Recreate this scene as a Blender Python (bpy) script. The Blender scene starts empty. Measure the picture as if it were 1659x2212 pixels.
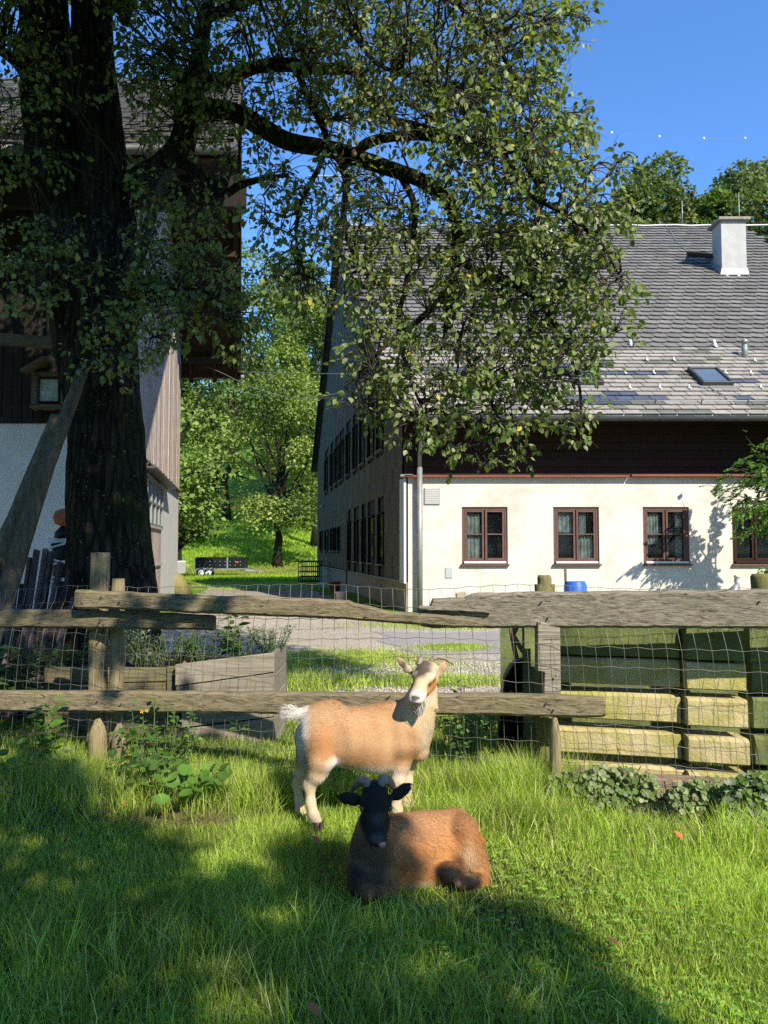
import bpy, bmesh, math, random
import numpy as np
from mathutils import Vector, Matrix, noise
R = math.radians
rng = np.random.default_rng(7)
random.seed(7)
sc = bpy.context.scene
COL = sc.collection

# ------------------------------------------------------------------ camera, sky, sun, exposure
CAM_H = 1.55
FPX, CXP, CYP = 1593.0, 829.5, 1106.0          # focal length and centre for a 1659 x 2212 picture
PITCH = math.atan(82 / FPX)
cam_d = bpy.data.cameras.new('camera'); cam = bpy.data.objects.new('camera', cam_d); COL.objects.link(cam)
cam.location = (0, 0, CAM_H); cam.rotation_euler = (math.pi / 2 + PITCH, 0, 0)
cam_d.sensor_fit = 'VERTICAL'; cam_d.sensor_height = 36; cam_d.sensor_width = 27
cam_d.lens = FPX / 2212 * 36
cam_d.clip_start = 0.05; cam_d.clip_end = 3000
sc.camera = cam

LIGHT = Vector((-0.62, 1.0, -0.95)).normalized()      # direction the sunlight travels
SUN_EL = math.asin(-LIGHT.z); SUN_AZ = math.atan2(-LIGHT.x, -LIGHT.y)
world = bpy.data.worlds.new('World'); sc.world = world; world.use_nodes = True
wn = world.node_tree.nodes; wl = world.node_tree.links
bg = wn.get('Background') or wn.new('ShaderNodeBackground')
out = wn.get('World Output') or wn.new('ShaderNodeOutputWorld')
sky = wn.new('ShaderNodeTexSky'); sky.sky_type = 'NISHITA'; sky.sun_disc = False
sky.sun_elevation = SUN_EL; sky.sun_rotation = SUN_AZ % (2 * math.pi)
sky.altitude = 0; sky.air_density = 1.0; sky.dust_density = 0.0; sky.ozone_density = 6.0
tint = wn.new('ShaderNodeMix'); tint.data_type = 'RGBA'; tint.blend_type = 'MULTIPLY'; tint.inputs[0].default_value = 1.0; tint.inputs[7].default_value = (.74, .98, 1.20, 1)
wl.new(sky.outputs[0], tint.inputs[6]); wl.new(tint.outputs[2], bg.inputs[0]); wl.new(bg.outputs[0], out.inputs[0])
bg.inputs[1].default_value = 0.14
sun_d = bpy.data.lights.new('sun', 'SUN'); sun_d.energy = 4.8; sun_d.angle = R(0.53); sun_d.color = (1.0, 0.92, 0.78)
sun = bpy.data.objects.new('sun', sun_d); COL.objects.link(sun); sun.location = (20, -40, 30)
sun.rotation_mode = 'QUATERNION'; sun.rotation_quaternion = LIGHT.to_track_quat('-Z', 'Y')
vs = sc.view_settings
vs.view_transform = 'Standard'; vs.look = 'None'; vs.exposure = 0.85; vs.gamma = 1.0; vs.use_curve_mapping = False
sc.render.engine = 'CYCLES'
cy = sc.cycles
cy.max_bounces = 6; cy.diffuse_bounces = 3; cy.glossy_bounces = 3; cy.transmission_bounces = 4; cy.transparent_max_bounces = 6
cy.use_denoising = False

# ------------------------------------------------------------------ helpers
def ray(px, py):
    u = (px - CXP) / FPX; v = (CYP - py) / FPX
    return Vector((u, math.cos(PITCH) - v * math.sin(PITCH), math.sin(PITCH) + v * math.cos(PITCH)))
def P(px, py, Y):
    d = ray(px, py); return Vector((0, 0, CAM_H)) + d * (Y / d.y)
def G(px, py, z=0.0):
    d = ray(px, py); return Vector((0, 0, CAM_H)) + d * ((z - CAM_H) / d.z)
def hit(px, py, p0, n):
    d = ray(px, py); o = Vector((0, 0, CAM_H)); return o + d * ((Vector(p0) - o).dot(n) / d.dot(n))
def sstep(a, b, x):
    t = min(1, max(0, (x - a) / (b - a))); return t * t * (3 - 2 * t)

def props(o, label=None, cat=None, group=None, kind=None):
    if label: o['label'] = label
    if cat: o['category'] = cat
    if group: o['group'] = group
    if kind: o['kind'] = kind
    return o
def thing(name, label, cat, loc=(0, 0, 0), group=None):
    o = bpy.data.objects.new(name, None); COL.objects.link(o); o.location = loc; o.empty_display_size = .2
    return props(o, label, cat, group)
def wloc(o):
    v = Vector((0, 0, 0))
    while o is not None:
        v = v + o.location; o = o.parent
    return v
def link(name, me, parent=None, loc=(0, 0, 0), rot=None, mat=None):
    """loc is in world coordinates; parents are never rotated."""
    o = bpy.data.objects.new(name, me); COL.objects.link(o)
    if parent is not None:
        o.parent = parent; o.location = Vector(loc) - wloc(parent)
    else:
        o.location = loc
    if rot is not None: o.rotation_euler = rot
    if mat is not None and not me.materials: me.materials.append(mat)
    return o

class MB:
    def __init__(s): s.v = []; s.f = []; s.sm = []; s.c = None
    def add(s, vs, fs, smooth=False):
        n = len(s.v); s.v += [tuple(v) for v in vs]; s.f += [tuple(i + n for i in f) for f in fs]; s.sm += [smooth] * len(fs); return s
    def box(s, c, d, rot=None):
        """centre, full size, optional 3x3 rotation"""
        c = Vector(c); hx, hy, hz = d[0] / 2, d[1] / 2, d[2] / 2
        vs = [Vector((x, y, z)) for x in (-hx, hx) for y in (-hy, hy) for z in (-hz, hz)]
        if rot is not None: vs = [rot @ v for v in vs]
        return s.add([v + c for v in vs], [(0, 1, 3, 2), (4, 6, 7, 5), (0, 4, 5, 1), (2, 3, 7, 6), (0, 2, 6, 4), (1, 5, 7, 3)])
    def bar(s, a, b, w, h, up=(0, 0, 1)):
        a = Vector(a); b = Vector(b); d = b - a; L = d.length; x = d.normalized(); u = Vector(up)
        y = u.cross(x)
        if y.length < 1e-4: y = Vector((0, 1, 0)).cross(x)
        y.normalize(); z = x.cross(y)
        m = Matrix((x, y, z)).transposed()
        return s.box((a + b) / 2, (L, w, h), m)
    def hexa(s, p):
        """8 corners: bottom 4 (ccw) then top 4"""
        return s.add(p, [(0, 3, 2, 1), (4, 5, 6, 7), (0, 1, 5, 4), (1, 2, 6, 5), (2, 3, 7, 6), (3, 0, 4, 7)])
    def tube(s, pts, rad, n=8, cap=True, smooth=True, flat=1.0):
        pts = [Vector(p) for p in pts]
        if not hasattr(rad, '__len__'): rad = [rad] * len(pts)
        vs = []; fs = []; ref = None
        for i, p in enumerate(pts):
            t = (pts[min(i + 1, len(pts) - 1)] - pts[max(i - 1, 0)]).normalized()
            if ref is None:
                ref = Vector((0, 0, 1)) if abs(t.z) < .9 else Vector((1, 0, 0))
            a = (ref - t * ref.dot(t)).normalized(); ref = a; b = t.cross(a)
            for k in range(n):
                q = 2 * math.pi * k / n
                vs.append(p + (a * math.cos(q) * flat + b * math.sin(q)) * rad[i])
        for i in range(len(pts) - 1):
            for k in range(n):
                fs.append((i * n + k, i * n + (k + 1) % n, (i + 1) * n + (k + 1) % n, (i + 1) * n + k))
        s.add(vs, fs, smooth)
        if cap:
            m = len(s.v) - len(vs)
            s.f.append(tuple(m + k for k in reversed(range(n)))); s.sm.append(False)
            s.f.append(tuple(m + (len(pts) - 1) * n + k for k in range(n))); s.sm.append(False)
        return s
    def lathe(s, c, prof, n=20, smooth=True):
        c = Vector(c); vs = []; fs = []
        for r, z in prof:
            for k in range(n):
                q = 2 * math.pi * k / n; vs.append(c + Vector((r * math.cos(q), r * math.sin(q), z)))
        for i in range(len(prof) - 1):
            for k in range(n):
                fs.append((i * n + k, i * n + (k + 1) % n, (i + 1) * n + (k + 1) % n, (i + 1) * n + k))
        fs.append(tuple(reversed(range(n)))); fs.append(tuple((len(prof) - 1) * n + k for k in range(n)))
        return s.add(vs, fs, smooth)
    def mesh(s, name, mat=None, origin=(0, 0, 0)):
        me = bpy.data.meshes.new(name); o = Vector(origin)
        me.from_pydata([(v[0] - o.x, v[1] - o.y, v[2] - o.z) for v in s.v], [], s.f)
        me.polygons.foreach_set('use_smooth', s.sm)
        if s.c is not None:
            cc_ = np.ones((len(s.v), 4), np.float32); cc_[:, :3] = np.array(s.c)[:, None]; me.color_attributes.new('Col', 'FLOAT_COLOR', 'POINT').data.foreach_set('color', cc_.ravel())
        if mat: me.materials.append(mat)
        me.update(); return me
    def build(s, name, mat, parent=None, origin=None, bevel=0):
        if origin is None:
            a = np.array(s.v); origin = (a.min(0) + a.max(0)) / 2; origin[2] = a[:, 2].min()
        me = s.mesh(name, mat, origin)
        if bevel:
            bm = bmesh.new(); bm.from_mesh(me)
            bmesh.ops.bevel(bm, geom=[e for e in bm.edges if e.is_manifold and e.calc_face_angle(0) > .6], offset=bevel, segments=1, affect='EDGES', clamp_overlap=True)
            bm.to_mesh(me); bm.free()
        return link(name, me, parent, origin)

def npmesh(name, V, F, col=None, mat=None, smooth=False):
    """V (n,3), F (m,k) all the same k; col (n,3) point colours"""
    V = np.ascontiguousarray(V, dtype=np.float32); F = np.ascontiguousarray(F, dtype=np.int32)
    me = bpy.data.meshes.new(name); k = F.shape[1]
    me.vertices.add(len(V)); me.vertices.foreach_set('co', V.ravel())
    me.loops.add(F.size); me.loops.foreach_set('vertex_index', F.ravel())
    me.polygons.add(len(F)); me.polygons.foreach_set('loop_start', np.arange(len(F), dtype=np.int32) * k)
    if smooth: me.polygons.foreach_set('use_smooth', np.ones(len(F), bool))
    me.update(calc_edges=True)
    if col is not None:
        c = np.ones((len(V), 4), np.float32); c[:, :3] = col
        me.color_attributes.new('Col', 'FLOAT_COLOR', 'POINT').data.foreach_set('color', c.ravel())
    if mat: me.materials.append(mat)
    return me
def nrm(a): return a / np.maximum(np.linalg.norm(a, axis=-1, keepdims=True), 1e-9)
def frames(d, n):
    """rotation matrices with Y along d and Z near n"""
    y = nrm(d); x = nrm(np.cross(y, n)); z = np.cross(x, y)
    return np.stack([x, y, z], axis=-1)
def scatter(tv, tf, M, pos, scale, col):
    """copies of a template; scale (N,) or (N,3); col (N,3)"""
    tv = np.asarray(tv, float); tf = np.asarray(tf); N = len(pos)
    s = scale[:, None] * np.ones((1, 3)) if scale.ndim == 1 else scale
    q = tv[None] * s[:, None, :]
    V = np.einsum('nij,nkj->nki', M, q) + pos[:, None, :]
    F = tf[None] + (np.arange(N) * len(tv))[:, None, None]
    C = np.repeat(col[:, None, :], len(tv), 1)
    return V.reshape(-1, 3), F.reshape(-1, tf.shape[1]), C.reshape(-1, 3)

def singles(tv, tf, Mx, pos, size, palette, parent, m, seed=0, nm='leaf'):
    """leaves as single objects that share a few meshes"""
    g = np.random.default_rng(seed); vs_ = [npmesh(nm, tv, tf, np.tile(np.array(c) * k, (len(tv), 1)), m) for c in palette[:4] for k in (.85, 1.1)]
    for i in range(len(pos)):
        o = bpy.data.objects.new(nm, vs_[int(g.integers(0, len(vs_)))]); COL.objects.link(o); o.parent = parent
        o.location = Vector(pos[i]); o.rotation_euler = Matrix(Mx[i]).to_euler(); s = float(size[i]); o.scale = (s, s, s)

LEAF_V = np.array([(0, 0, 0), (.30, .25, .05), (.36, .52, .05), (.2, .82, 0), (0, 1.05, -.10), (-.2, .82, 0), (-.36, .52, .05), (-.30, .25, .05), (0, .5, -.05)])
LEAF_F = np.array([(8, 0, 1), (8, 1, 2), (8, 2, 3), (8, 3, 4), (8, 4, 5), (8, 5, 6), (8, 6, 7), (8, 7, 0)])
NARROW_V = np.array([(0, 0, 0), (.14, .35, .03), (.12, .7, .02), (0, 1, -.08), (-.12, .7, .02), (-.14, .35, .03), (0, .5, -.02)])
NARROW_F = np.array([(6, 0, 1), (6, 1, 2), (6, 2, 3), (6, 3, 4), (6, 4, 5), (6, 5, 0)])
ROUND_V = np.array([(0, 0, 0)] + [(.5 * math.sin(a) * (1 + .08 * math.cos(5 * a)), .5 - .5 * math.cos(a) * (1 + .08 * math.cos(5 * a)), .09 * abs(math.sin(a * 1.5))) for a in [R(20 + 40 * k) for k in range(9)]] + [(0, .45, -.03)])
ROUND_F = np.array([(10, i, i + 1) for i in range(0, 9)] + [(10, 9, 0)])
QUAD_V = np.array([(0, 0, 0), (.42, .4, .12), (0, 1, -.06), (-.42, .4, .12)])
QUAD_F = np.array([(0, 1, 2), (0, 2, 3)])

# ------------------------------------------------------------------ materials
def nt(name):
    m = bpy.data.materials.new(name); m.use_nodes = True; t = m.node_tree
    b = t.nodes['Principled BSDF']; return m, t, b
def N(t, kind, **kw):
    n = t.nodes.new(kind)
    for k, v in kw.items():
        if isinstance(k, str) and hasattr(n, k): setattr(n, k, v)
    return n
def mathn(t, op, a, b):
    n = t.nodes.new('ShaderNodeMath'); n.operation = op
    for i, x in enumerate((a, b)):
        if hasattr(x, 'is_linked'): t.links.new(x, n.inputs[i])
        else: n.inputs[i].default_value = x
    return n.outputs[0]
def ramp(t, fac, stops):
    r = t.nodes.new('ShaderNodeValToRGB'); e = r.color_ramp.elements
    while len(e) < len(stops): e.new(.5)
    for el, (p, c) in zip(e, stops):
        el.position = p; el.color = (*c, 1) if len(c) == 3 else c
    t.links.new(fac, r.inputs[0]); return r.outputs[0]
def mixc(t, f, a, b, mode='MIX'):
    n = t.nodes.new('ShaderNodeMix'); n.data_type = 'RGBA'; n.blend_type = mode
    for sock, x in ((n.inputs[0], f), (n.inputs[6], a), (n.inputs[7], b)):
        if hasattr(x, 'is_linked'): t.links.new(x, sock)
        else: sock.default_value = x if not hasattr(x, '__len__') else (*x[:3], 1)
    return n.outputs[2]
def coords(t, stretch=(1, 1, 1), kind='Object'):
    tc = t.nodes.new('ShaderNodeTexCoord'); mp = t.nodes.new('ShaderNodeMapping')
    mp.inputs['Scale'].default_value = stretch; t.links.new(tc.outputs[kind], mp.inputs[0])
    oi = t.nodes.new('ShaderNodeObjectInfo'); cb = t.nodes.new('ShaderNodeCombineXYZ')
    r = mathn(t, 'MULTIPLY', oi.outputs['Random'], 37.0)
    for i in range(3): t.links.new(r, cb.inputs[i])
    t.links.new(cb.outputs[0], mp.inputs['Location'])
    return mp.outputs[0], oi.outputs['Random']
def noi(t, vec, scale, detail=6, rough=.6, dist=0.0):
    n = t.nodes.new('ShaderNodeTexNoise'); n.inputs['Scale'].default_value = scale; n.inputs['Detail'].default_value = detail
    n.inputs['Roughness'].default_value = rough; n.inputs['Distortion'].default_value = dist
    t.links.new(vec, n.inputs['Vector']); return n.outputs[0]
def bump(t, b, h, strength, dist):
    n = t.nodes.new('ShaderNodeBump'); n.inputs['Strength'].default_value = strength; n.inputs['Distance'].default_value = dist
    t.links.new(h, n.inputs['Height']); t.links.new(n.outputs[0], b.inputs['Normal']); return n
def mat(name, c1, c2=None, scale=6, *a_, tiles=False, **k_):
    m = mat_(name, c1, c2, scale, *a_, **k_)
    if tiles:
        t = m.node_tree; b = t.nodes['Principled BSDF']; src = b.inputs['Base Color'].links[0].from_socket; a = t.nodes.new('ShaderNodeAttribute'); a.attribute_name = 'Col'; t.links.new(mixc(t, 1.0, src, a.outputs[0], 'MULTIPLY'), b.inputs['Base Color'])
    return m
def mat_(name, c1, c2=None, scale=6, stretch=(1, 1, 1), rough=.8, bmp=0, bdist=.01, bscale=None, metallic=0, var=.15, blotch=None, bl=(.5, .7), blscale=2, spec=.3):
    """two-tone noise material with per-object variation, relief and optional blotches of a third colour"""
    m, t, b = nt(name); v, rnd = coords(t, stretch)
    c2 = c2 or tuple(x * .75 for x in c1)
    n = noi(t, v, scale)
    c = ramp(t, n, [(.32, c2), (.68, c1)])
    if blotch:
        v2, _ = coords(t)
        c = mixc(t, ramp(t, noi(t, v2, blscale, 8, .65), [(bl[0], (0, 0, 0)), (bl[1], (1, 1, 1))]), c, blotch)
    if var:
        k = mathn(t, 'ADD', mathn(t, 'MULTIPLY', rnd, 2 * var), 1 - var)
        cb = t.nodes.new('ShaderNodeCombineXYZ')
        for i in range(3): t.links.new(k, cb.inputs[i])
        c = mixc(t, 1.0, c, cb.outputs[0], 'MULTIPLY')
    t.links.new(c, b.inputs['Base Color'])
    b.inputs['Roughness'].default_value = rough; b.inputs['Metallic'].default_value = metallic
    b.inputs['Specular IOR Level'].default_value = spec
    if bmp: bump(t, b, noi(t, v, bscale or scale * 2, 8, .7), bmp, bdist)
    return m
def wood(name, light, dark, axis=0, scale=9, rough=.85, bmp=.9, bdist=.012, moss=None, mossr=(.55, .75), fine=1.0, var=.15):
    """grain running along one local axis, with dark cracks"""
    m, t, b = nt(name)
    st = [62 * fine] * 3; st[axis] = 2.4
    v, rnd = coords(t, tuple(st))
    g = noi(t, v, 1.0 * scale / 9, 9, .7, .35)
    st2 = [34 * fine] * 3; st2[axis] = .7
    v2, _ = coords(t, tuple(st2)); g2 = noi(t, v2, 2.0, 6, .6, .5)
    c = ramp(t, g, [(.33, dark), (.46, tuple((a + b_) / 2 for a, b_ in zip(light, dark))), (.66, light)])
    c = mixc(t, ramp(t, g2, [(.345, (1, 1, 1)), (.395, (0, 0, 0))]), c, tuple(x * .6 for x in dark))
    if moss:
        v3, _ = coords(t); c = mixc(t, ramp(t, noi(t, v3, 5, 8, .7), [(mossr[0], (0, 0, 0)), (mossr[1], (1, 1, 1))]), c, moss)
    k = mathn(t, 'ADD', mathn(t, 'MULTIPLY', rnd, 2 * var), 1 - var)
    cb = t.nodes.new('ShaderNodeCombineXYZ')
    for i in range(3): t.links.new(k, cb.inputs[i])
    c = mixc(t, 1.0, c, cb.outputs[0], 'MULTIPLY')
    t.links.new(c, b.inputs['Base Color']); b.inputs['Roughness'].default_value = rough; b.inputs['Specular IOR Level'].default_value = .2
    h = mathn(t, 'ADD', g, mathn(t, 'MULTIPLY', g2, .6))
    bump(t, b, h, bmp, bdist); return m
def attr(name, rough=.6, trans=0.0, spec=.3, bmp=0, bscale=60, tint=(1, 1, 1)):
    """colour from the mesh's own per-leaf / per-hair colour"""
    m, t, b = nt(name); a = t.nodes.new('ShaderNodeAttribute'); a.attribute_name = 'Col'
    c = mixc(t, 1.0, a.outputs[0], tint, 'MULTIPLY')
    t.links.new(c, b.inputs['Base Color']); b.inputs['Roughness'].default_value = rough; b.inputs['Specular IOR Level'].default_value = spec
    if bmp:
        v, _ = coords(t); bump(t, b, noi(t, v, bscale), bmp, .005)
    if trans:
        tr = t.nodes.new('ShaderNodeBsdfTranslucent'); mx = t.nodes.new('ShaderNodeMixShader')
        t.links.new(mixc(t, 1.0, c, (1.5, 1.6, .7), 'MULTIPLY'), tr.inputs[0]); mx.inputs[0].default_value = trans
        t.links.new(b.outputs[0], mx.inputs[1]); t.links.new(tr.outputs[0], mx.inputs[2])
        t.links.new(mx.outputs[0], t.nodes['Material Output'].inputs[0])
    return m
M = {}
M['fence'] = wood('weathered_fence_wood', (.235, .19, .115), (.06, .048, .028), 0, moss=(.15, .14, .05), mossr=(.52, .80))
M['fence_grey'] = wood('grey_weathered_wood', (.32, .28, .215), (.065, .055, .038), 0, fine=1.1, moss=(.20, .18, .10), mossr=(.5, .8))
M['post'] = wood('fence_post_wood', (.30, .24, .13), (.10, .08, .04), 2)
M['post_moss'] = wood('mossy_post_wood', (.26, .23, .11), (.08, .07, .03), 2, moss=(.16, .15, .02), mossr=(.45, .65))
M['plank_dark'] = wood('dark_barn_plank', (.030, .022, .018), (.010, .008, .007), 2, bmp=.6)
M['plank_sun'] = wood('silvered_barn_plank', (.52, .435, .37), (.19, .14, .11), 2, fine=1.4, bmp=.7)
M['soffit'] = wood('brown_soffit_board', (.055, .035, .02), (.02, .013, .008), 0, bmp=.5)
M['beam'] = wood('pale_beam_wood', (.12, .10, .06), (.05, .04, .026), 0)
M['log'] = wood('bare_log_wood', (.15, .12, .075), (.05, .038, .024), 2, fine=.5, bmp=.7)
M['lath'] = wood('grey_lath_wood', (.16, .13, .12), (.05, .04, .038), 2, var=.5)
M['bed'] = wood('raised_bed_board', (.27, .235, .18), (.13, .11, .08), 0, fine=.7, bmp=.4, moss=(.16, .17, .08), mossr=(.6, .85))
M['bed_dark'] = wood('dark_bed_board', (.20, .17, .09), (.07, .06, .03), 0, moss=(.08, .10, .03))
M['brown'] = mat('brown_window_paint', (.125, .068, .052), (.09, .048, .038), 8, rough=.5, bmp=.1)
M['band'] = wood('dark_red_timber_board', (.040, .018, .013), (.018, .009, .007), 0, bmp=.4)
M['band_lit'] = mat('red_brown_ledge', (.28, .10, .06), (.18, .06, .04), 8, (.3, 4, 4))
M['plaster'] = mat('cream_plaster', (.60, .57, .51), (.55, .515, .455), 3, (1, 1, 3.5), .95, bmp=.4, bdist=.012, bscale=9, var=0, blotch=(.44, .39, .32), bl=(.47, .74), blscale=1.3)
M['white'] = mat('white_limewash', (.56, .55, .51), (.48, .47, .44), 2.5, rough=.95, bmp=.5, bdist=.01, bscale=14, var=0)
M['plinth'] = mat('concrete_plinth', (.30, .27, .22), (.20, .18, .14), 2, (1, 1, 2), .95, bmp=.5, bscale=20, var=0)
M['slate_wall'] = mat('brown_grey_wall_slate', (.085, .078, .066), (.062, .056, .048), 6, rough=.7, bmp=.2, var=.14, tiles=True)
M['under'] = mat('dark_backing', (.03, .027, .024), None, 4, var=0)
M['tile_up'] = mat('dark_grey_roof_slate', (.185, .174, .152), (.135, .127, .112), 5, (1, 1, 1), .62, bmp=.4, bdist=.006, bscale=30, var=.16, tiles=True)
M['tile_pink'] = mat('pale_pink_grey_slate', (.32, .29, .245), (.22, .20, .17), 6, rough=.7, bmp=.4, bscale=25, var=.14, tiles=True)
M['tile_blue'] = mat('new_blue_slate', (.085, .10, .135), (.06, .07, .10), 6, rough=.5, bmp=.2, var=.15, tiles=True)
M['tile_olive'] = mat('lichened_grey_slate', (.16, .16, .13), (.11, .115, .085), 6, rough=.8, bmp=.4, var=.2, tiles=True)
M['tile_barn'] = mat('old_barn_slate', (.20, .185, .17), (.11, .10, .09), 6, rough=.8, bmp=.4, var=.3, tiles=True)
M['metal'] = mat('zinc', (.32, .33, .32), (.24, .25, .24), 6, rough=.5, metallic=.5, bmp=.05, var=.05)
M['metal_dark'] = mat('dark_zinc', (.085, .085, .08), (.06, .06, .055), 6, rough=.5, metallic=.4, var=.05)
M['trim'] = mat('pale_blue_trim', (.50, .56, .62), (.44, .50, .56), 4, rough=.5, var=0)
M['wire'] = mat('galvanised_wire', (.24, .235, .21), (.13, .12, .10), 10, rough=.5, metallic=.5, var=0)
M['wire_dark'] = mat('dark_wire', (.05, .05, .045), None, 10, rough=.5, var=0)
M['chimney'] = mat('pale_chimney_render', (.42, .41, .375), (.35, .34, .31), 4, rough=.9, bmp=.3, var=0)
M['cap'] = mat('chimney_cap_stone', (.30, .26, .21), (.20, .17, .14), 8, rough=.9, bmp=.6)
M['black'] = mat('black_plastic', (.008, .008, .008), (.006, .006, .006), 5, rough=.45, var=0)
M['blackpanel'] = mat('black_steel_panel', (.012, .014, .018), (.009, .01, .013), 5, rough=.4, var=0)
M['blue'] = mat('blue_barrel_plastic', (.03, .12, .48), (.025, .10, .42), 4, rough=.4, var=0)
M['rubber'] = mat('tyre_rubber', (.015, .015, .015), None, 5, rough=.8, var=0)
M['orange'] = mat('orange_clay', (.42, .13, .05), (.34, .10, .04), 6, rough=.7, var=0)
M['offwhite'] = mat('off_white_plastic', (.62, .62, .60), (.55, .55, .53), 5, rough=.5, var=0)
M['roof_glass'] = mat('roof_window_glass', (.10, .13, .16), None, 2, rough=.06, spec=1.0, var=0)
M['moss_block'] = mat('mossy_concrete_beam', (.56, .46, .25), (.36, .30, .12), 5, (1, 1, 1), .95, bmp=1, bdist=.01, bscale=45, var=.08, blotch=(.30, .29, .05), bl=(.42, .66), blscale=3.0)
M['moss_shaded'] = mat('shaded_algae_concrete', (.17, .20, .07), (.07, .085, .03), 4, (1, 1, 1), .95, bmp=1, bdist=.01, bscale=45, var=.1, blotch=(.22, .23, .06), bl=(.5, .8), blscale=3.5)  # algae green, with shade also put into the dark colour
M['yellow'] = mat('yellow_paint', (.6, .38, .05), None, 6, var=0)
M['terracotta'] = mat('rusty_clay', (.30, .14, .08), (.2, .1, .06), 8, rough=.8, var=0)
M['curtain'] = mat('lace_curtain', (.80, .82, .80), (.25, .27, .27), 5, (1.5, 1, 1), .9, var=0)
M['room'] = mat('dark_room', (.012, .012, .012), None, 3, var=0)
M['leafy'] = attr('leaf_green', .45, .36, .35)
M['leafy_far'] = attr('far_leaf_green', .65, .30, .2)
M['grass'] = attr('grass_blades', .55, .40, .25)
M['fur'] = attr('goat_hair', .75, 0, .2)
M['skin'] = attr('goat_hide', .8, 0, .15, bmp=.3, bscale=90)
M['horn'] = mat('goat_horn', (.30, .25, .18), (.15, .12, .09), 30, rough=.5, bmp=.6, bdist=.004, var=0)
M['horn_dark'] = mat('dark_goat_horn', (.24, .21, .17), (.10, .09, .07), 30, rough=.5, bmp=.6, bdist=.004, var=0)
M['eye'] = mat('goat_eye', (.20, .11, .02), None, 30, rough=.15, var=0)
M['pupil'] = mat('goat_pupil', (.005, .005, .005), None, 30, rough=.15, var=0)
M['tongue'] = mat('pink_tongue', (.55, .24, .24), (.48, .2, .2), 30, rough=.35, var=0)
M['hoof'] = mat('goat_hoof', (.07, .055, .04), None, 30, rough=.6, var=0)
M['nose'] = mat('grey_nose_skin', (.10, .085, .08), (.06, .05, .05), 60, rough=.4, var=0)
M['marker'] = mat('white_marker', (.75, .75, .75), None, 3, var=0)
M['twig'] = mat('twig_bark', (.05, .042, .03), (.025, .02, .015), 20, bmp=.4)

def glass():
    m, t, b = nt('window_glass')
    b.inputs['Base Color'].default_value = (.02, .022, .024, 1); b.inputs['Roughness'].default_value = .04
    b.inputs['Specular IOR Level'].default_value = .6
    tr = t.nodes.new('ShaderNodeBsdfTransparent'); tr.inputs[0].default_value = (.75, .8, .78, 1)
    mx = t.nodes.new('ShaderNodeMixShader'); mx.inputs[0].default_value = .82
    t.links.new(b.outputs[0], mx.inputs[1]); t.links.new(tr.outputs[0], mx.inputs[2]); t.links.new(mx.outputs[0], t.nodes['Material Output'].inputs[0])
    return m
M['glass'] = glass()
def bark():
    m, t, b = nt('furrowed_bark'); v, _ = coords(t, (9, 9, 1.6))
    vo = t.nodes.new('ShaderNodeTexVoronoi'); vo.feature = 'DISTANCE_TO_EDGE'; vo.inputs['Scale'].default_value = 1.6
    n0 = noi(t, v, 1.2, 6, .7, .8)
    t.links.new(v, vo.inputs['Vector'])
    h = mathn(t, 'ADD', mathn(t, 'MINIMUM', vo.outputs[0], .25), mathn(t, 'MULTIPLY', n0, .5))
    c = ramp(t, h, [(.2, (.006, .005, .004)), (.38, (.026, .020, .014)), (.6, (.055, .044, .030))])
    v2, _ = coords(t)
    c = mixc(t, ramp(t, noi(t, v2, 1.1, 6, .6), [(.50, (0, 0, 0)), (.62, (1, 1, 1))]), c, (.016, .022, .007))
    c = mixc(t, ramp(t, noi(t, v2, 28, 3, .5), [(.66, (0, 0, 0)), (.72, (1, 1, 1))]), c, (.20, .19, .15))
    t.links.new(c, b.inputs['Base Color']); b.inputs['Roughness'].default_value = .95; b.inputs['Specular IOR Level'].default_value = .1
    bump(t, b, h, 1.0, .06); return m
M['bark'] = bark()
# ------------------------------------------------------------------ ground and terrain
def hz(x, y):
    z = 0.0
    z -= .45 * sstep(24, 42, y)
    if y > 57: z += .21 * (y - 57) if y < 100 else 9.03 + .30 * (y - 100)
    if y > 46 and x > 5: z += min(.16 * (y - 46) * sstep(5, 22, x), 14)
    if y > 260: z = min(z, 60)
    z += .02 * math.sin(x * 1.3 + y * .7) * math.sin(y * 1.1 - x * .4) * sstep(1.5, 2.5, y)
    z += .10 * sstep(-.6, -2.0, x) * sstep(3.9, 4.7, y) * (1 - sstep(5.2, 6.2, y))
    z -= .05 * sstep(.9, 1.6, x) * (1 - sstep(5, 6.5, y))
    return z
def ground_mat():
    m, t, b = nt('grassy_ground'); v, _ = coords(t)
    n = noi(t, v, .6, 10, .7); n2 = noi(t, v, 14, 8, .75)
    c = ramp(t, n2, [(.3, (.08, .13, .02)), (.55, (.14, .24, .03)), (.75, (.22, .32, .06))])
    c = mixc(t, ramp(t, n, [(.55, (0, 0, 0)), (.72, (1, 1, 1))]), c, (.20, .25, .06))
    t.links.new(c, b.inputs['Base Color']); b.inputs['Roughness'].default_value = 1; b.inputs['Specular IOR Level'].default_value = .05
    bump(t, b, n2, 1, .08); return m
def soil_mat():
    return mat('lawn_soil', (.075, .065, .035), (.035, .032, .016), 12, rough=1, bmp=1, bdist=.02, bscale=40, var=0, blotch=(.06, .10, .016), bl=(.42, .6), blscale=3, spec=.05)
xs = np.concatenate([np.linspace(-420, -30, 20)[:-1], np.linspace(-30, 40, 71), np.linspace(40, 420, 20)[1:]])
ys = np.concatenate([np.linspace(-300, -10, 10)[:-1], np.linspace(-10, 1, 12)[:-1], np.linspace(1, 6.5, 30)[:-1], np.linspace(6.5, 46, 40)[:-1], np.linspace(46, 130, 40)[:-1], np.linspace(130, 900, 20)])
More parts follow.
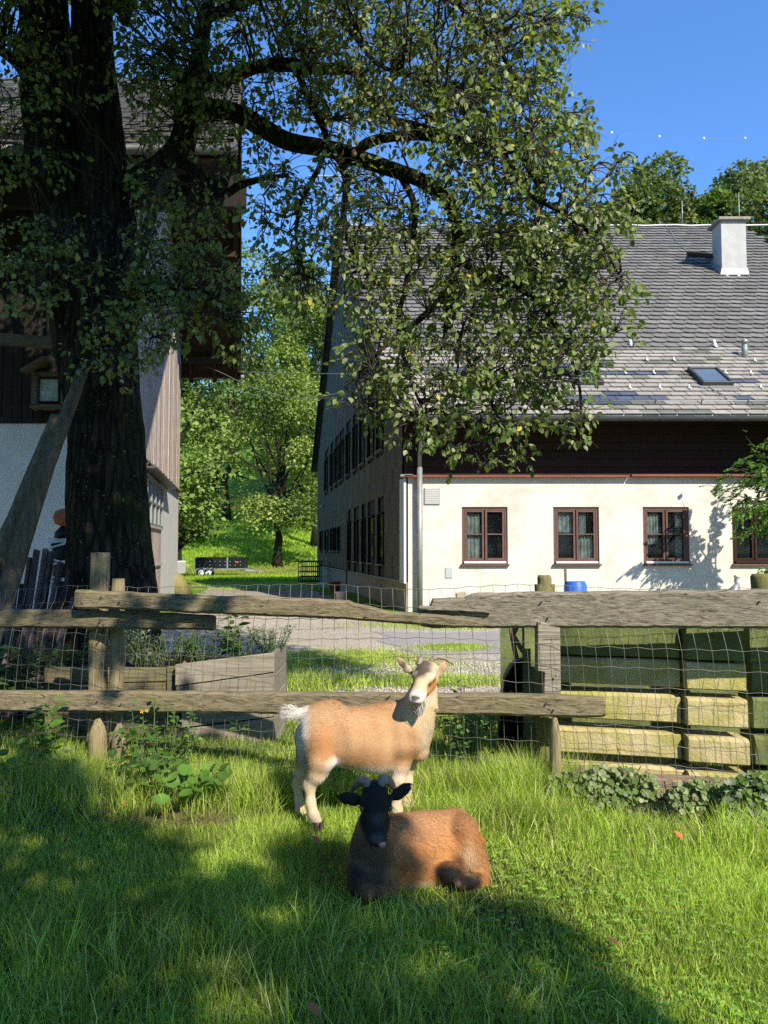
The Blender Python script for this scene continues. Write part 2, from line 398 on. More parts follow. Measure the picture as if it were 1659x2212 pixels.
V = np.array([(x, y, hz(x, y)) for y in ys for x in xs]); nx = len(xs)
F = np.array([(j * nx + i, j * nx + i + 1, (j + 1) * nx + i + 1, (j + 1) * nx + i) for j in range(len(ys) - 1) for i in range(nx - 1)])
props(link('ground', npmesh('ground', V, F, mat=ground_mat(), smooth=True)), kind='structure', label='grassy ground rising to a meadow hillside behind the farm')
def sheet(name, m, fx0, fx1, y0, y1, lift, label, step=.25):
    yy = np.arange(y0, y1 + 1e-6, step); K = 60
    V = []; 
    for y in yy:
        a, c = fx0(y), fx1(y)
        for k in range(K + 1):
            x = a + (c - a) * k / K; V.append((x, y, hz(x, y) + lift))
    F = [(j * (K + 1) + i, j * (K + 1) + i + 1, (j + 1) * (K + 1) + i + 1, (j + 1) * (K + 1) + i) for j in range(len(yy) - 1) for i in range(K)]
    return props(link(name, npmesh(name, np.array(V), np.array(F), mat=m, smooth=True)), kind='structure', label=label)
wob = lambda y, s: .35 * noise.noise(Vector((s, y * .7, 0))) + .12 * noise.noise(Vector((s, y * 3, 5)))
sheet('lawn_soil', soil_mat(), lambda y: -5.5, lambda y: 5.5, .8, 5.6, .004, 'soil under the paddock grass', .1)
def gravel_mat():
    m, t, b = nt('gravel'); v, _ = coords(t)
    vo = t.nodes.new('ShaderNodeTexVoronoi'); vo.inputs['Scale'].default_value = 38; t.links.new(v, vo.inputs['Vector'])
    st = ramp(t, vo.outputs['Color'], [(.15, (.21, .18, .14)), (.5, (.38, .335, .27)), (.85, (.52, .47, .39))])
    sand = ramp(t, noi(t, v, 60, 6, .8), [(.3, (.29, .245, .185)), (.7, (.46, .395, .31))])
    c = mixc(t, ramp(t, noi(t, v, .8, 6, .65), [(.42, (0, 0, 0)), (.58, (1, 1, 1))]), st, sand)
    v3, _ = coords(t, (.35, 1.6, 1))
    c = mixc(t, ramp(t, noi(t, v3, 1.1, 5, .6), [(.58, (0, 0, 0)), (.68, (1, 1, 1))]), c, (.12, .105, .08))
    t.links.new(c, b.inputs['Base Color']); b.inputs['Roughness'].default_value = 1; b.inputs['Specular IOR Level'].default_value = .1
    bump(t, b, vo.outputs['Distance'], .8, .02); return m
GRAV = gravel_mat()
sheet('gravel_yard', GRAV, lambda y: -9 + wob(y, 1), lambda y: 10 + wob(y, 9), 6.9, 17.2, .010, 'pale gravel yard between the barn and the farmhouse')
sheet('driveway', mat('worn_driveway', (.31, .265, .21), (.20, .17, .13), 3, rough=1, bmp=.5, bscale=60, var=0), lambda y: -5.7 - .19 * (y - 17) + .9 + wob(y, 2), lambda y: .2 - .182 * (y - 18.4) - .9 + wob(y, 3), 17.2, 40, .014, 'shaded driveway running back between the buildings', .5)
sheet('asphalt_strip', mat('grey_asphalt', (.30, .275, .26), (.235, .215, .20), 5, rough=.9, bmp=.4, bscale=80, var=0), lambda y: .2 + wob(y, 6) * 2 - .3 * (y - 12), lambda y: 11, 11.0, 14.0, .016, 'worn grey asphalt strip across the yard')
sheet('farm_track', mat('farm_track_gravel', (.34, .31, .27), (.24, .22, .19), 3, rough=1, bmp=.5, bscale=40, var=0), lambda y: -14, lambda y: 6, 38.2, 40.4, .018, 'track passing behind the barn', .4)

# ------------------------------------------------------------------ the farmhouse on the right
GX = lambda y: .58 - .182 * (y - 18.4)             # gable wall line
RX = lambda y: GX(y) - .3                          # rake of the roof
HR = 15.0                                          # right end of the house
Y0, YB = 18.4, 42.5
EAVE = (17.3, 4.75); BRK = (21.5, 7.53); RID = (31.2, 15.5); REAR = (43.4, 6.3)
def roofz(y):
    pts = (EAVE, BRK, RID, REAR)
    for a, c in zip(pts, pts[1:]):
        if y <= c[0]: return a[1] + (c[1] - a[1]) * (y - a[0]) / (c[0] - a[0])
    return REAR[1]
house = thing('farmhouse', 'long farmhouse with cream plaster front, slate roof and slate clad gable', 'house', (7, 22, 0))
# front wall with window openings
WIN = [(998, 1097), (1196, 1295), (1390, 1490), (1583, 1682)]
wz0 = P(1000, 1222, Y0).z; wz1 = P(1000, 1095, Y0).z
holes = [(P(a, 1200, Y0).x, P(c, 1200, Y0).x) for a, c in WIN] + [(P(1778, 1200, Y0).x, P(1878, 1200, Y0).x)]
b = MB(); x = GX(Y0) + .02
for h0, h1 in holes + [(HR, HR)]:
    b.box(((x + h0) / 2, Y0 + .2, 3.37 / 2 - .1), (h0 - x, .4, 3.57))
    if h1 > h0:
        b.box(((h0 + h1) / 2, Y0 + .2, (wz0 - .2) / 2), (h1 - h0, .4, wz0 + .2))
        b.box(((h0 + h1) / 2, Y0 + .2, (wz1 + 3.37) / 2), (h1 - h0, .4, 3.37 - wz1))
    x = h1
b.build('front_wall', M['plaster'], house)
# timber boards above the plaster
zt = 3.40; nb = 9; ztop = roofz(Y0) - .18
b0 = (ztop - zt) / nb
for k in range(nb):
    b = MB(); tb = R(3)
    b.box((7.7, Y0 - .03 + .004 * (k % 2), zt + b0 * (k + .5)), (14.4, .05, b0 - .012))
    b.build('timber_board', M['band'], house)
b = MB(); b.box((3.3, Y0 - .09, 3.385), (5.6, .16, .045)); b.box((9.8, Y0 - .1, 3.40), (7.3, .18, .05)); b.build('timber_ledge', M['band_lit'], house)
b = MB(); b.box((7.75, Y0 + .2, (3.35 + ztop) / 2 + .05), (14.3, .38, ztop - 3.35)); b.build('upper_wall', M['under'], house)
# gable wall body
b = MB(); prof = [(Y0 + .05, -.8), (YB, -.8), (YB, roofz(YB) - .15), (31.2, roofz(31.2) - .2), (21.5, roofz(21.5) - .2), (Y0 + .05, roofz(Y0 + .05) - .2)]
n = len(prof)
b.add([(GX(y) + .02, y, z) for y, z in prof] + [(GX(y) + .4, y, z) for y, z in prof], [tuple(range(n)), tuple(reversed(range(n, 2 * n)))] + [(i, n + i, n + (i + 1) % n, (i + 1) % n) for i in range(n)])
b.build('gable_wall', M['under'], house)
b = MB(); b.hexa([(GX(Y0) - .03, Y0 + .02, -.3), (GX(Y0) + .015, Y0 + .02, -.3), (GX(YB) + .015, YB, -.8), (GX(YB) - .03, YB, -.8), (GX(Y0) - .03, Y0 + .02, .74), (GX(Y0) + .015, Y0 + .02, .74), (GX(YB) + .015, YB, .62), (GX(YB) - .03, YB, .62)]); b.build('plinth', M['plinth'], house)
b = MB(); b.bar((GX(Y0) - .06, Y0, .76), (GX(YB) - .06, YB, .65), .08, .025); b.build('drip_edge', M['metal'], house)
# gable windows
def gy(px): u = (px - CXP) / FPX; return 3.93 / (u + .182)
gwin = [(a, c, 4.5, 6.15) for a, c in ((703, 710), (715, 721), (725, 733), (736, 745), (750, 758), (765, 773), (780, 791), (798, 811), (818, 831))]
gwin += [(a, c, 1.12, 2.62) for a, c in ((755, 760), (769, 776), (785, 792), (800, 812), (820, 833))]
gwin += [(a, c, 1.5, 2.55) for a, c in ((693, 699), (704, 711), (716, 722), (724, 728), (732, 737))]
gdir = Vector((-.182, 1, 0)).normalized(); gn = Vector((-1, -.182, 0)).normalized()
grects = []
for a, c, z0, z1 in gwin:
    ya, yc = gy(c), gy(a); grects.append((ya, yc, z0, z1))
    pa = Vector((GX(ya), ya, z0)); pc = Vector((GX(yc), yc, z0)); up = Vector((0, 0, z1 - z0)); w = .05
    f = MB()
    for s, e in ((pa, pa + up), (pc, pc + up)): f.bar(s + gn * .05, e + gn * .05, .07, w, up=tuple(gdir))
    f.bar(pa + up + gn * .06, pc + up + gn * .06, .1, .04)
    fo = f.build('window', M['slate_wall'], house)
    g = MB(); g.add([pa + gn * .03, pc + gn * .03, pc + up + gn * .03, pa + up + gn * .03], [(0, 1, 2, 3)]); g.build('pane', M['glass'], fo)
    s_ = MB(); s_.bar(pa + gn * .08, pc + gn * .08, .14, .02); s_.build('sill', M['metal'], fo)
# gable slates, largest ones single
SW, SH = .33, .62
sl = MB(); sl.hexa([(-.008, 0, -.02), (.008, 0, -.02), (.008, SW * .975, -.02), (-.008, SW * .975, -.02), (-.004, 0, SH), (.004, 0, SH), (.004, SW * .975, SH), (-.004, SW * .975, SH)])
sl.c = [1.0] * 8; sme = sl.mesh('wall_slate', M['slate_wall'])
ang = math.atan2(.182, 1); rest = MB(); rest.c = []; tiles = []
L = (YB - Y0) / gdir.y
for i in range(int(L / SW)):
    s0 = (i + .5) * SW; y = Y0 + .05 + s0 * gdir.y
    if y < Y0 + .5: continue
    z = .78; r = 0
    while z + SH < roofz(y) - .1:
        ov = any(a - .1 < y < c + .1 and z0 - SH + .1 < z < z1 - .02 for a, c, z0, z1 in grects)
        if not ov: tiles.append((y - SW * .5 * gdir.y, z, i, r))
        z += SH - .03; r += 1
tiles.sort(key=lambda q: (q[0] + (3 if q[1] > 5.2 else 0)))
RZ = Matrix.Rotation(ang, 3, 'Z')
for k, (y, z, i, r) in enumerate(tiles):
    p = Vector((GX(y), y, z)) + gn * (.03 + .003 * ((i * 7 + r * 3) % 4))
    if k < 300:
        o = link('wall_slate', sme, house, p, (0, R(-1.2) , ang))
    else:
        rest.add([RZ @ Vector(v) + p for v in sl.v], sl.f); rest.c += [random.uniform(.8, 1.2)] * 8
props(rest.build('far_wall_slates', M['slate_wall'], house), kind='stuff')
# corner trim
b = MB(); b.hexa([tuple(Vector((GX(y), y, z)) + gn * o) for z in (.72, 3.35) for y, o in ((Y0 - .02, .03), (Y0 - .02, .09), (Y0 + .52, .09), (Y0 + .52, .03))]); b.build('corner_trim', M['trim'], house)
b = MB(); b.box((GX(Y0) - .02, Y0 - .02, 3.4), (.3, .3, .05)); b.build('trim_cap', M['metal'], house)
# roof decks (under the tiles)
def deck(name, a, c, x0a, x0c, m, par, thick=.14, x1=HR + .6):
    q = MB(); q.hexa([(x0a, a[0], a[1] - thick), (x1, a[0], a[1] - thick), (x1, c[0], c[1] - thick), (x0c, c[0], c[1] - thick), (x0a, a[0], a[1] - .03), (x1, a[0], a[1] - .03), (x1, c[0], c[1] - .03), (x0c, c[0], c[1] - .03)])
    return q.build(name, m, par)
roof = deck('roof', EAVE, BRK, RX(EAVE[0]), RX(BRK[0]), M['under'], house)
deck('upper_roof_deck', BRK, RID, RX(BRK[0]), RX(RID[0]), M['under'], roof)
deck('rear_roof_deck', RID, REAR, RX(RID[0]), RX(REAR[0]), M['metal_dark'], roof)
b = MB()
for a, c in ((EAVE, BRK), (BRK, RID), (RID, REAR)): b.bar((RX(a[0]) - .02, a[0], a[1] - .1), (RX(c[0]) - .02, c[0], c[1] - .1), .05, .22)
b.build('rake_board', M['under'], roof)
# roof tiles
TW = .42; TH = .36
def tilemesh(name, m, clip):
    w = TW * (.965 if clip else .95); L_ = TH * 1.18; q = MB(); t0, t1 = (.026, .006) if clip else (.026, .006)
    if clip: pts = [(0.15, 0), (w, 0), (w, L_), (0, L_), (0, .13), (.04, .045)]
    else: pts = [(0, 0), (w, 0), (w, L_), (0, L_)]
    n = len(pts)
    q.add([(x, y, t0 * (1 - y / L_) * 1.6 + .012) for x, y in pts] + [(x, y, t0 * (1 - y / L_) * 1.6 - .012) for x, y in pts],
          [tuple(range(n)), tuple(reversed(range(n, 2 * n)))] + [(i, n + i, n + (i + 1) % n, (i + 1) % n) for i in range(n)])
    q.c = [1.0] * len(q.v); return q, q.mesh(name, m)
T = {k: tilemesh('roof_tile', M[k], False) for k in ('tile_pink', 'tile_blue', 'tile_olive')}
T['tile_up'] = tilemesh('roof_tile', M['tile_up'], True)
RESTT = {k: MB() for k in T}
for k in RESTT: RESTT[k].c = []
def plane_of(a, c):
    d = Vector((0, c[0] - a[0], c[1] - a[1])); return d.normalized(), d.length
blue_runs = [(3, 4.3, 5.8), (3, 6.1, 6.7), (2, 4.4, 5.1), (2, 5.0, 5.6), (4, 5.3, 6.3), (9, 4.6, 7.2), (11, 4.5, 5.9), (10, 4.3, 5.5), (12, 5.7, 6.3), (7, 8.9, 9.5), (9, 10.0, 11.0), (3, 8.4, 8.9), (4, 1.5, 3.5), (10, .8, 2.2)]
olive_runs = [(2, 5.8, 6.8), (2, 8.2, 11), (14, 3.5, 5.0), (16, 6.0, 8.5), (17, 3.0, 6.5), (15, 8.4, 9.2), (0, 5.8, 7.6), (9, 7.6, 8.6), (5, 2.0, 3.2), (12, 7.3, 8.2), (13, 2, 4), (1, 1, 3)]
def lay(a, c, upper):
    d, L_ = plane_of(a, c); rows = int(round(L_ / (.305 if not upper else .345))); ex = L_ / rows; sl_ = math.atan2(d.z, d.y)
    res = []
    for r in range(rows):
        s0 = r * ex - .06; y = a[0] + d.y * s0; z = a[1] + d.z * s0
        x0 = RX(y) - .05; i = 0
        x = x0 + (TW / 2 if r % 2 else 0) - TW / 2
        while x < HR + .4:
            if x > x0 - .02:
                k = 'tile_up'
                if not upper:
                    k = 'tile_pink'
                    if any(r == q and u - .05 <= x < v for q, u, v in blue_runs): k = 'tile_blue'
                    elif any(r == q and u - .05 <= x < v for q, u, v in olive_runs) or random.random() < .05: k = 'tile_olive'
                    if r >= rows - 1 and random.random() < .5: k = 'tile_up'
                res.append((y, Vector((x + random.uniform(-.006, .006), y, z + random.uniform(0, .006))), k, sl_))
            x += TW; i += 1
    return res
lower = lay(EAVE, BRK, False); upper = lay(BRK, RID, True)
vis = [q for q in lower if 3.6 < q[1].x < 11.2]; vis.sort(key=lambda q: q[0]); chosen = set(id(q) for q in vis[:300])
for q in lower + upper:
    y, p, k, s_ = q; rx = s_ - .035
    if id(q) in chosen:
        link('roof_tile', T[k][1], roof, p, (rx, random.uniform(-.006, .006), 0))
    else:
        m3 = Matrix.Rotation(rx, 3, 'X'); RESTT[k].add([m3 @ Vector(v) + p for v in T[k][0].v], T[k][0].f); RESTT[k].c += [random.uniform(.82, 1.2)] * len(T[k][0].v)
for k in RESTT:
    if RESTT[k].v: props(RESTT[k].build('far_roof_tiles', M[k], roof), kind='stuff')
b = MB(); b.tube([(RX(31.2) - .1 + k * (HR + 3 - RX(31.2)) / 30, 31.2 - .06, 15.53 + .02 * math.sin(k * 2.1)) for k in range(31)], .055, 6); b.build('ridge_cap', M['metal'], roof)
# gutter, downpipe
b = MB(); gyy, gz = EAVE[0] - .1, EAVE[1] - .09; vs_ = []; fs_ = []; nn = 9
for X in (RX(16.8) - .1, HR + .5):
    for k in range(nn): q = math.pi * (1 + k / (nn - 1)); vs_.append((X, gyy + .085 * math.cos(q), gz + .085 * math.sin(q)))
    for k in range(nn): q = math.pi * (2 - k / (nn - 1)); vs_.append((X, gyy + .075 * math.cos(q), gz + .075 * math.sin(q)))
m2 = 2 * nn
b.add(vs_, [(k, (k + 1) % m2, m2 + (k + 1) % m2, m2 + k) for k in range(m2)] + [tuple(range(m2)), tuple(reversed(range(m2, 2 * m2)))]); b.build('gutter', M['metal_dark'], house)
b = MB(); b.bar((RX(16.8), EAVE[0] - .02, EAVE[1] + .0), (HR + .5, EAVE[0] - .02, EAVE[1] + .0), .02, .09); b.build('eave_flashing', M['metal'], roof)
b = MB(); xp = P(907, 1200, Y0 - .16).x
b.tube([(xp, Y0 - .16, -.1), (xp, Y0 - .16, P(907, 1009, Y0 - .16).z)], .07, 14); b.build('downpipe', M['metal'], house)
b = MB(); b.tube([(xp, Y0 - .16, 3.55), (xp, Y0 - .16, 3.9), (xp + .02, Y0 - .6, 4.15), (xp + .04, EAVE[0] + .05, 4.4), (xp + .04, EAVE[0] - .08, 4.5)], .058, 10); b.build('downpipe', M['metal'], house)
# soffit
b = MB(); b.hexa([(RX(16.8), EAVE[0], EAVE[1] - .2), (HR, EAVE[0], EAVE[1] - .2), (HR, Y0 + .05, roofz(Y0) - .22), (RX(Y0), Y0 + .05, roofz(Y0) - .22), (RX(16.8), EAVE[0], EAVE[1] - .15), (HR, EAVE[0], EAVE[1] - .15), (HR, Y0 + .05, roofz(Y0) - .16), (RX(Y0), Y0 + .05, roofz(Y0) - .16)]); b.build('soffit', M['band'], house)
# front windows
def casement(x0, x1, z0, z1, yy, dark=False):
    w = MB(); fr = .075; yo = yy + .10
    w.box(((x0 + x1) / 2, yo, z1 - fr / 2), (x1 - x0, .12, fr)); w.box(((x0 + x1) / 2, yo, z0 + fr / 2 + .06), (x1 - x0, .12, fr))
    for X in (x0 + fr / 2, x1 - fr / 2): w.box((X, yo, (z0 + z1) / 2 + .03), (fr, .121, z1 - z0 - 2 * fr - .06))
    wo = w.build('window', M['brown'] if not dark else M['band'], house, bevel=.008)
    xm = (x0 + x1) / 2
    for s, (a, c) in enumerate(((x0 + fr, xm - .012), (xm + .012, x1 - fr))):
        q = MB(); e = .055; A, B = z0 + fr + .06, z1 - fr; zm = (A + B) / 2 + .02
        for X in (a + e / 2, c - e / 2): q.box((X, yo - .01, (A + B) / 2), (e, .09, B - A))
        for Z in (A + e / 2, B - e / 2): q.box(((a + c) / 2, yo - .01, Z), (c - a - 2 * e, .088, e))
        q.box(((a + c) / 2, yo - .01, zm), (c - a - 2 * e, .08, .035))
        q.build('sash', M['brown'] if not dark else M['band'], wo, bevel=.006)
        for Z0, Z1 in ((A + e, zm - .018), (zm + .018, B - e)):
            g = MB(); g.box(((a + c) / 2, yo + .0, (Z0 + Z1) / 2), (c - a - 2 * e, .006, Z1 - Z0)); g.build('pane', M['glass'], wo)
    s_ = MB(); s_.box((xm, yy - .02, z0 + .02), (x1 - x0 + .06, .14, .045)); s_.build('sill', M['brown'], wo, bevel=.006)
    s_ = MB(); s_.box((xm, yy + .0, z0 + .085), (x1 - x0 - .1, .14, .05)); s_.build('weather_bar', M['offwhite'] if not dark else M['band'], wo)
    r_ = MB(); r_.box((xm, yy + .9, (z0 + z1) / 2), (x1 - x0 + .6, .02, z1 - z0 + .6)); r_.build('dark_room', M['room'], wo)
    return wo, xm
def curtain(wo, x0, x1, z0, z1, yy):
    nS = 24; V_ = []
    for j in range(5):
        for i in range(nS + 1):
            t = i / nS; V_.append((x0 + (x1 - x0) * t, yy + .02 * math.sin(t * 25) + .01 * math.sin(t * 61), z0 + (z1 - z0) * j / 4))
    F_ = [(j * (nS + 1) + i, j * (nS + 1) + i + 1, (j + 1) * (nS + 1) + i + 1, (j + 1) * (nS + 1) + i) for j in range(4) for i in range(nS)]
    q = MB(); q.add(V_, F_, True); q.build('curtain', M['curtain'], wo)
for i, (h0, h1) in enumerate(holes[:4]):
    wo, xm = casement(h0, h1, wz0, wz1, Y0, i == 3)
    if i < 3:
        yy = Y0 + .155
        if i == 0: curtain(wo, h0 + .1, xm - .1, wz0 + .1, wz1 - .08, yy)
        if i == 1:
            curtain(wo, xm + .1, h1 - .12, wz0 + .1, (wz0 + wz1) / 2, yy); curtain(wo, h0 + .1, xm - .05, (wz0 + wz1) / 2 + .1, wz1 - .08, yy); curtain(wo, xm + .1, h1 - .3, (wz0 + wz1) / 2, wz1 - .08, yy)
        if i == 2:
            curtain(wo, h0 + .1, xm - .15, (wz0 + wz1) / 2 - .2, wz1 - .08, yy); curtain(wo, h1 - .3, h1 - .12, wz0 + .1, wz1 - .08, yy)
# vent grille, meter plate
a = P(916, 1054, Y0); c = P(950, 1090, Y0); b = MB(); b.box(((a.x + c.x) / 2, Y0 - .012, (a.z + c.z) / 2), (c.x - a.x, .03, a.z - c.z)); vg = b.build('vent_grille', M['metal'], house)
for k in range(9):
    z = c.z + .03 + (a.z - c.z - .06) * k / 8; q = MB(); q.box(((a.x + c.x) / 2, Y0 - .035, z), (c.x - a.x - .04, .02, .03), Matrix.Rotation(R(28), 3, 'X')); q.build('slat', M['offwhite'], vg)
a = P(962, 1226, Y0); c = P(977, 1248, Y0); b = MB(); b.box(((a.x + c.x) / 2, Y0 - .01, (a.z + c.z) / 2), (c.x - a.x, .03, a.z - c.z)); b.build('meter_plate', mat('speckled_plate', (.42, .46, .48), (.28, .31, .33), 30, var=0), house)
# roof windows, guards, pipes, chimneys
def rn(a, c): d, _ = plane_of(a, c); return Vector((0, -d.z, d.y))
nL, nU = rn(EAVE, BRK), rn(BRK, RID); dL = plane_of(EAVE, BRK)[0]; dU = plane_of(BRK, RID)[0]
pL, pU = Vector((0, *EAVE)), Vector((0, *BRK))
def roofwin(px, py, w, h, n_, d_, p0):
    c = hit(px, py, p0, n_); m3 = Matrix((Vector((1, 0, 0)), d_, n_)).transposed(); f = MB(); t_ = .07
    for sx in (-1, 1): f.box(c + m3 @ Vector((sx * (w / 2 - t_ / 2), 0, .09)), (t_, h, .14), m3)
    for sy in (-1, 1): f.box(c + m3 @ Vector((0, sy * (h / 2 - t_ / 2), .09)), (w - 2 * t_, t_, .138), m3)
    fo = f.build('roof_window', M['metal_dark'], house, bevel=.006)
    f = MB(); f.box(c + m3 @ Vector((0, -h / 2 - .07, .035)), (w + .2, .14, .02), m3); f.build('flashing', M['metal'], house)
    g = MB(); g.box(c + m3 @ Vector((0, 0, .11)), (w - 2 * t_, h - 2 * t_, .012), m3); link('roof_window_pane', g.mesh('roof_window_pane', M['roof_glass']), fo, (0, 0, 0))
roofwin(1532, 820, .80, 1.15, nL, dL, pL); roofwin(1262, 820, .75, 1.1, nL, dL, pL); roofwin(808, 674, .7, .9, nU, dU, pU)
for px, py in ((1364, 752), (1546, 754)):
    c = hit(px, py, pL, nL); q = MB(); q.box(c + Vector((0, .05, .05)), (.05, .3, .02)); q.bar(c + Vector((0, -.05, .03)), c + Vector((0, .1, .3)), .06, .03); q.bar(c + Vector((0, .18, .03)), c + Vector((0, .1, .3)), .06, .02); q.build('roof_hook', M['offwhite'], roof)
for cx_, cy_ in ((520, 685), (875, 690), (1050, 690), (1575, 695), (735, 775), (920, 775), (1385, 775), (1550, 778), (765, 870), (960, 872), (1150, 872), (1615, 870), (240, 575)):
    c = hit(1106 + cx_ * .3334, 553 + cy_ * .3334, pL, nL); q = MB(); q.box(c + Vector((0, 0, .05)), (.04, .16, .03)); q.box(c + Vector((0, .02, .1)), (.035, .035, .12)); q.build('snow_guard', M['offwhite'], roof)
ca = hit(906, 872, pL, nL); cb_ = hit(1659, 876, pL, nL)
q = MB(); q.tube([ca + Vector((0, 0, .1)), Vector((HR, cb_.y, cb_.z + .1))], .012, 5); q.build('snow_rail', M['metal'], roof)
for px in range(900, 1700, 100):
    c = hit(px + 15, 876, pL, nL); q = MB(); q.tube([c, c + Vector((0, -.03, .12)), c + Vector((.05, -.05, .14))], .014, 5); q.build('rail_hook', M['metal_dark'], roof)
c = hit(1609, 773, pL, nL); q = MB(); q.lathe(c, [(.09, -.1), (.085, .25), (.085, .3), (.075, .3), (.075, .42), (.09, .42), (.09, .5), (.02, .56)], 14); q.build('vent_pipe', M['metal'], roof)
def chimney(px, py, w, h, dpt, m_):
    c = hit(px, py, pU, nU); q = MB(); q.box((c.x, c.y + dpt / 2, c.z + h / 2 - .6), (w, dpt, h + 1.2)); ch = q.build('chimney', m_, house)
    q = MB(); q.box((c.x, c.y + dpt / 2, c.z + h + .05), (w + .26, dpt + .26, .12)); q.build('chimney_cap', M['cap'], ch, bevel=.02)
    q = MB(); q.hexa([tuple(Vector((c.x + sx * (w / 2 + .03 + e), c.y - .02 + (dpt + .06) * sy, c.z + z + sy * dpt * .82))) for z, e in ((-.05, .06), (.28, 0)) for sx, sy in ((-1, 0), (1, 0), (1, 1), (-1, 1))]); q.build('flashing', M['metal'], ch)
    return c
cc = chimney(1587, 596, .90, 2.05, .75, M['chimney']); chimney(1184, 545, .75, 1.35, .7, M['chimney'])
q = MB(); q.bar(cc + Vector((-1.35, .9, 1.2)), cc + Vector((-.55, .5, .95)), .5, .04); q.bar(cc + Vector((-1.3, .9, .7)), cc + Vector((-1.3, .9, 1.2)), .03, .03); q.build('chimney_platform', M['metal_dark'], house)
for px in (1474, 1597):
    c = Vector((P(px, 478, 31.2).x, 31.2, 15.5)); q = MB(); q.tube([c, c + Vector((0, 0, 1.15 if px < 1500 else 1.5))], .02, 5); q.build('lightning_rod', M['metal'], roof)
pts = [hit(px, py, pU, nU) + Vector((0, 0, .06)) for px, py in ((1428, 482), (1447, 500), (1462, 525), (1488, 550), (1512, 562), (1545, 560))]
q = MB(); q.tube(pts, .02, 5); q.build('lightning_wire', M['metal'], roof)
pts = [hit(px, py, pL, nL) + Vector((0, 0, .08)) for px, py in ((1530, 842), (1560, 860), (1585, 880))]; q = MB(); q.tube(pts, .012, 5); q.build('roof_wire', M['metal'], roof)
lc = Vector((GX(gy(718)), gy(718), 2.55 + 1.2)) + gn * .1
q = MB(); q.bar(lc, lc + gn * .35 + Vector((0, 0, -.05)), .03, .03); q.lathe(lc + gn * .4 + Vector((0, 0, -.18)), [(.13, 0), (.1, .09), (.03, .14)], 12); q.build('wall_lamp', M['metal'], house)

# ------------------------------------------------------------------ the barn on the left
BXF = lambda y: -4.69 - .19 * (y - 12)
BOX = lambda y: -2.2 - .19 * (y - 10.5)
bn = Vector((1, .19, 0)).normalized(); bd = Vector((-.19, 1, 0)).normalized(); bang = math.atan2(.19, 1)
barn = thing('barn', 'old tall barn with limewashed base, timber siding and wide slate roof', 'barn', (-8, 18, 0))
b = MB(); b.hexa([(-15, 12, -.2), (BXF(12), 12, -.2), (BXF(27), 27, -.2), (-15, 27, -.2), (-15, 12, 3.72), (BXF(12), 12, 3.72), (BXF(27), 27, 3.72), (-15, 27, 3.72)]); b.build('lower_wall', M['white'], barn)
brz = lambda y: 7.45 + (14.2 - 7.45) * (y - 10.5) / 8.7 if y < 19.2 else 14.2 - (14.2 - 8.3) * (y - 19.2) / 8.8
b = MB(); pr = [(12.05, 3.72), (26.95, 3.72), (26.95, brz(27) - .3), (19.2, 13.8), (12.05, brz(12) - .3)]
b.add([(BXF(y) - .04, y, z) for y, z in pr] + [(-15, y, z) for y, z in pr], [tuple(reversed(range(5))), tuple(range(5, 10))] + [(i, (i + 1) % 5, 5 + (i + 1) % 5, 5 + i) for i in range(5)]); b.build('upper_wall', M['under'], barn)
# front planks
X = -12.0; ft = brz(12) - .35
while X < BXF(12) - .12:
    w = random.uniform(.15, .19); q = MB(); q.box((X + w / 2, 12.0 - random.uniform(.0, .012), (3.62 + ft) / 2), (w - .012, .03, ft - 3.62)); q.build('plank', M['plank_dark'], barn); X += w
# side planks
s = 0; Ls = 15 / bd.y
while s < Ls - .1:
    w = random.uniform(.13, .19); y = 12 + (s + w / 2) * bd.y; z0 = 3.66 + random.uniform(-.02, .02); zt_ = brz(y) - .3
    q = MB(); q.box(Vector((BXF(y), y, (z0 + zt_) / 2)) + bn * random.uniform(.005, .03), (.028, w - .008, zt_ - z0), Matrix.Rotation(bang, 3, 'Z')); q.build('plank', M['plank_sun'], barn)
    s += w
b = MB(); b.bar(Vector((BXF(12), 12, 3.66)) + bn * .07, Vector((BXF(27), 27, 3.66)) + bn * .07, .1, .05); b.build('drip_board', M['beam'], barn)
# ledge beam and rafters on front
a = P(-30, 731, 11.4); c = P(118, 741, 11.4); b = MB(); b.bar(a, c, .12, .17); b.build('ledge_beam', M['beam'], barn)
# side window, canopy and door
def sp(y, z, off): return Vector((BXF(y), y, z)) + bn * off
wf = MB()
for yy in (17.7, 18.55, 19.4, 20.25, 21.05): wf.bar(sp(yy, 2.2, .06), sp(yy, 3.3, .06), .07, .06, up=tuple(bd))
for z in (2.2, 2.75, 3.3): wf.bar(sp(17.7, z, .06), sp(21.05, z, .06), .07, .05)
wfo = wf.build('window', M['metal'], barn)
for k in range(4):
    y0_, y1_ = 17.75 + k * .84, 18.5 + k * .84; q = MB(); q.add([sp(y0_, 2.23, .05), sp(y1_, 2.23, .05), sp(y1_, 3.28, .05), sp(y0_, 3.28, .05)], [(0, 1, 2, 3)]); q.build('pane', M['glass'], wfo)
q = MB(); q.bar(sp(17.2, 3.5, .16), sp(22.8, 3.45, .16), .32, .05); 
for k in range(8): q.bar(sp(17.3 + k * .75, 3.5, .03), sp(17.3 + k * .75, 3.66, .2), .03, .03)
q.build('sliding_rail', M['metal_dark'], barn)
for k in range(14):
    y_ = 17.75 + k * .235; q = MB(); q.bar(sp(y_, .05, .05), sp(y_, 2.12, .05), .22, .03, up=tuple(bn)); q.build('door_board', M['plank_sun'], barn)
q = MB(); q.bar(sp(17.7, 1.15, .09), sp(21.0, 1.15, .09), .04, .05); q.bar(sp(17.7, 2.14, .08), sp(21.0, 2.14, .08), .06, .06); q.build('door_rail', M['plank_sun'], barn)
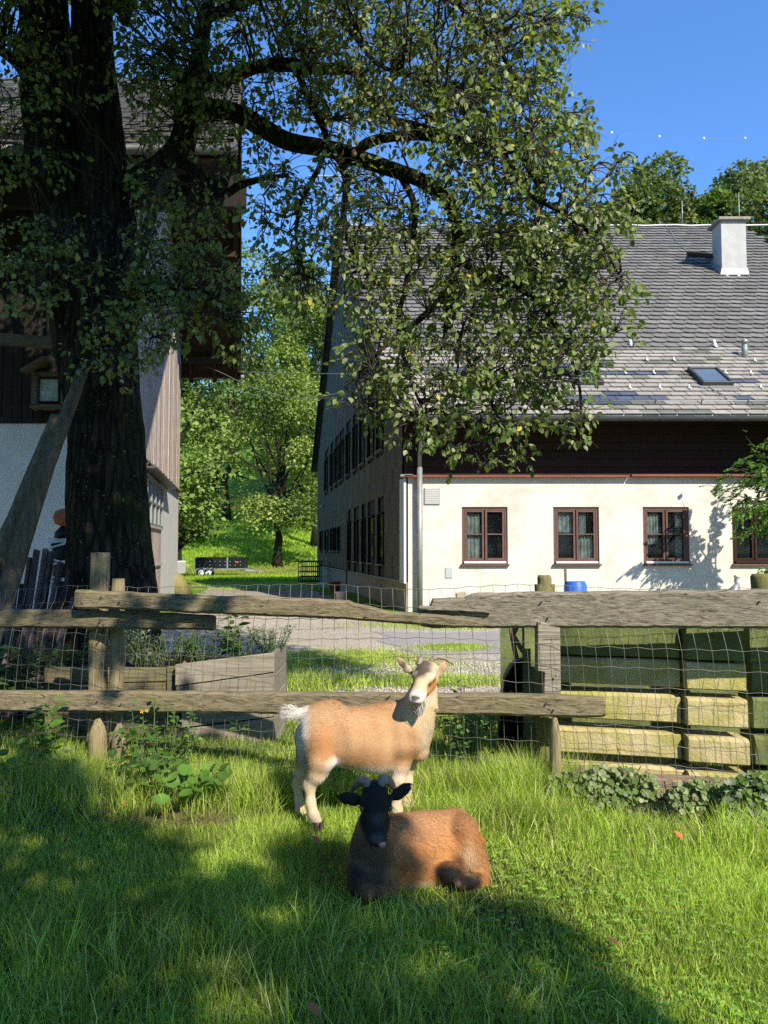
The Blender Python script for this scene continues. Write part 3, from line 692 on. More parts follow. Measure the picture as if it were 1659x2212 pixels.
# roof
rf = MB(); E1, RD, E2 = (10.5, 7.45), (19.2, 14.2), (28.0, 8.3)
def slab(a, c, t0, t1): return [(-16, a[0], a[1] - t0), (BOX(a[0]), a[0], a[1] - t0), (BOX(c[0]), c[0], c[1] - t0), (-16, c[0], c[1] - t0), (-16, a[0], a[1] - t1), (BOX(a[0]), a[0], a[1] - t1), (BOX(c[0]), c[0], c[1] - t1), (-16, c[0], c[1] - t1)]
rf.hexa(slab(E1, RD, .12, .03)); rf.hexa(slab(RD, E2, .12, .03)); broof = rf.build('roof', M['under'], barn)
# barn tiles
q, tme = None, None
qb = MB(); L_ = .34; wb = .29
qb.add([(0, 0, .045), (wb * .97, 0, .045), (wb * .97, L_, .01), (0, L_, .01), (0, 0, .02), (wb * .97, 0, .02), (wb * .97, L_, -.01), (0, L_, -.01)], [(0, 1, 2, 3), (7, 6, 5, 4), (0, 4, 5, 1), (1, 5, 6, 2), (2, 6, 7, 3), (3, 7, 4, 0)])
qb.c = [1.0] * 8; tme = qb.mesh('roof_tile', M['tile_barn']); restb = MB(); restb.c = []; tl = []
d, L2 = plane_of(E1, RD); rows = int(L2 / .27); sa = math.atan2(d.z, d.y)
for r in range(rows):
    y = E1[0] + d.y * r * .27; z = E1[1] + d.z * r * .27; x = BOX(y) - wb - (wb / 2 if r % 2 else 0)
    while x > -12.5:
        tl.append((y, Vector((x, y, z + random.uniform(-.01, .012))))); x -= wb
for k, (y, p) in enumerate(tl):
    if k < 300: link('roof_tile', tme, broof, p, (sa - .05, random.uniform(-.02, .02), random.uniform(-.02, .02)))
    else:
        m3 = Matrix.Rotation(sa - .05, 3, 'X'); restb.add([m3 @ Vector(v) + p for v in qb.v], qb.f); restb.c += [random.uniform(.65, 1.35)] * 8
props(restb.build('far_roof_tiles', M['tile_barn'], broof), kind='stuff')
# soffit boards and rafters on the overhanging rear slope
ds, Lr = plane_of(RD, E2)
nbd = 34
for k in range(nbd):
    t0 = k / nbd; y = RD[0] + ds.y * Lr * (t0 + .5 / nbd); z = RD[1] + ds.z * Lr * (t0 + .5 / nbd) - .15
    x0 = BXF(y) - .1; x1 = BOX(y) - .02; q = MB(); q.box(((x0 + x1) / 2, y, z + random.uniform(-.006, .006)), (x1 - x0, Lr / nbd - .015, .025), Matrix.Rotation(math.atan2(ds.z, ds.y), 3, 'X')); q.build('soffit_board', M['soffit'], barn)
for off in (.35, 1.25, 2.05):
    q = MB(); q.bar(Vector((BXF(RD[0]) + off, RD[0], RD[1] - .3)), Vector((BXF(E2[0]) + off, E2[0] - .05, E2[1] - .28)), .14, .2); q.build('rafter', M['soffit'], barn)
    q = MB(); q.bar(Vector((BXF(E1[0]) + off, E1[0] + .1, E1[1] - .22)), Vector((BXF(RD[0]) + off, RD[0], RD[1] - .22)), .14, .2); q.build('rafter', M['soffit'], barn)
for y_, z_ in ((23.2, brz(23.2) - .5), (26.9, brz(26.9) - .5), (15.5, brz(15.5) - .5), (12.1, brz(12.1) - .5)):
    q = MB(); q.bar(Vector((BXF(y_) - .3, y_, z_)), Vector((BOX(y_) - .15, y_, z_)), .16, .2); q.build('purlin', M['soffit'], barn)
q = MB(); q.bar((BOX(RD[0]) + .02, RD[0], RD[1] - .1), (BOX(E2[0]) + .02, E2[0], E2[1] - .12), .04, .24); q.bar((BOX(E1[0]) + .02, E1[0], E1[1] - .1), (BOX(RD[0]) + .02, RD[0], RD[1] - .1), .04, .24); q.build('rake_board', M['beam'], barn)
q = MB(); q.tube([(-16, 10.42, 7.36), (BOX(10.4) + .05, 10.42, 7.36)], .075, 12); q.build('gutter', M['metal_dark'], barn)
q = MB(); q.tube([(-11, E2[0] + .08, E2[1] - .1), (BOX(28) + .15, E2[0] + .08, E2[1] - .1)], .08, 10); q.build('gutter', M['metal'], barn)
q = MB(); q.box(((-15 + BOX(11.2)) / 2, 11.3, 7.15), (13, .12, .5)); q.build('fascia', M['plank_dark'], barn)
# ------------------------------------------------------------------ trees
def lerp_path(pts, n):
    pts = np.array(pts, float); d = np.r_[0, np.cumsum(np.linalg.norm(np.diff(pts, axis=0), axis=1))]; s = np.linspace(0, d[-1], n)
    return np.stack([np.interp(s, d, pts[:, i]) for i in range(pts.shape[1])], 1)
def smooth_path(pts, n):
    """Catmull-Rom through the points (any number of columns)"""
    p = np.array(pts, float); p = np.vstack([2 * p[0] - p[1], p, 2 * p[-1] - p[-2]]); out_ = []
    m = len(p) - 3
    for i in range(m):
        k = max(2, n // m)
        for t in np.linspace(0, 1, k, endpoint=(i == m - 1)):
            a, b_, c, d = p[i:i + 4]
            out_.append(.5 * ((2 * b_) + (c - a) * t + (2 * a - 5 * b_ + 4 * c - d) * t * t + (3 * b_ - a - 3 * c + d) * t ** 3))
    return np.array(out_)
def bark_tube(pts, rad, n=40, amp=.05, fl=7, seed=0, smooth=True):
    """thick tapered stem with furrowed outline"""
    pts = np.array(pts); V = []; F = []; ref = np.array([0, 1, 0.])
    for i, p in enumerate(pts):
        t = pts[min(i + 1, len(pts) - 1)] - pts[max(i - 1, 0)]; t /= np.linalg.norm(t)
        a = ref - t * ref.dot(t); a /= np.linalg.norm(a); ref = a; b_ = np.cross(t, a)
        for k in range(n):
            q = 2 * math.pi * k / n; d = a * math.cos(q) + b_ * math.sin(q); r = rad[i]
            w = noise.noise(Vector((math.cos(q) * 1.6 + seed, math.sin(q) * 1.6, i * .06))) * .16
            w += noise.noise(Vector((math.cos(q) * fl + seed, math.sin(q) * fl, p[2] * 1.6))) * amp / max(r, .05) * .5
            w += -abs(noise.noise(Vector((math.cos(q) * fl * 2 + seed, math.sin(q) * fl * 2, p[2] * 3)))) * amp / max(r, .05) * .5
            V.append(p + d * r * (1 + w))
    for i in range(len(pts) - 1):
        for k in range(n): F.append((i * n + k, i * n + (k + 1) % n, (i + 1) * n + (k + 1) % n, (i + 1) * n + k))
    return V, F
def tree_leaves(name, pos, dirs, size, palette, m, tv=LEAF_V, tf=LEAF_F, up=(0, 0, 1), tilt=.7, width=None):
    n = len(pos); nn = nrm(np.array(up)[None] + rng.normal(0, tilt, (n, 3)))
    Mx = frames(nrm(dirs), nn); pal = np.array(palette); c = pal[rng.integers(0, len(pal), n)] * rng.uniform(.75, 1.25, (n, 1))
    sc_ = rng.uniform(.7, 1.25, n) * size
    return scatter(tv, tf, Mx, pos, sc_, c)

# far and middle-distance trees: crowns of many leaf clumps
GREENS = [(.09, .145, .032), (.11, .17, .038), (.065, .125, .022), (.15, .23, .035)]
def crown_tree(name, label, cat, x, y, h, w, seed, palette=GREENS, group=None, n=7000, leaf=.30, trunk_h=.25, cone=False, base=None, lobes=26, up=.6, fill=1.0):
    g = np.random.default_rng(seed); z0 = hz(x, y) - .1 if base is None else base
    root = thing(name, label, cat, (x, y, z0), group)
    ch = h * (1 - trunk_h); cz = h * trunk_h
    C = []; Rr = []
    for i in range(lobes):
        t = g.uniform(0.03, 1); a = g.uniform(0, 2 * math.pi)
        prof = (math.sin(math.pi * min(1, t * .95 + .08)) ** .6) if not cone else (1.02 - t) ** .8
        rr = w / 2 * prof * g.uniform(.45, .95)
        C.append((rr * math.cos(a), rr * math.sin(a), cz + ch * t * .93)); Rr.append(w * g.uniform(.12, .23) * (1 if not cone else max(.25, 1 - t)))
    C = np.array(C); Rr = np.array(Rr) * fill
    idx = g.choice(lobes, n, p=Rr ** 2 / (Rr ** 2).sum()); d = nrm(g.normal(0, 1, (n, 3))); d[:, 2] = np.where(d[:, 2] < -.3, -d[:, 2], d[:, 2])
    pos = C[idx] + d * (Rr[idx] * g.uniform(.55, 1.08, n) ** .7)[:, None] * np.array([1, 1, .8])
    droop = d * .8 + g.normal(0, .5, (n, 3)) + np.array([0, 0, -.35]); nn = nrm(d * 1.0 + np.array([0, 0, up]) + g.normal(0, .45, (n, 3)))
    pal = np.array(palette); lc = pal[g.integers(0, len(pal), lobes)][idx] * g.uniform(.7, 1.35, (n, 1))
    V, F, Cc = scatter(QUAD_V, QUAD_F, frames(nrm(droop), nn), pos, g.uniform(.6, 1.3, n) * leaf, lc)
    link('crown', npmesh('crown', V, F, Cc, M['leafy_far']), root, root.location)
    q = MB(); hh = h * (trunk_h + .35); pts = [(g.uniform(-.03, .03) * h * t, g.uniform(-.03, .03) * h * t, hh * t) for t in np.linspace(0, 1, 8)]
    r0 = max(.12, w * .035); q.tube(pts, [r0 * (1.35 if i == 0 else 1 - .09 * i) for i in range(8)], 10)
    me = q.mesh('trunk', M['bark']); link('trunk', me, root, root.location)
    q = MB()
    for i in range(0, lobes, 2):
        t0 = g.uniform(.45, .95); s_ = np.array(pts[int(t0 * 7)]); q.tube([s_, (s_ + C[i]) / 2 + np.array([0, 0, -.02 * h]), C[i]], [r0 * .4, r0 * .25, r0 * .1], 6, cap=False)
    link('branches', q.mesh('branches', M['bark']), root, root.location)
    return root
YG = [(.19, .245, .05), (.15, .21, .045), (.24, .285, .065), (.10, .15, .035)]
DG = [(.095, .13, .042), (.125, .155, .05), (.07, .10, .036), (.155, .18, .065)]
crown_tree('walnut_tree', 'broad bright green walnut tree leaning out from behind the barn corner', 'tree', -12.6, 38, 14.5, 9.0, 11, [(.16, .245, .06), (.20, .28, .07), (.11, .18, .045)], n=16000, leaf=.27, trunk_h=.22, lobes=46)
crown_tree('ash_tree', 'slender ash tree with a bare dark trunk on the meadow edge beside the trailer', 'tree', -8.64, 60, 16.5, 10.5, 12, YG, n=15000, leaf=.26, trunk_h=.17, lobes=44)
crown_tree('maple_tree', 'tall yellow-green tree rising directly left of the farmhouse gable', 'tree', -6.4, 68, 24, 9.5, 13, YG, n=13000, leaf=.30, trunk_h=.30, lobes=44)
crown_tree('meadow_tree', 'small drooping tree on the meadow below the walnut beside the white barn corner', 'tree', -13.9, 50, 6.4, 6.4, 14, GREENS, n=8000, leaf=.2, trunk_h=.40, lobes=24)
for i, (x, y, h, w, s_) in enumerate([(-26, 78, 33, 13, 21), (-17.5, 82, 35, 13, 22), (-10, 86, 32, 12, 23), (-3, 92, 29, 12, 24), (-22, 96, 37, 14, 25), (4, 90, 20, 10, 26), (-12, 104, 32, 15, 27)]):
    lab = ['tall sunlit tree rising at the barn roof edge on the hill', 'tall yellow-green tree in the gap just right of the barn overhang', 'dark broad tree in the middle of the gap between barn and farmhouse', 'tree on the hill close to the farmhouse ridge end', 'high tree standing farthest left on the hill behind the barn', 'low tree hidden behind the farmhouse ridge', 'distant dark tree filling the gap between barn and farmhouse'][i]
    crown_tree('hill_tree', lab, 'tree', x, y, h, w, s_, [YG, YG, GREENS, DG, YG, DG, DG][i], 'trees on the hill behind the farm', n=9000, leaf=.42, trunk_h=.1, lobes=40, fill=1.2)
for i, (px, top, w, Y, s_) in enumerate([(1365, 405, 7.5, 66, 31), (1430, 352, 9.5, 68, 32), (1492, 398, 8, 72, 33), (1545, 412, 8, 66, 34), (1600, 346, 10, 67, 35), (1665, 338, 10, 70, 36), (1760, 330, 12, 74, 37), (1300, 450, 9, 75, 38)]):
    p = P(px, top, Y); h = p.z - hz(p.x, Y)
    lab = ['small tree top at the left end of the group above the roof', 'feathery tall tree top above the roof with a broken outline', 'low tree top in the dip above the roof', 'second low tree top in the dip left of the chimney', 'dense rounded tree top straight above the chimney', 'tallest tree top at the right edge of the picture above the roof', 'tree standing beyond the right edge of the roof', 'low distant tree top behind the apple leaves at the ridge'][i]
    crown_tree('ridge_tree', lab, 'tree', p.x, Y, h, w, s_, DG if i != 3 else GREENS, 'tree tops above the farmhouse roof', n=9000, leaf=.42, trunk_h=.45, lobes=46, fill=1.15)

# unseen trees added behind and beside the viewer to cut low sky light
proto = crown_tree('sky_block_tree', 'unseen dense tree added behind the viewer to cut sky light', 'tree', -30, -24, 13, 11, 91, DG, 'unseen trees added to cut sky light', n=5000, leaf=.6, trunk_h=.15, lobes=30, fill=1.3)
for i, (x, y, s_) in enumerate([(-20, -28, 1.1), (-10, -32, 1.2), (0, -36, 1.0), (-26, -12, 1.0), (-24, 0, 1.1), (-30, 10, 1.2), (12, -42, 1.1), (-6, -24, .9), (36, -30, 1.0), (38, -12, 1.2), (40, 4, 1.1), (26, -44, 1.0), (-16, -18, .8)]):
    o = proto.copy(); COL.objects.link(o); o['label'] = 'unseen tree added to cut sky light, ' + ['far left behind the viewer', 'left behind the viewer and farther back', 'straight behind the viewer, far back', 'at the far left beside the viewer', 'left of the barn front', 'left of the barn middle', 'right behind the viewer, farthest back', 'closest straight behind the viewer', 'far right behind the viewer', 'right of the farmhouse yard', 'far right beside the farmhouse', 'right behind the viewer by the back row', 'small one, left behind the viewer'][i]; o.location = (x, y, hz(x, y) - .1); o.scale = (s_,) * 3; o.rotation_euler = (0, 0, i * 1.3)
    for ch in proto.children:
        c = ch.copy(); COL.objects.link(c); c.parent = o

# ------------------------------------------------------------------ the old pear tree in front of the barn
TY = 7.6; S7 = TY / FPX
apple = thing('old_pear_tree', 'huge old pear tree with dark mossy double trunk and drooping leafy limbs', 'tree', (P(240, 1500, TY).x, TY, 0))
def px7(lst, Y=TY, wob_=0): return [tuple(P(a, c, Y)) for a, c in lst]
V_, F_ = [], []
def addstem(pxs, radpx, Y=TY, n=150, ring=96, amp=.05, seed=0):
    q = smooth_path([(*P(a, c, Y + dy), r * S7) for (a, c, dy), r in zip(pxs, radpx)], n)
    v, f = bark_tube(q[:, :3], q[:, 3], ring, amp, 7, seed); k = len(V_); V_.extend(v); F_.extend([tuple(i + k for i in x) for x in f])
addstem([(250, 1560, 0), (245, 1400, 0), (238, 1200, 0), (232, 1000, 0), (218, 800, 0), (222, 640, 0), (238, 500, .05), (222, 330, .1), (205, 150, .1), (200, 0, .15), (205, -180, .2)], [116, 100, 88, 78, 74, 74, 58, 50, 46, 42, 38], seed=3)
addstem([(225, 1000, .1), (190, 800, .1), (165, 640, .1), (138, 480, .15), (112, 300, .2), (100, 130, .25), (96, 0, .3), (84, -180, .35)], [52, 58, 60, 60, 60, 58, 56, 48], seed=9)
addstem([(270, 1240, -.1), (300, 1330, -.15), (318, 1420, -.2), (330, 1530, -.25)], [55, 42, 38, 34], n=60, ring=40, seed=5)
me = bpy.data.meshes.new('trunk'); o_ = apple.location
me.from_pydata([tuple(Vector(v) - o_) for v in V_], [], F_); me.polygons.foreach_set('use_smooth', [True] * len(F_)); link('trunk', me, apple, o_, mat=M['bark'])
limbs = {
 'main': ([(270, 420, 0), (310, 385, 0), (355, 360, -.1), (390, 315, -.1), (408, 262, -.1), (455, 235, -.2), (510, 243, -.3), (560, 270, -.5), (620, 303, -.6), (715, 322, -.7), (790, 347, -.8), (858, 370, -.9), (910, 390, -1.0), (960, 430, -1.0), (984, 475, -1.0), (990, 545, -1.0), (978, 610, -1.0), (966, 690, -1.0), (958, 740, -1)], [40, 32, 30, 28, 27, 20, 19, 19, 18, 17, 16, 15, 14, 13, 13, 12, 9, 6, 3]),
 'up': ([(395, 320, -.1), (410, 250, -.1), (412, 200, -.1), (428, 130, -.1), (438, 60, -.1), (450, 0, -.1), (455, -120, -.1)], [27, 25, 22, 20, 18, 16, 12]),
 'mid': ([(410, 190, -.1), (450, 178, -.2), (500, 168, -.2), (553, 145, -.2), (620, 140, -.3), (690, 148, -.4), (760, 152, -.4), (790, 190, -.5), (825, 250, -.6), (895, 270, -.6), (960, 290, -.7), (1010, 330, -.8)], [15, 15, 14, 14, 14, 12, 10, 9, 9, 8, 6, 3]),
 'fork': ([(765, 335, -.75), (790, 312, -.8), (830, 298, -.9), (895, 292, -1), (970, 300, -1.1), (1040, 308, -1.2), (1075, 312, -1.3), (1130, 350, -1.4), (1170, 420, -1.5)], [9, 10, 9, 9, 8, 8, 6, 4, 3]),
 'low': ([(385, 345, -.1), (430, 380, -.2), (475, 420, -.3), (520, 400, -.5), (575, 385, -.7), (620, 380, -.9)], [14, 12, 10, 8, 5, 3]),
 'hang1': ([(712, 325, -.7), (738, 350, -.8), (748, 400, -.8), (742, 470, -.9), (760, 540, -1), (800, 600, -1.1), (835, 620, -1.1)], [9, 9, 7, 6, 5, 4, 2]),
 'hang2': ([(640, 145, -.3), (665, 210, -.4), (690, 260, -.5), (705, 300, -.6), (690, 360, -.7), (650, 440, -.9), (640, 520, -1), (660, 600, -1)], [8, 8, 7, 6, 5, 4, 3, 2]),
 'drop': ([(868, 380, -.9), (893, 440, -1), (893, 520, -1), (880, 600, -1.1), (860, 700, -1.2), (880, 800, -1.3), (915, 890, -1.3)], [8, 6, 6, 5, 4, 3, 2]),
 'side1': ([(970, 625, -1), (940, 660, -1.1), (900, 695, -1.2), (860, 725, -1.2), (800, 780, -1.3), (770, 830, -1.3)], [7, 6, 6, 4, 3, 2]),
 'side2': ([(990, 560, -1), (1048, 595, -1.1), (1107, 613, -1.2), (1170, 660, -1.3), (1220, 740, -1.4), (1250, 830, -1.4), (1255, 900, -1.4)], [8, 8, 7, 6, 4, 3, 2]),
 'tail': ([(966, 690, -1), (1000, 760, -1.1), (1040, 830, -1.2), (1075, 900, -1.2), (1110, 960, -1.2)], [5, 4, 3, 3, 2]),
 'right': ([(1075, 312, -1.3), (1130, 400, -1.4), (1160, 430, -1.4), (1230, 470, -1.5), (1300, 530, -1.5), (1340, 600, -1.5)], [5, 5, 4, 4, 3, 2]),
 'top1': ([(440, 40, -.1), (560, -10, -.3), (700, -60, -.6), (850, -60, -.9), (980, 0, -1.1), (1060, 80, -1.2), (1120, 180, -1.3)], [12, 11, 9, 8, 6, 4, 3]),
 'top2': ([(730, -60, -.6), (745, 40, -.7), (775, 90, -.8), (820, 140, -.9), (900, 170, -1), (1000, 190, -1.1)], [5, 5, 5, 4, 3, 2]),
 'left1': ([(110, 240, .2), (70, 190, .1), (30, 130, 0), (-40, 90, -.2), (-120, 90, -.3)], [16, 13, 12, 10, 8]),
 'left2': ([(150, 560, .1), (80, 640, -.1), (20, 600, -.3), (-60, 560, -.4)], [8, 7, 6, 4]),
 'knee': ([(260, 640, -.2), (300, 650, -.4), (350, 640, -.6), (420, 620, -.7), (470, 650, -.8)], [10, 7, 5, 4, 2]),
 'stub': ([(250, 690, -.3), (260, 730, -.6), (230, 770, -.8), (180, 800, -.9)], [6, 4, 3, 2]),
}
segs = []
for k, (pts, rad) in limbs.items():
    q = smooth_path([(*P(a, c, TY + dy), r * S7) for (a, c, dy), r in zip(pts, rad)], 70)
    v, f = bark_tube(q[:, :3], np.maximum(q[:, 3], .006), 20, .02, 4, hash(k) % 7)
    me = bpy.data.meshes.new('limb'); o0 = Vector(q[0, :3]); me.from_pydata([tuple(Vector(w) - o0) for w in v], [], f); me.polygons.foreach_set('use_smooth', [True] * len(f))
    link('limb', me, apple, o0, mat=M['bark']); segs.append(q)
nodes = np.vstack(segs)[:, :3]
# foliage masses: (px, py, rx, ry, depth offset, depth spread, number of sprays)
MASS = [
 (560, 60, 190, 95, -.2, .8, 170), (330, 60, 110, 80, -.3, .5, 70), (760, 70, 140, 110, -.5, .9, 190), (960, 90, 130, 130, -.8, .8, 210), (1120, 60, 110, 70, -1, .6, 95), (1190, 35, 70, 40, -1.1, .4, 26),
 (600, 210, 130, 70, -.4, .7, 62), (760, 220, 120, 90, -.6, .8, 88), (930, 230, 150, 90, -.9, .8, 165), (1090, 220, 130, 90, -1.2, .7, 165), (1130, 150, 95, 45, -1.2, .5, 46), (1220, 262, 55, 26, -1.4, .3, 20),
 (520, 340, 100, 50, -.4, .6, 30), (690, 380, 130, 60, -.8, .6, 46), (850, 420, 120, 70, -1, .7, 60), (1060, 340, 130, 80, -1.3, .7, 150), (1190, 340, 90, 60, -1.5, .5, 72),
 (1150, 450, 160, 80, -1.4, .6, 175), (1300, 455, 70, 34, -1.6, .3, 34), (1350, 345, 42, 18, -1.6, .2, 9), (1300, 365, 45, 22, -1.6, .2, 10), (1360, 440, 40, 14, -1.6, .2, 6),
 (620, 470, 90, 60, -.9, .5, 40), (760, 500, 100, 70, -1, .6, 62), (900, 520, 120, 70, -1.1, .6, 84), (1080, 560, 140, 90, -1.3, .6, 165), (1230, 560, 110, 90, -1.5, .5, 120), (1310, 600, 60, 60, -1.6, .3, 32),
 (640, 590, 80, 70, -1, .5, 54), (760, 620, 90, 60, -1.1, .5, 62), (900, 650, 110, 80, -1.2, .6, 92), (1080, 690, 120, 80, -1.3, .5, 118), (1230, 690, 90, 80, -1.5, .4, 82), (1330, 705, 50, 26, -1.6, .2, 16),
 (830, 760, 80, 70, -1.3, .4, 68), (950, 790, 110, 80, -1.3, .5, 100), (1090, 800, 110, 70, -1.4, .5, 92), (1210, 790, 90, 60, -1.5, .4, 58), (790, 850, 60, 50, -1.3, .3, 28),
 (900, 890, 90, 50, -1.3, .4, 54), (1010, 910, 90, 45, -1.3, .4, 50), (1130, 880, 80, 45, -1.4, .4, 36), (1245, 890, 60, 35, -1.4, .3, 20), (1060, 975, 80, 25, -1.3, .3, 20), (1240, 935, 26, 26, -1.4, .2, 7),
 (370, 220, 90, 90, -.2, .4, 55), (300, 330, 60, 60, .3, .3, 18), (430, 470, 70, 70, -.3, .4, 34), (430, 600, 90, 60, -.6, .4, 62), (470, 670, 80, 55, -.7, .4, 52), (330, 570, 70, 60, -.5, .4, 34), (360, 680, 60, 60, -.6, .3, 32),
 (250, 690, 80, 30, -.8, .3, 26), (250, 775, 75, 22, -.95, .2, 24), (350, 740, 40, 26, -.7, .2, 10), (300, 640, 70, 40, -.6, .3, 24), (520, 720, 50, 50, -.7, .3, 16),
 (1248, 28, 38, 18, -1.1, .2, 12), (1262, 245, 34, 16, -1.4, .2, 9), (325, 470, 40, 90, -.5, .3, 26), (340, 400, 50, 50, -.5, .3, 18), (315, 560, 40, 60, -.6, .3, 18), (370, 130, 110, 60, -.35, .5, 60), (330, 180, 90, 60, -.3, .4, 36), (480, 250, 60, 50, -.4, .3, 20), (450, 180, 60, 40, -.5, .3, 20), (60, 320, 90, 60, -.4, .3, 26), (20, 45, 50, 60, -.3, .4, 34), (40, 210, 60, 60, -.2, .4, 20), (90, 110, 60, 70, -.5, .3, 20), (160, 200, 60, 60, -.6, .3, 14), (110, 500, 70, 40, -.6, .3, 24), (60, 570, 70, 40, -.6, .3, 30), (160, 590, 60, 50, -.6, .3, 24), (60, 640, 60, 30, -.5, .3, 14), (-60, 300, 80, 300, -.3, .5, 90),
 (400, -90, 420, 80, -.5, 1.4, 330), (900, -90, 330, 80, -1, 1.2, 260), (0, -100, 200, 90, -.4, 1.0, 120),
]
pos_l, dir_l, tw = [], [], MB(); SUNLIT = np.array(-LIGHT)
tree_nodes = nodes.copy(); npt = 0
tnum = 0
def spray(tip_, start, L, g, leafsp=.034, droop=.5):
    """a curved twig from start to tip with alternating leaves"""
    global npt
    a = np.array(start); c = np.array(tip_); m = (a + c) / 2 + g.normal(0, .06, 3) * np.linalg.norm(c - a) + np.array([0, 0, .12 * np.linalg.norm(c - a)])
    t = np.linspace(0, 1, 6)[:, None]; q = (1 - t) ** 2 * a + 2 * t * (1 - t) * m + t * t * c
    end = q[-1]; d = nrm(q[-1] - q[-2]); d = nrm(d * .8 + g.normal(0, .5, 3) + np.array([0, 0, -droop]))
    tw.tube([tuple(p) for p in q], [.006, .005, .0045, .004, .0035, .003], 4, cap=False)
    e2 = end + d * L; m2 = end + d * L * .5 + g.normal(0, .02, 3) + np.array([0, 0, .02]); tw.tube([tuple(end), tuple(m2), tuple(e2)], [.0028, .002, .0012], 4, cap=False)
    k = max(4, int(L / leafsp)); tt = np.sort(g.uniform(0, 1.02, k)); base = (1 - tt[:, None]) ** 2 * end + 2 * tt[:, None] * (1 - tt[:, None]) * m2 + tt[:, None] ** 2 * e2
    off = g.normal(0, 1, (k, 3)); off -= d * (off @ d)[:, None]; off = nrm(off)
    dd = nrm(off * .8 + d * .6 + np.array([0, 0, -.55])); base = base + off * .022
    pos_l.append(base); dir_l.append(dd)
g = np.random.default_rng(99)
for (mx, my, rx, ry, dy, sp_, cnt) in MASS:
    cnt = int(cnt * (1.05 if (my > 400 and mx > 700) else (1.25 if mx > 900 else 1.5))); subs = []
    nsub = max(1, cnt // 9)
    for i in range(nsub):
        for _ in range(20):
            u, v = g.uniform(-1, 1, 2)
            if u * u + v * v < .85: break
        c = np.array(P(mx + u * rx, my + v * ry, TY + dy + g.uniform(-sp_, sp_) * .8)); dist = np.linalg.norm((nodes - c) * np.array([1, .7, 1]), axis=1); j = int(np.argmin(dist)); s0 = nodes[j]
        mid = (s0 + c) / 2 + g.normal(0, .08, 3) + np.array([0, 0, .15 * np.linalg.norm(c - s0)])
        t = np.linspace(0, 1, 7)[:, None]; q = (1 - t) ** 2 * s0 + 2 * t * (1 - t) * mid + t * t * c
        q += g.normal(0, .015, q.shape); tw.tube([tuple(p) for p in q], list(np.linspace(.013, .005, 7)), 5, cap=False); subs.append(q)
    allsub = np.vstack(subs)
    for i in range(cnt):
        for _ in range(20):
            u, v = g.uniform(-1, 1, 2)
            if u * u + v * v < 1: break
        c = np.array(P(mx + u * rx, my + v * ry, TY + dy + g.uniform(-sp_, sp_)))
        j = int(np.argmin(np.linalg.norm(allsub - c, axis=1))); spray(c, allsub[j], g.uniform(.12, .26), g, droop=.35)
pos = np.vstack(pos_l); dirs = np.vstack(dir_l)
PEAR = [(.12, .17, .045), (.145, .20, .05), (.10, .145, .042), (.18, .225, .07), (.22, .24, .11)]
nL_ = len(pos); nn = nrm(np.array([0, 0, .5])[None] + SUNLIT[None] * .25 + g.normal(0, .55, (nL_, 3)))
Mx = frames(dirs, nn); pal = np.array(PEAR); col = pal[g.integers(0, 5, nL_)] * g.uniform(.8, 1.25, (nL_, 1)); yel = g.random(nL_) < .012; col[yel] = np.array([.42, .34, .03])
size = g.uniform(.036, .074, nL_)
# the largest-looking leaves become single objects, the rest one mesh
sx = pos[:, 0] / pos[:, 1] * FPX + CXP; sy = CYP - (pos[:, 2] - CAM_H) / pos[:, 1] * FPX * .995 + 82
vis_ = (sx > 10) & (sx < 1650) & (sy > 10) & (sy < 1100); rank = np.where(vis_, size / pos[:, 1], 0); big = np.argsort(-rank)[:300]; mask = np.ones(nL_, bool); mask[big] = False
V, F, C = scatter(LEAF_V, LEAF_F, Mx[mask], pos[mask], size[mask], col[mask])
props(link('foliage', npmesh('foliage', V, F, C, M['leafy']), apple, (0, 0, 0)), kind='stuff')
variants = []
for k in range(6):
    c = np.tile(pal[k % 5], (len(LEAF_V), 1)); variants.append(npmesh('leaf', LEAF_V, LEAF_F, c, M['leafy']))
for i in big:
    o = bpy.data.objects.new('leaf', variants[int(i) % 6]); COL.objects.link(o); o.parent = apple
    m4 = Matrix(Mx[i]).to_4x4(); o.location = Vector(pos[i]) - apple.location; o.rotation_euler = m4.to_euler(); s_ = float(size[i]); o.scale = (s_, s_, s_)
props(link('twigs', tw.mesh('twigs', M['twig']), apple, (0, 0, 0)), kind='stuff')
print('pear leaves', nL_)
# a few pears
for (a, c) in ((1255, 502), (1420, 465), (1160, 455), (1225, 463), (765, 330), (1432, 612)):
    if a > 1380: a -= 130
    p = P(a, c, TY - 1.6); q = MB(); q.lathe(p, [(.002, -.035), (.018, -.03), (.024, -.012), (.022, .008), (.012, .026), (.003, .034)], 10); q.build('pear', M['terracotta'], apple)
# prop pole under the main limb
q = MB(); q.tube(px7([(285, 640), (315, 500), (350, 400), (372, 370)], TY - .5), [.055, .055, .05, .045], 10); props(q.build('limb_prop', M['beam']), 'pale wooden pole propping up the lowest limb of the pear tree', 'pole')

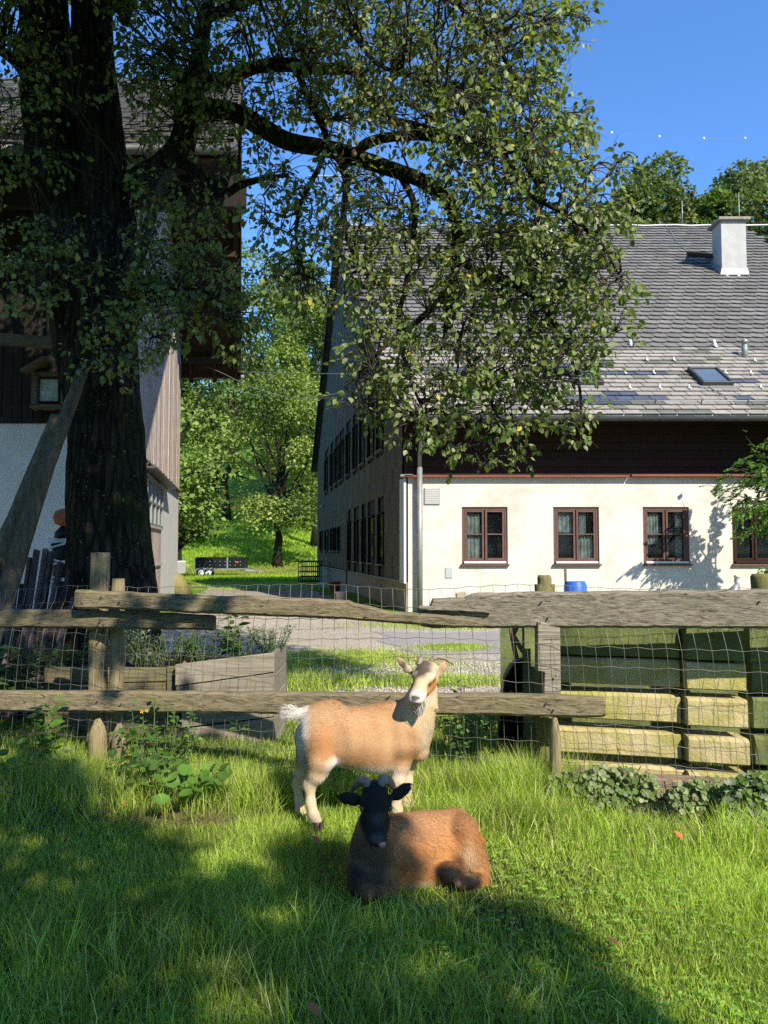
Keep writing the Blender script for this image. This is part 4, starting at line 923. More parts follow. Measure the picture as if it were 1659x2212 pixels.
# the trees standing behind the viewer whose crowns shade the lawn (their shadows are in the picture)
def shade_mask(px, py):
    """True where the photograph's lawn lies in tree shade"""
    b1 = [(-400, 1690), (150, 1690), (233, 1759), (330, 1785), (396, 1800), (420, 1855), (500, 1880), (560, 1872), (640, 1852), (690, 1836), (735, 1850), (752, 1905), (780, 1950), (870, 1962), (986, 1950), (1106, 1942), (1205, 1948), (1235, 2025), (1306, 2110), (1390, 2166), (1475, 2200), (1560, 2300), (1600, 2500)]
    xs_ = [p[0] for p in b1]; ys_ = [p[1] for p in b1]
    top = np.interp(px, xs_, ys_)
    if px > 1600 or py < top + 10 * noise.noise(Vector((px * .012, py * .012, 3))): return False
    for cx_, cy_, rx, ry in ((395, 1993, 48, 28), (420, 2060, 40, 16), (520, 2090, 50, 40), (600, 2150, 55, 50), (95, 1812, 75, 18), (790, 2090, 40, 16), (1100, 2130, 50, 18), (330, 1815, 30, 10), (60, 2085, 60, 12)):
        if ((px - cx_) / rx) ** 2 + ((py - cy_) / ry) ** 2 < 1: return False
    return True
back = thing('shade_tree', 'tall leafy tree standing behind the viewer and shading the lawn', 'tree', (3.2, -5.5, 0))
L3 = np.array(LIGHT); cl = []
g2 = np.random.default_rng(5)
def up_ray(p, h): return np.array(p) - L3 * ((h - p[2]) / (-L3[2])) * -1 if False else np.array(p) + (-L3) * ((h - p[2]) / (-L3[2]))
tries = 0
while len(cl) < 2600 and tries < 60000:
    tries += 1; x = g2.uniform(-4.2, 2.2); y = g2.uniform(1.2, 5.0)
    px_ = x / y * FPX + CXP; py_ = 1188 + CAM_H / y * FPX
    if shade_mask(px_, py_): cl.append(up_ray((x, y, 0.05), g2.uniform(5.2, 7.6)))
# shade patches on the fence, on the resting goat's head and chest, and on the left side of the picture
small = []
PATCH = [(0, 1350, 5.0, 30), (75, 1340, 5.0, 20), (120, 1345, 4.9, 14), (205, 1335, 4.9, 18), (265, 1335, 4.9, 24), (300, 1300, 4.9, 28), (360, 1300, 4.9, 14), (400, 1282, 4.85, 10), (455, 1330, 4.85, 16), (480, 1290, 4.85, 12), (10, 1530, 4.9, 30), (60, 1540, 4.9, 30), (-60, 1540, 4.9, 60), (420, 1450, 5.6, 22), (330, 1440, 5.6, 20), (470, 1560, 5.6, 14), (240, 1490, 5.1, 20), (60, 1640, 4.9, 40), (-20, 1680, 4.7, 60)]
for px_, py_, Y, r in PATCH:
    for k in range(int(r * .8)):
        a = g2.uniform(0, 6.28); d = r * math.sqrt(g2.random()) * .8; p = P(px_ + d * math.cos(a), py_ + d * math.sin(a) * 1.4, Y)
        small.append(up_ray(tuple(p), g2.uniform(4.6, 5.6)))
for k in range(95):      # the resting goat's head and chest
    p = (g2.uniform(-.20, .06), g2.uniform(3.3, 3.5), g2.uniform(.02, .5)); cl.append(up_ray(p, g2.uniform(5.2, 7.2)))
cl = np.array(cl); n_per = 7
pos = np.repeat(cl, n_per, 0) + g2.normal(0, .055, (len(cl) * n_per, 3)); n_ = len(pos)
sz_ = g2.uniform(.07, .11, n_); sm = np.array(small); pos = np.vstack([pos, np.repeat(sm, 4, 0) + g2.normal(0, .018, (len(sm) * 4, 3))]); sz_ = np.r_[sz_, g2.uniform(.05, .07, len(sm) * 4)]; n_ = len(pos)
V, F, C = scatter(LEAF_V, LEAF_F, frames(nrm(g2.normal(0, 1, (n_, 3)) + [0, 0, -.6]), nrm(-L3[None] + g2.normal(0, .6, (n_, 3)))), pos, sz_, pal[g2.integers(0, 5, n_)])
link('crown', npmesh('crown', V, F, C, M['leafy']), back, (0, 0, 0))
q = MB(); q.tube([(3.2, -5.5, -.1), (3.3, -5.4, 2), (3.1, -5.3, 4), (3.4, -5.2, 6), (3.5, -5.2, 8)], [.35, .28, .24, .18, .1], 14)
for k in range(0, len(cl), 60): q.tube([(3.2, -5.3, g2.uniform(3, 6)), tuple((cl[k] + np.array([3.2, -5.3, 5])) / 2 + [0, 0, .2]), tuple(cl[k])], [.05, .03, .008], 5, cap=False)
link('trunk', q.mesh('trunk', M['bark']), back, (0, 0, 0))
# high crown of the pear tree towards the sun: it is what keeps trunk, barn front and left limbs in shade
hi = []
while len(hi) < 5200:
    # points to be shaded: barn front, trunk and left crown
    s_ = g2.random()
    if s_ < .45: p = (g2.uniform(-9.5, -4.7), 11.9, g2.uniform(.3, 7.4)); keep = .93
    elif s_ < .78: p = (g2.uniform(-4.0, -2.0), 7.2, g2.uniform(.8, 7.6)); keep = 1
    elif s_ < .93: p = (g2.uniform(-2.3, -.9), 7.0, g2.uniform(3.2, 7.6)); keep = 1
    else: p = (g2.uniform(-5.2, -2.6), g2.uniform(6.2, 9), 0.3); keep = 1
    if s_ < .45 and noise.noise(Vector(p) * 1.7) > (.24 if p[2] < 3.8 and p[0] > -7.5 else .42): continue
    h = max(p[2] + 2.2, g2.uniform(6.4, 9.2))
    c = up_ray(p, h)
    # keep it out of the picture
    e = c - np.array([0, 0, CAM_H]); 
    if e[1] > .2:
        if e[2] / e[1] < .78 and abs(e[0] / e[1]) < .62: continue
    hi.append(c)
hi = np.array(hi); pos = np.repeat(hi, 7, 0) + g2.normal(0, .09, (len(hi) * 7, 3)); n_ = len(pos)
V, F, C = scatter(LEAF_V, LEAF_F, frames(nrm(g2.normal(0, 1, (n_, 3)) + [0, 0, -.6]), nrm(-L3[None] + g2.normal(0, .6, (n_, 3)))), pos, g2.uniform(.07, .12, n_), pal[g2.integers(0, 5, n_)])
link('high_crown', npmesh('high_crown', V, F, C, M['leafy']), apple, (0, 0, 0))
q = MB()
for k in range(0, len(hi), 40): q.tube([(-2.7, 7.4, 7 + g2.uniform(0, 1.5)), tuple((hi[k] + np.array([-2.7, 7.4, 8.5])) / 2 + [0, 0, .4]), tuple(hi[k])], [.06, .03, .008], 5, cap=False)
q.build('high_limbs', M['twig'], apple)
# ------------------------------------------------------------------ the paddock fence
def YF(px): return 4.7 / (1 + .2 * (px - CXP) / FPX)
fence = thing('paddock_fence', 'weathered wooden rail fence with sagging wire mesh behind the goats', 'fence', (0, 4.7, 0))
def rail(name, top, bot, depth, m, off=0.0, n=90, seed=0, parent=None, endcut=0):
    tx = [p[0] for p in top]; ty = [p[1] for p in top]; bx = [p[0] for p in bot]; by = [p[1] for p in bot]
    x0, x1 = tx[0], tx[-1]; V = []; F = []; sec = 14
    for i in range(n + 1):
        px = x0 + (x1 - x0) * i / n; Y = YF(px) + off
        a = P(px, np.interp(px, tx, ty), Y); c = P(px, np.interp(px, bx, by), Y)
        ta = a.z + .006 * noise.noise(Vector((a.x * 6, seed, 1))) + .003 * noise.noise(Vector((a.x * 25, seed, 1)))
        tb = c.z + .006 * noise.noise(Vector((a.x * 5, seed, 9))) + .004 * noise.noise(Vector((a.x * 22, seed, 9)))
        zc, hh = (ta + tb) / 2, (ta - tb) / 2; d = depth / 2; r = min(.016, hh * .4)
        if i in (0, n): hh -= .004; d -= .004
        prof = [(-d, -hh + r), (-d, -hh * .5), (-d, 0), (-d, hh * .5), (-d, hh - r), (-d + r, hh), (0, hh + .002), (d - r, hh), (d, hh - r), (d, 0), (d, -hh + r), (d - r, -hh), (0, -hh), (-d + r, -hh)]
        for j, (yy, zz) in enumerate(prof):
            w = .005 * noise.noise(Vector((a.x * 2.5, zz * 30, seed + 3.3))) + .003 * noise.noise(Vector((a.x * 9, zz * 70, seed)))
            V.append((a.x, Y + d + yy + w, zc + zz))
    for i in range(n):
        for j in range(sec): F.append((i * sec + j, (i + 1) * sec + j, (i + 1) * sec + (j + 1) % sec, i * sec + (j + 1) % sec))
    q = MB(); q.add(V, F, False); k = len(V) - sec
    q.f.append(tuple(range(sec))); q.f.append(tuple(reversed(range(k, k + sec)))); q.sm += [False, False]
    return q.build(name, m, parent or fence)
rail('rail', [(-260, 1314), (0, 1316), (100, 1318), (300, 1322), (463, 1330)], [(-260, 1356), (0, 1357), (200, 1358), (300, 1360), (463, 1362)], .07, M['fence'], .03, seed=1)
rail('rail', [(161, 1274), (300, 1281), (500, 1289), (553, 1289), (670, 1293), (753, 1299), (766, 1304), (796, 1309), (840, 1322), (906, 1326), (970, 1331), (1053, 1346)], [(161, 1315), (300, 1318), (460, 1327), (553, 1330), (753, 1339), (886, 1349), (986, 1356), (1053, 1354)], .075, M['fence'], -.055, n=110, seed=2)
rail('rail', [(905, 1311), (928, 1312), (929, 1294), (1010, 1292), (1014, 1285), (1035, 1282), (1110, 1280), (1400, 1277), (1900, 1272)], [(905, 1352), (936, 1357), (1040, 1357), (1400, 1357), (1900, 1360)], .09, M['fence_grey'], .035, n=130, seed=3)
rail('rail', [(905, 1309), (1000, 1315), (1062, 1321)], [(905, 1317), (1000, 1321), (1062, 1324)], .03, M['fence_grey'], .0, n=30, seed=6)
rail('rail', [(-260, 1492), (0, 1494), (300, 1495), (600, 1497), (1040, 1500), (1180, 1502), (1230, 1506), (1308, 1508)], [(-260, 1536), (0, 1538), (500, 1542), (1040, 1546), (1308, 1552)], .08, M['fence'], -.06, n=130, seed=4)
# posts
def post(px0, px1, py_top, zb, Y, m, dpt=.11, top='flat', seed=0, ncut=None, lean=0):
    a = P(px0, py_top, Y); c = P(px1, py_top, Y); w = c.x - a.x; V = []; F = []; n = 14; sec = 16; xc = (a.x + c.x) / 2
    for i in range(n + 1):
        z = zb + (a.z - zb) * i / n; k = 1.0
        if top == 'round' and i == n: k = .82
        if top == 'stake' and i >= n - 3: k = (1, .92, .7, .25)[i - (n - 3)]
        for j in range(sec):
            q = 2 * math.pi * j / sec; cx_, sy_ = math.cos(q), math.sin(q)
            e = 3.2 if top == 'flat' else 2.1
            r = (abs(cx_) ** e + abs(sy_) ** e) ** (-1 / e)
            wv = 1 + .06 * noise.noise(Vector((cx_ * 2 + seed, sy_ * 2, z * 3)))
            V.append((xc + lean * (z - zb) + cx_ * r * w / 2 * k * wv, Y + sy_ * r * dpt / 2 * k * wv, z + (0 if i < n else .008 * noise.noise(Vector((cx_ * 3, sy_ * 3, seed))))))
    for i in range(n):
        for j in range(sec): F.append((i * sec + j, i * sec + (j + 1) % sec, (i + 1) * sec + (j + 1) % sec, (i + 1) * sec + j))
    q = MB(); q.add(V, F, True); q.f.append(tuple(reversed(range(sec)))); q.f.append(tuple(n * sec + j for j in range(sec))); q.sm += [False, False]
    return q.build('post', m, fence)
post(198, 236, 1194, -.2, YF(217) + .20, M['post'], seed=1, lean=0)
post(241, 271, 1250, -.2, YF(256) + .18, M['post'], .09, 'round', 2)
post(192, 232, 1553, -.25, YF(212) - .02, M['post'], .10, 'stake', 3); post(242, 274, 1562, -.25, YF(258) - .02, M['post'], .08, 'stake', 4)
post(1156, 1197, 1262, -.2, YF(1176) + .22, M['post_moss'], .13, 'flat', 5); post(1161, 1191, 1243, 1.2, YF(1176) + .22, M['post_moss'], .09, 'round', 6)
post(1186, 1211, 1545, -.25, YF(1198) - .03, M['post'], .08, 'stake', 7)
q = MB(); a = P(1162, 1404, YF(1180) + .10); c = P(1208, 1505, YF(1180) + .10)
V0 = [(1162, 1402), (1210, 1414), (1212, 1505), (1175, 1505), (1177, 1452), (1162, 1450)]
fr_ = [P(px, py - 60 if py < 1420 else py, YF(1180) + .03) for px, py in V0]; bk = [v + Vector((0, .10, 0)) for v in fr_]
q.add(fr_ + bk, [tuple(range(6)), tuple(reversed(range(6, 12)))] + [(i, 6 + i, 6 + (i + 1) % 6, (i + 1) % 6) for i in range(6)]); q.build('post', M['fence_grey'], fence, bevel=.004)
q = MB(); q.lathe(P(1203, 1461, YF(1180) + .0) , [(.001, 0), (.006, 0), (.006, .01), (.001, .01)], 8); q.build('nail', M['metal'], fence)
gp = P(1645, 1240, 5.2); q = MB(); q.lathe((gp.x + .02, 5.2, -.1), [(.085, 0), (.085, gp.z * .5), (.088, gp.z), (.092, gp.z + .08), (.08, gp.z + .1), (.01, gp.z + .09)], 18); q.build('post', M['post_moss'], fence)
for px, py, o in ((215, 1338, -.01), (222, 1350, -.01), (255, 1340, -.01), (218, 1290, -.06), (258, 1300, -.06), (1170, 1300, .03), (1184, 1335, .03), (1166, 1345, .03), (210, 1515, -.065), (262, 1520, -.065), (1180, 1520, -.065), (1196, 1534, -.065), (700, 1512, -.065), (1640, 1300, .03)):
    p = P(px, py, YF(px) + o); q = MB(); q.tube([p + Vector((0, .02, 0)), p + Vector((0, -.012, 0))], .005, 7, smooth=False); q.build('nail', M['metal_dark'], fence)
# wire mesh: vertical wires and crimped horizontal wires
q = MB(); gm = np.random.default_rng(3)
xs_w = np.arange(-3.3, 2.75, .0805); zs_w = [1.33, 1.215, 1.10, .975, .855, .735, .62, .50, .385, .27, .16, .05]
def sag(x, z):
    s = .012 * math.sin(x * 1.7 + z) + .03 * noise.noise(Vector((x * .9, z * .6, 4)))
    if z > 1.2: s += -.06 * max(0, math.sin(x * 1.9 + 1.0)) ** 2 - .03 * sstep(.2, -2, x)
    return s
def YW(x): return 4.7 - .2 * x + .012
def wp(x, z, cr=0.0):
    k = sstep(.9, 1.35, z) ; lean = -.06 * (z - .6) * math.sin(x * .8 + .3) + .018 * noise.noise(Vector((x * 2, z, 7)))
    yy = YW(x) + .16 * k * 1 + .02 * noise.noise(Vector((x * 1.5, z * 1.5, 11)))
    if z > 1.0 and x < .55: yy += .0
    return Vector((x + lean, yy, z + sag(x, z) + cr))
for z in zs_w:
    pts = [wp(x, z, .004 * math.sin((x + 3.3) / .0805 * math.pi * 1.0 + math.pi / 2)) for x in np.arange(-3.3, 2.7, .0268)]
    q.tube(pts, .0017, 4, cap=False)
for x in xs_w:
    q.tube([wp(x, z) for z in np.linspace(-.05, 1.33, 16)], .0014, 4, cap=False)
props(q.build('wire_mesh', M['wire'], fence), kind='stuff')

# ------------------------------------------------------------------ stacked concrete beams behind the right part of the fence
bin_ = thing('compost_bin', 'slatted bin wall of mossy yellow concrete beams behind the right fence', 'bin', (2.1, 5.2, 0))
def YB_(px): return 4.88 - (px - 1205) / 395 * .26
def beam_(px0, px1, z0, z1, m, back=.20, off=0.0):
    q = MB(); n = 10; V = []; F = []
    for i in range(n + 1):
        px = px0 + (px1 - px0) * i / n; Y = YB_(px) + off; x = (px - CXP) / FPX * Y
        e = .004 * noise.noise(Vector((x * 8, z0 * 5, 0)))
        pr = [(0, z0 + .008), (.008, z0), (back, z0), (back, z1), (.022, z1 + e), (.008, z1 - .006), (0, z1 - .02)]
        V += [(x, Y + a + (.004 * noise.noise(Vector((x * 7, c * 9, 2)))), c) for a, c in pr]
    for i in range(n):
        for j in range(7): F.append((i * 7 + j, (i + 1) * 7 + j, (i + 1) * 7 + (j + 1) % 7, i * 7 + (j + 1) % 7))
    q.add(V, F); q.f += [tuple(range(7)), tuple(reversed(range(n * 7, n * 7 + 7)))]; q.sm += [False, False]
    return q.build('beam', m, bin_)
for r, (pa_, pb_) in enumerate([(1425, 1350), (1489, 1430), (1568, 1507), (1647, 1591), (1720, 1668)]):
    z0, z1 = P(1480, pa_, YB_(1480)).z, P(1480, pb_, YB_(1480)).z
    mL = M['moss_shaded'] if r < 1 else M['moss_block']
    beam_(1198, 1462 if r < 4 else 1474, z0, z1, mL if r else M['moss_shaded'], off=.055); beam_(1478, 1602 + 2 * r, z0, z1, mL)
    beam_(1614 + 2 * r, 1790, z0 - .02, z1, M['moss_shaded'], off=.10)
for px, o in ((1468, .12), (1640, .16), (1215, .12)): q = MB(); Y = YB_(px) + .22; x = (px - CXP) / FPX * Y; q.box((x, Y + o * .4, .45), (.10, .08, 1.35)); q.build('upright', M['moss_shaded'], bin_)
Y = 5.5; a = P(1133, 1357, Y); c = P(1166, 1357, Y); q = MB(); q.box(((a.x + c.x) / 2, Y + .05, .5), (c.x - a.x, .1, 1.4)); q.build('end_board', M['moss_shaded'], bin_)
q = MB(); q.box(((P(1300, 1, 6).x) + .4, 5.95, .45), (2.6, .1, 1.2), Matrix.Rotation(-.3, 3, 'Z')); q.build('back_board', M['moss_shaded'], bin_)
# sleeper edging in front of it
sl_ = thing('sleeper_edging', 'brown timber sleepers edging the grass below the ivy', 'edging', (1.4, 4.5, 0))
for z0, z1, o in ((.085, .20, 0), (-.16, .075, -.015)):
    q = MB(); q.bar((1.0, 4.62 + o, (z0 + z1) / 2), (2.9, 4.22 + o, (z0 + z1) / 2), .12, z1 - z0); q.build('sleeper', mat('sleeper_wood_%d' % int(z1 * 100), (.34, .25, .16), (.15, .10, .06), 10, (.6, 8, 8), .9, bmp=.8, var=0) if z0 > 0 else M['sleeper'] if 'sleeper' in M else M['fence_grey'], sl_, bevel=.01)

# ------------------------------------------------------------------ raised beds
bed = thing('raised_bed', 'tall grey boarded raised bed full of herbs behind the middle of the fence', 'planter', (-1.2, 6, 0))
def board(px0, px1, y0a, y1a, y0b, y1b, Y, m, par, t=.04, nm='board'):
    """quad board: left top/bottom, right top/bottom in picture heights at depth Y"""
    a, b_, c, d = P(px0, y1a, Y), P(px1, y1b, Y), P(px1, y0b, Y), P(px0, y0a, Y); o = Vector((0, t, 0))
    q = MB(); q.hexa([a, b_, b_ + o, a + o, d, c, c + o, d + o]); return q.build(nm, m, par, bevel=.004)
board(378, 592, 1436, 1482, 1410, 1452, 5.80, M['bed'], bed); board(380, 592, 1484, 1530, 1454, 1500, 5.805, M['bed'], bed)
board(392, 592, 1532, 1572, 1502, 1548, 5.80, M['bed'], bed); board(405, 592, 1574, 1625, 1550, 1625, 5.805, M['bed'], bed)
xe = P(593, 1400, 5.80).x
for k in range(5):
    z0, z1 = -.1 + .17 * k, .06 + .17 * k; q = MB(); q.box((xe - .02, 6.17, (z0 + z1) / 2), (.04, .66, z1 - z0 + .0)); q.build('end_board', M['bed'], bed, bevel=.004)
q = MB(); a, c = P(385, 1440, 5.84), P(590, 1412, 5.84); q.hexa([(a.x, 5.85, -.1), (xe - .045, 5.85, -.1), (xe - .045, 6.48, -.1), (a.x, 6.48, -.1), (a.x, 5.85, .60), (xe - .045, 5.85, .68), (xe - .045, 6.48, .68), (a.x, 6.48, .60)]); q.build('soil', mat('bed_soil', (.04, .03, .02), None, 20, rough=1, bmp=1, var=0), bed)
bed2 = thing('low_raised_bed', 'low dark boarded raised bed with lavender behind the left fence posts', 'planter', (-2.4, 6, 0))
board(95, 388, 1442, 1476, 1443, 1472, 5.9, M['bed_dark'], bed2); board(95, 388, 1478, 1520, 1474, 1520, 5.905, M['bed_dark'], bed2); board(95, 388, 1522, 1600, 1522, 1600, 5.9, M['bed_dark'], bed2)
board(360, 395, 1440, 1620, 1440, 1620, 5.88, M['bed_dark'], bed2)
q = MB(); a, c = P(95, 1440, 5.95), P(388, 1440, 5.95); q.box(((a.x + c.x) / 2, 6.5, .25), (c.x - a.x, 1.08, .66)); q.build('soil', mat('bed_soil_dark', (.03, .024, .016), None, 20, rough=1, bmp=1, var=0), bed2)

# ------------------------------------------------------------------ plants
def plant(name, label, cat, x, y, z0, h, w, n, leaf, palette, seed, tv=LEAF_V, tf=LEAF_F, group=None, stems=7, droop=.2, lo=.1, flower=None, lean=(0, 0), single=False):
    g = np.random.default_rng(seed); root = thing(name, label, cat, (x, y, z0), group); q = MB(); ps, ds = [], []
    for i in range(stems):
        a = g.uniform(0, 6.28); r = w / 2 * math.sqrt(g.random()); H = h * g.uniform(.6, 1); p0 = np.array([r * .35 * math.cos(a), r * .35 * math.sin(a), 0]); p1 = np.array([r * math.cos(a) + lean[0] * H, r * math.sin(a) + lean[1] * H, H]); m_ = (p0 + p1) / 2 + np.array([r * .2 * math.cos(a), r * .2 * math.sin(a), h * .08])
        t = np.linspace(0, 1, 6)[:, None]; path = (1 - t) ** 2 * p0 + 2 * t * (1 - t) * m_ + t * t * p1; q.tube([tuple(v) for v in path], list(np.linspace(.004, .0018, 6)), 4, cap=False)
        k = max(3, n // stems); tt = np.sort(g.uniform(lo, 1.0, k)); base = (1 - tt[:, None]) ** 2 * p0 + 2 * tt[:, None] * (1 - tt[:, None]) * m_ + tt[:, None] ** 2 * p1
        ph = np.arange(k) * 2.4 + g.uniform(0, 6); d = np.stack([np.cos(ph), np.sin(ph), np.full(k, .25 - droop) + g.normal(0, .25, k)], 1)
        ps.append(base + nrm(d) * leaf * .3); ds.append(d)
    ps = np.vstack(ps); ds = np.vstack(ds); k = len(ps); nn = nrm(np.array([0, -.25, 1.0])[None] + g.normal(0, .4, (k, 3))); pal = np.array(palette)
    if leaf >= .058: singles(tv, tf, frames(nrm(ds), nn), ps, g.uniform(.55, 1.2, k) * leaf, palette, root, M['leafy'], seed)
    else:
        V, F, C = scatter(tv, tf, frames(nrm(ds), nn), ps, g.uniform(.55, 1.2, k) * leaf, pal[g.integers(0, len(pal), k)] * g.uniform(.75, 1.25, (k, 1)))
        props(link('leaves', npmesh('leaves', V, F, C, M['leafy']), root, root.location), kind='stuff')
    props(link('stems', q.mesh('stems', mat_stem), root, root.location), kind='stuff')
    if flower:
        for _ in range(flower[1]):
            a = g.uniform(0, 6.28); r = w * .4 * g.random(); f = MB(); c = Vector((r * math.cos(a), r * math.sin(a), h * g.uniform(.85, 1.02)))
            for s in range(5):
                b_ = s * 1.2566; f.add([c, c + Vector((math.cos(b_ - .4) * .010, -.004, math.sin(b_ - .4) * .010)), c + Vector((math.cos(b_) * .015, -.006, math.sin(b_) * .015)), c + Vector((math.cos(b_ + .4) * .010, -.004, math.sin(b_ + .4) * .010))], [(0, 1, 2, 3)])
            link('flower', f.mesh('flower', flower[0]), root, root.location)
    return root
mat_stem = mat('green_stem', (.10, .15, .04), None, 10, var=0)
LG = [(.10, .20, .03), (.13, .24, .04), (.08, .16, .025)]; MG = [(.06, .12, .03), (.045, .09, .025), (.08, .14, .03)]; SG = [(.14, .18, .12), (.10, .14, .09), (.17, .21, .15)]; DK = [(.025, .05, .018), (.035, .065, .02)]
def at(px, Y): return (px - CXP) / FPX * Y
plant('weed', 'bright broad-leaved weed growing through the fence at the far left', 'plant', at(95, 4.85), 4.85, .08, .55, .30, 60, .085, LG, 41, stems=6)
plant('weed', 'low leafy weed at the left edge under the bottom rail', 'plant', at(20, 4.6), 4.6, .08, .30, .45, 70, .07, LG, 42, stems=8)
plant('weed', 'small leafy weed between the left weed and the fence posts', 'plant', at(150, 4.8), 4.8, .06, .26, .30, 50, .05, MG, 43, stems=6)
plant('weed', 'tall branching weed with a tiny yellow flower right of the fence posts', 'plant', at(350, 4.70), 4.70, .05, .56, .50, 330, .035, MG + LG, 44, stems=16, flower=(M['yellow'], 2))
plant('weed', 'bright three-leaved seedling beside the second fence post', 'plant', at(292, 4.78), 4.78, .1, .34, .10, 10, .085, LG, 45, stems=2, lo=.8)
plant('mallow', 'low mallow with large round crinkled leaves in front of the raised bed', 'plant', at(415, 4.45), 4.45, .02, .26, .52, 44, .085, LG, 46, tv=ROUND_V, tf=ROUND_F, stems=16, lo=.75)
plant('mallow', 'sprawling round-leaved mallow below the branching weed', 'plant', at(330, 4.55), 4.55, .03, .34, .45, 80, .06, MG + LG, 47, tv=ROUND_V, tf=ROUND_F, stems=18, lo=.4)
plant('weed', 'single bright sprig in front of the grey bed boards', 'plant', at(528, 4.9), 4.9, .06, .42, .08, 7, .07, LG, 48, stems=1, lo=.85)
plant('weed', 'leafy weed at the right of the goat beyond the lower rail', 'plant', at(1010, 5.3), 5.3, 0, .42, .45, 260, .05, LG + MG, 49, stems=14)
plant('weed', 'clump of clover-like weeds by the black barrow', 'plant', at(1075, 6.3), 6.3, 0, .32, .7, 260, .06, LG, 50, stems=16)
plant('dock', 'dock plant standing behind the goat horn on the gravel edge', 'plant', at(985, 6.2), 6.2, 0, .62, .25, 40, .09, MG, 51, tv=NARROW_V, tf=NARROW_F, stems=4)
# bed plants
plant('lavender', 'silvery lavender stems in the low bed beside the fence post', 'plant', at(315, 6.2), 6.2, .55, .42, .45, 420, .05, SG, 52, tv=NARROW_V, tf=NARROW_F, stems=16, droop=-.5)
plant('rosemary', 'dark rosemary bush in the low bed in front of the trunk', 'plant', at(375, 6.3), 6.3, .55, .34, .6, 700, .035, DK + MG, 53, tv=NARROW_V, tf=NARROW_F, stems=26, droop=-.4)
plant('thyme', 'bushy thyme spilling over the left end of the tall bed', 'plant', at(440, 6.1), 6.1, .6, .30, .55, 600, .025, MG + DK, 54, stems=26)
plant('tomato_plant', 'tall leafy shoot standing above the tall bed under the rail', 'plant', at(502, 6.1), 6.1, .65, .52, .25, 34, .09, [(.05, .10, .02), (.08, .15, .03)], 55, stems=2, lo=.1)
plant('marjoram', 'small-leaved herb at the middle of the tall bed', 'plant', at(520, 6.15), 6.15, .66, .26, .5, 420, .03, MG, 56, stems=20)
plant('marjoram', 'fine pale herb on the right end of the tall bed', 'plant', at(590, 6.15), 6.15, .70, .24, .42, 460, .022, SG + MG, 57, stems=24)
plant('strawberry', 'dark leafy clump in the bed behind the left fence post', 'plant', at(150, 6.3), 6.3, .5, .3, 1.1, 420, .05, DK + MG, 58, stems=24)
plant('fern_grass', 'grassy tuft growing at the left before the lath stack', 'plant', at(60, 5.9), 5.9, .3, .5, .6, 220, .14, DK + MG, 59, tv=NARROW_V, tf=NARROW_F, stems=16)
q = MB(); p = P(398, 1458, 6.0); q.box(p, (.16, .03, .16), Matrix.Rotation(R(45), 3, 'Y')); props(q.build('roof_tile_shard', M['terracotta']), 'rust coloured clay shard standing in the bed between lavender and thyme', 'shard')
# ivy
def ivy(label, cx, cy, Y, rx, ry, n, seed, pal_, size=.036, trail=True):
    n = int(n * 1.9)
    g = np.random.default_rng(seed); p0 = P(cx, cy, Y); root = thing('ground_ivy', label, 'ivy', (p0.x, Y, 0)); a = g.uniform(0, 6.28, n); r = np.sqrt(g.random(n))
    px = cx + rx * r * np.cos(a); py = cy + ry * r * np.sin(a); yy = Y + g.uniform(-.05, .10, n); ps = np.stack([(px - CXP) / FPX * yy, yy, CAM_H - (py - 1188) / FPX * yy], 1)
    ps[:, 2] = np.maximum(ps[:, 2], .0)
    d = g.normal(0, 1, (n, 3)) * [1, .3, .6] + [0, 0, -.5]; nn = nrm(np.array([.1, -1, .8])[None] + g.normal(0, .4, (n, 3))); pal = np.array(pal_)
    fr2 = frames(nrm(d), nn); sz2 = g.uniform(.5, 1.15, n) * size; order = np.argsort(-(sz2 / ps[:, 1]) + (ps[:, 1] - Y) * .05); a_, b2 = order[:160], order[160:]
    singles(ROUND_V, ROUND_F, fr2[a_], ps[a_] - np.array(root.location), sz2[a_], pal_, root, M['leafy'], seed)
    if len(b2):
        V, F, C = scatter(ROUND_V, ROUND_F, fr2[b2], ps[b2], sz2[b2], pal[g.integers(0, len(pal), len(b2))] * g.uniform(.75, 1.25, (len(b2), 1)))
        props(link('leaves', npmesh('leaves', V, F, C, M['leafy']), root, (0, 0, 0)), kind='stuff')
    q = MB()
    for i in range(18):
        k = g.integers(0, n); b_ = ps[k] + g.normal(0, .12, 3) * [1, .1, .8]; q.tube([tuple(ps[k]), tuple((ps[k] + b_) / 2 + [0, -.02, 0]), tuple(b_)], .0025, 4, cap=False)
    q.build('stems', M['twig'], root)
GV = [(.20, .25, .10), (.16, .22, .075), (.24, .27, .13), (.13, .19, .05), (.18, .15, .09)]
ivy('grey-green ground ivy hanging over the left half of the timber sleepers', 1290, 1690, 4.42, 125, 42, 620, 61, GV)
ivy('dense ivy trailing over the sleeper left of the fence foot', 1200, 1715, 4.45, 50, 38, 160, 62, GV)
ivy('trailing ivy over the right end of the sleepers', 1510, 1715, 4.30, 75, 42, 330, 63, GV)
ivy('thick mixed ivy and bright leaves at the right picture edge', 1625, 1735, 4.2, 85, 75, 620, 64, [(.11, .19, .03), (.15, .24, .04), (.13, .17, .09), (.08, .12, .04)], size=.042)
ivy('thin ivy strand hanging on the face of the sleeper', 1380, 1738, 4.38, 36, 20, 14, 65, GV, .034)

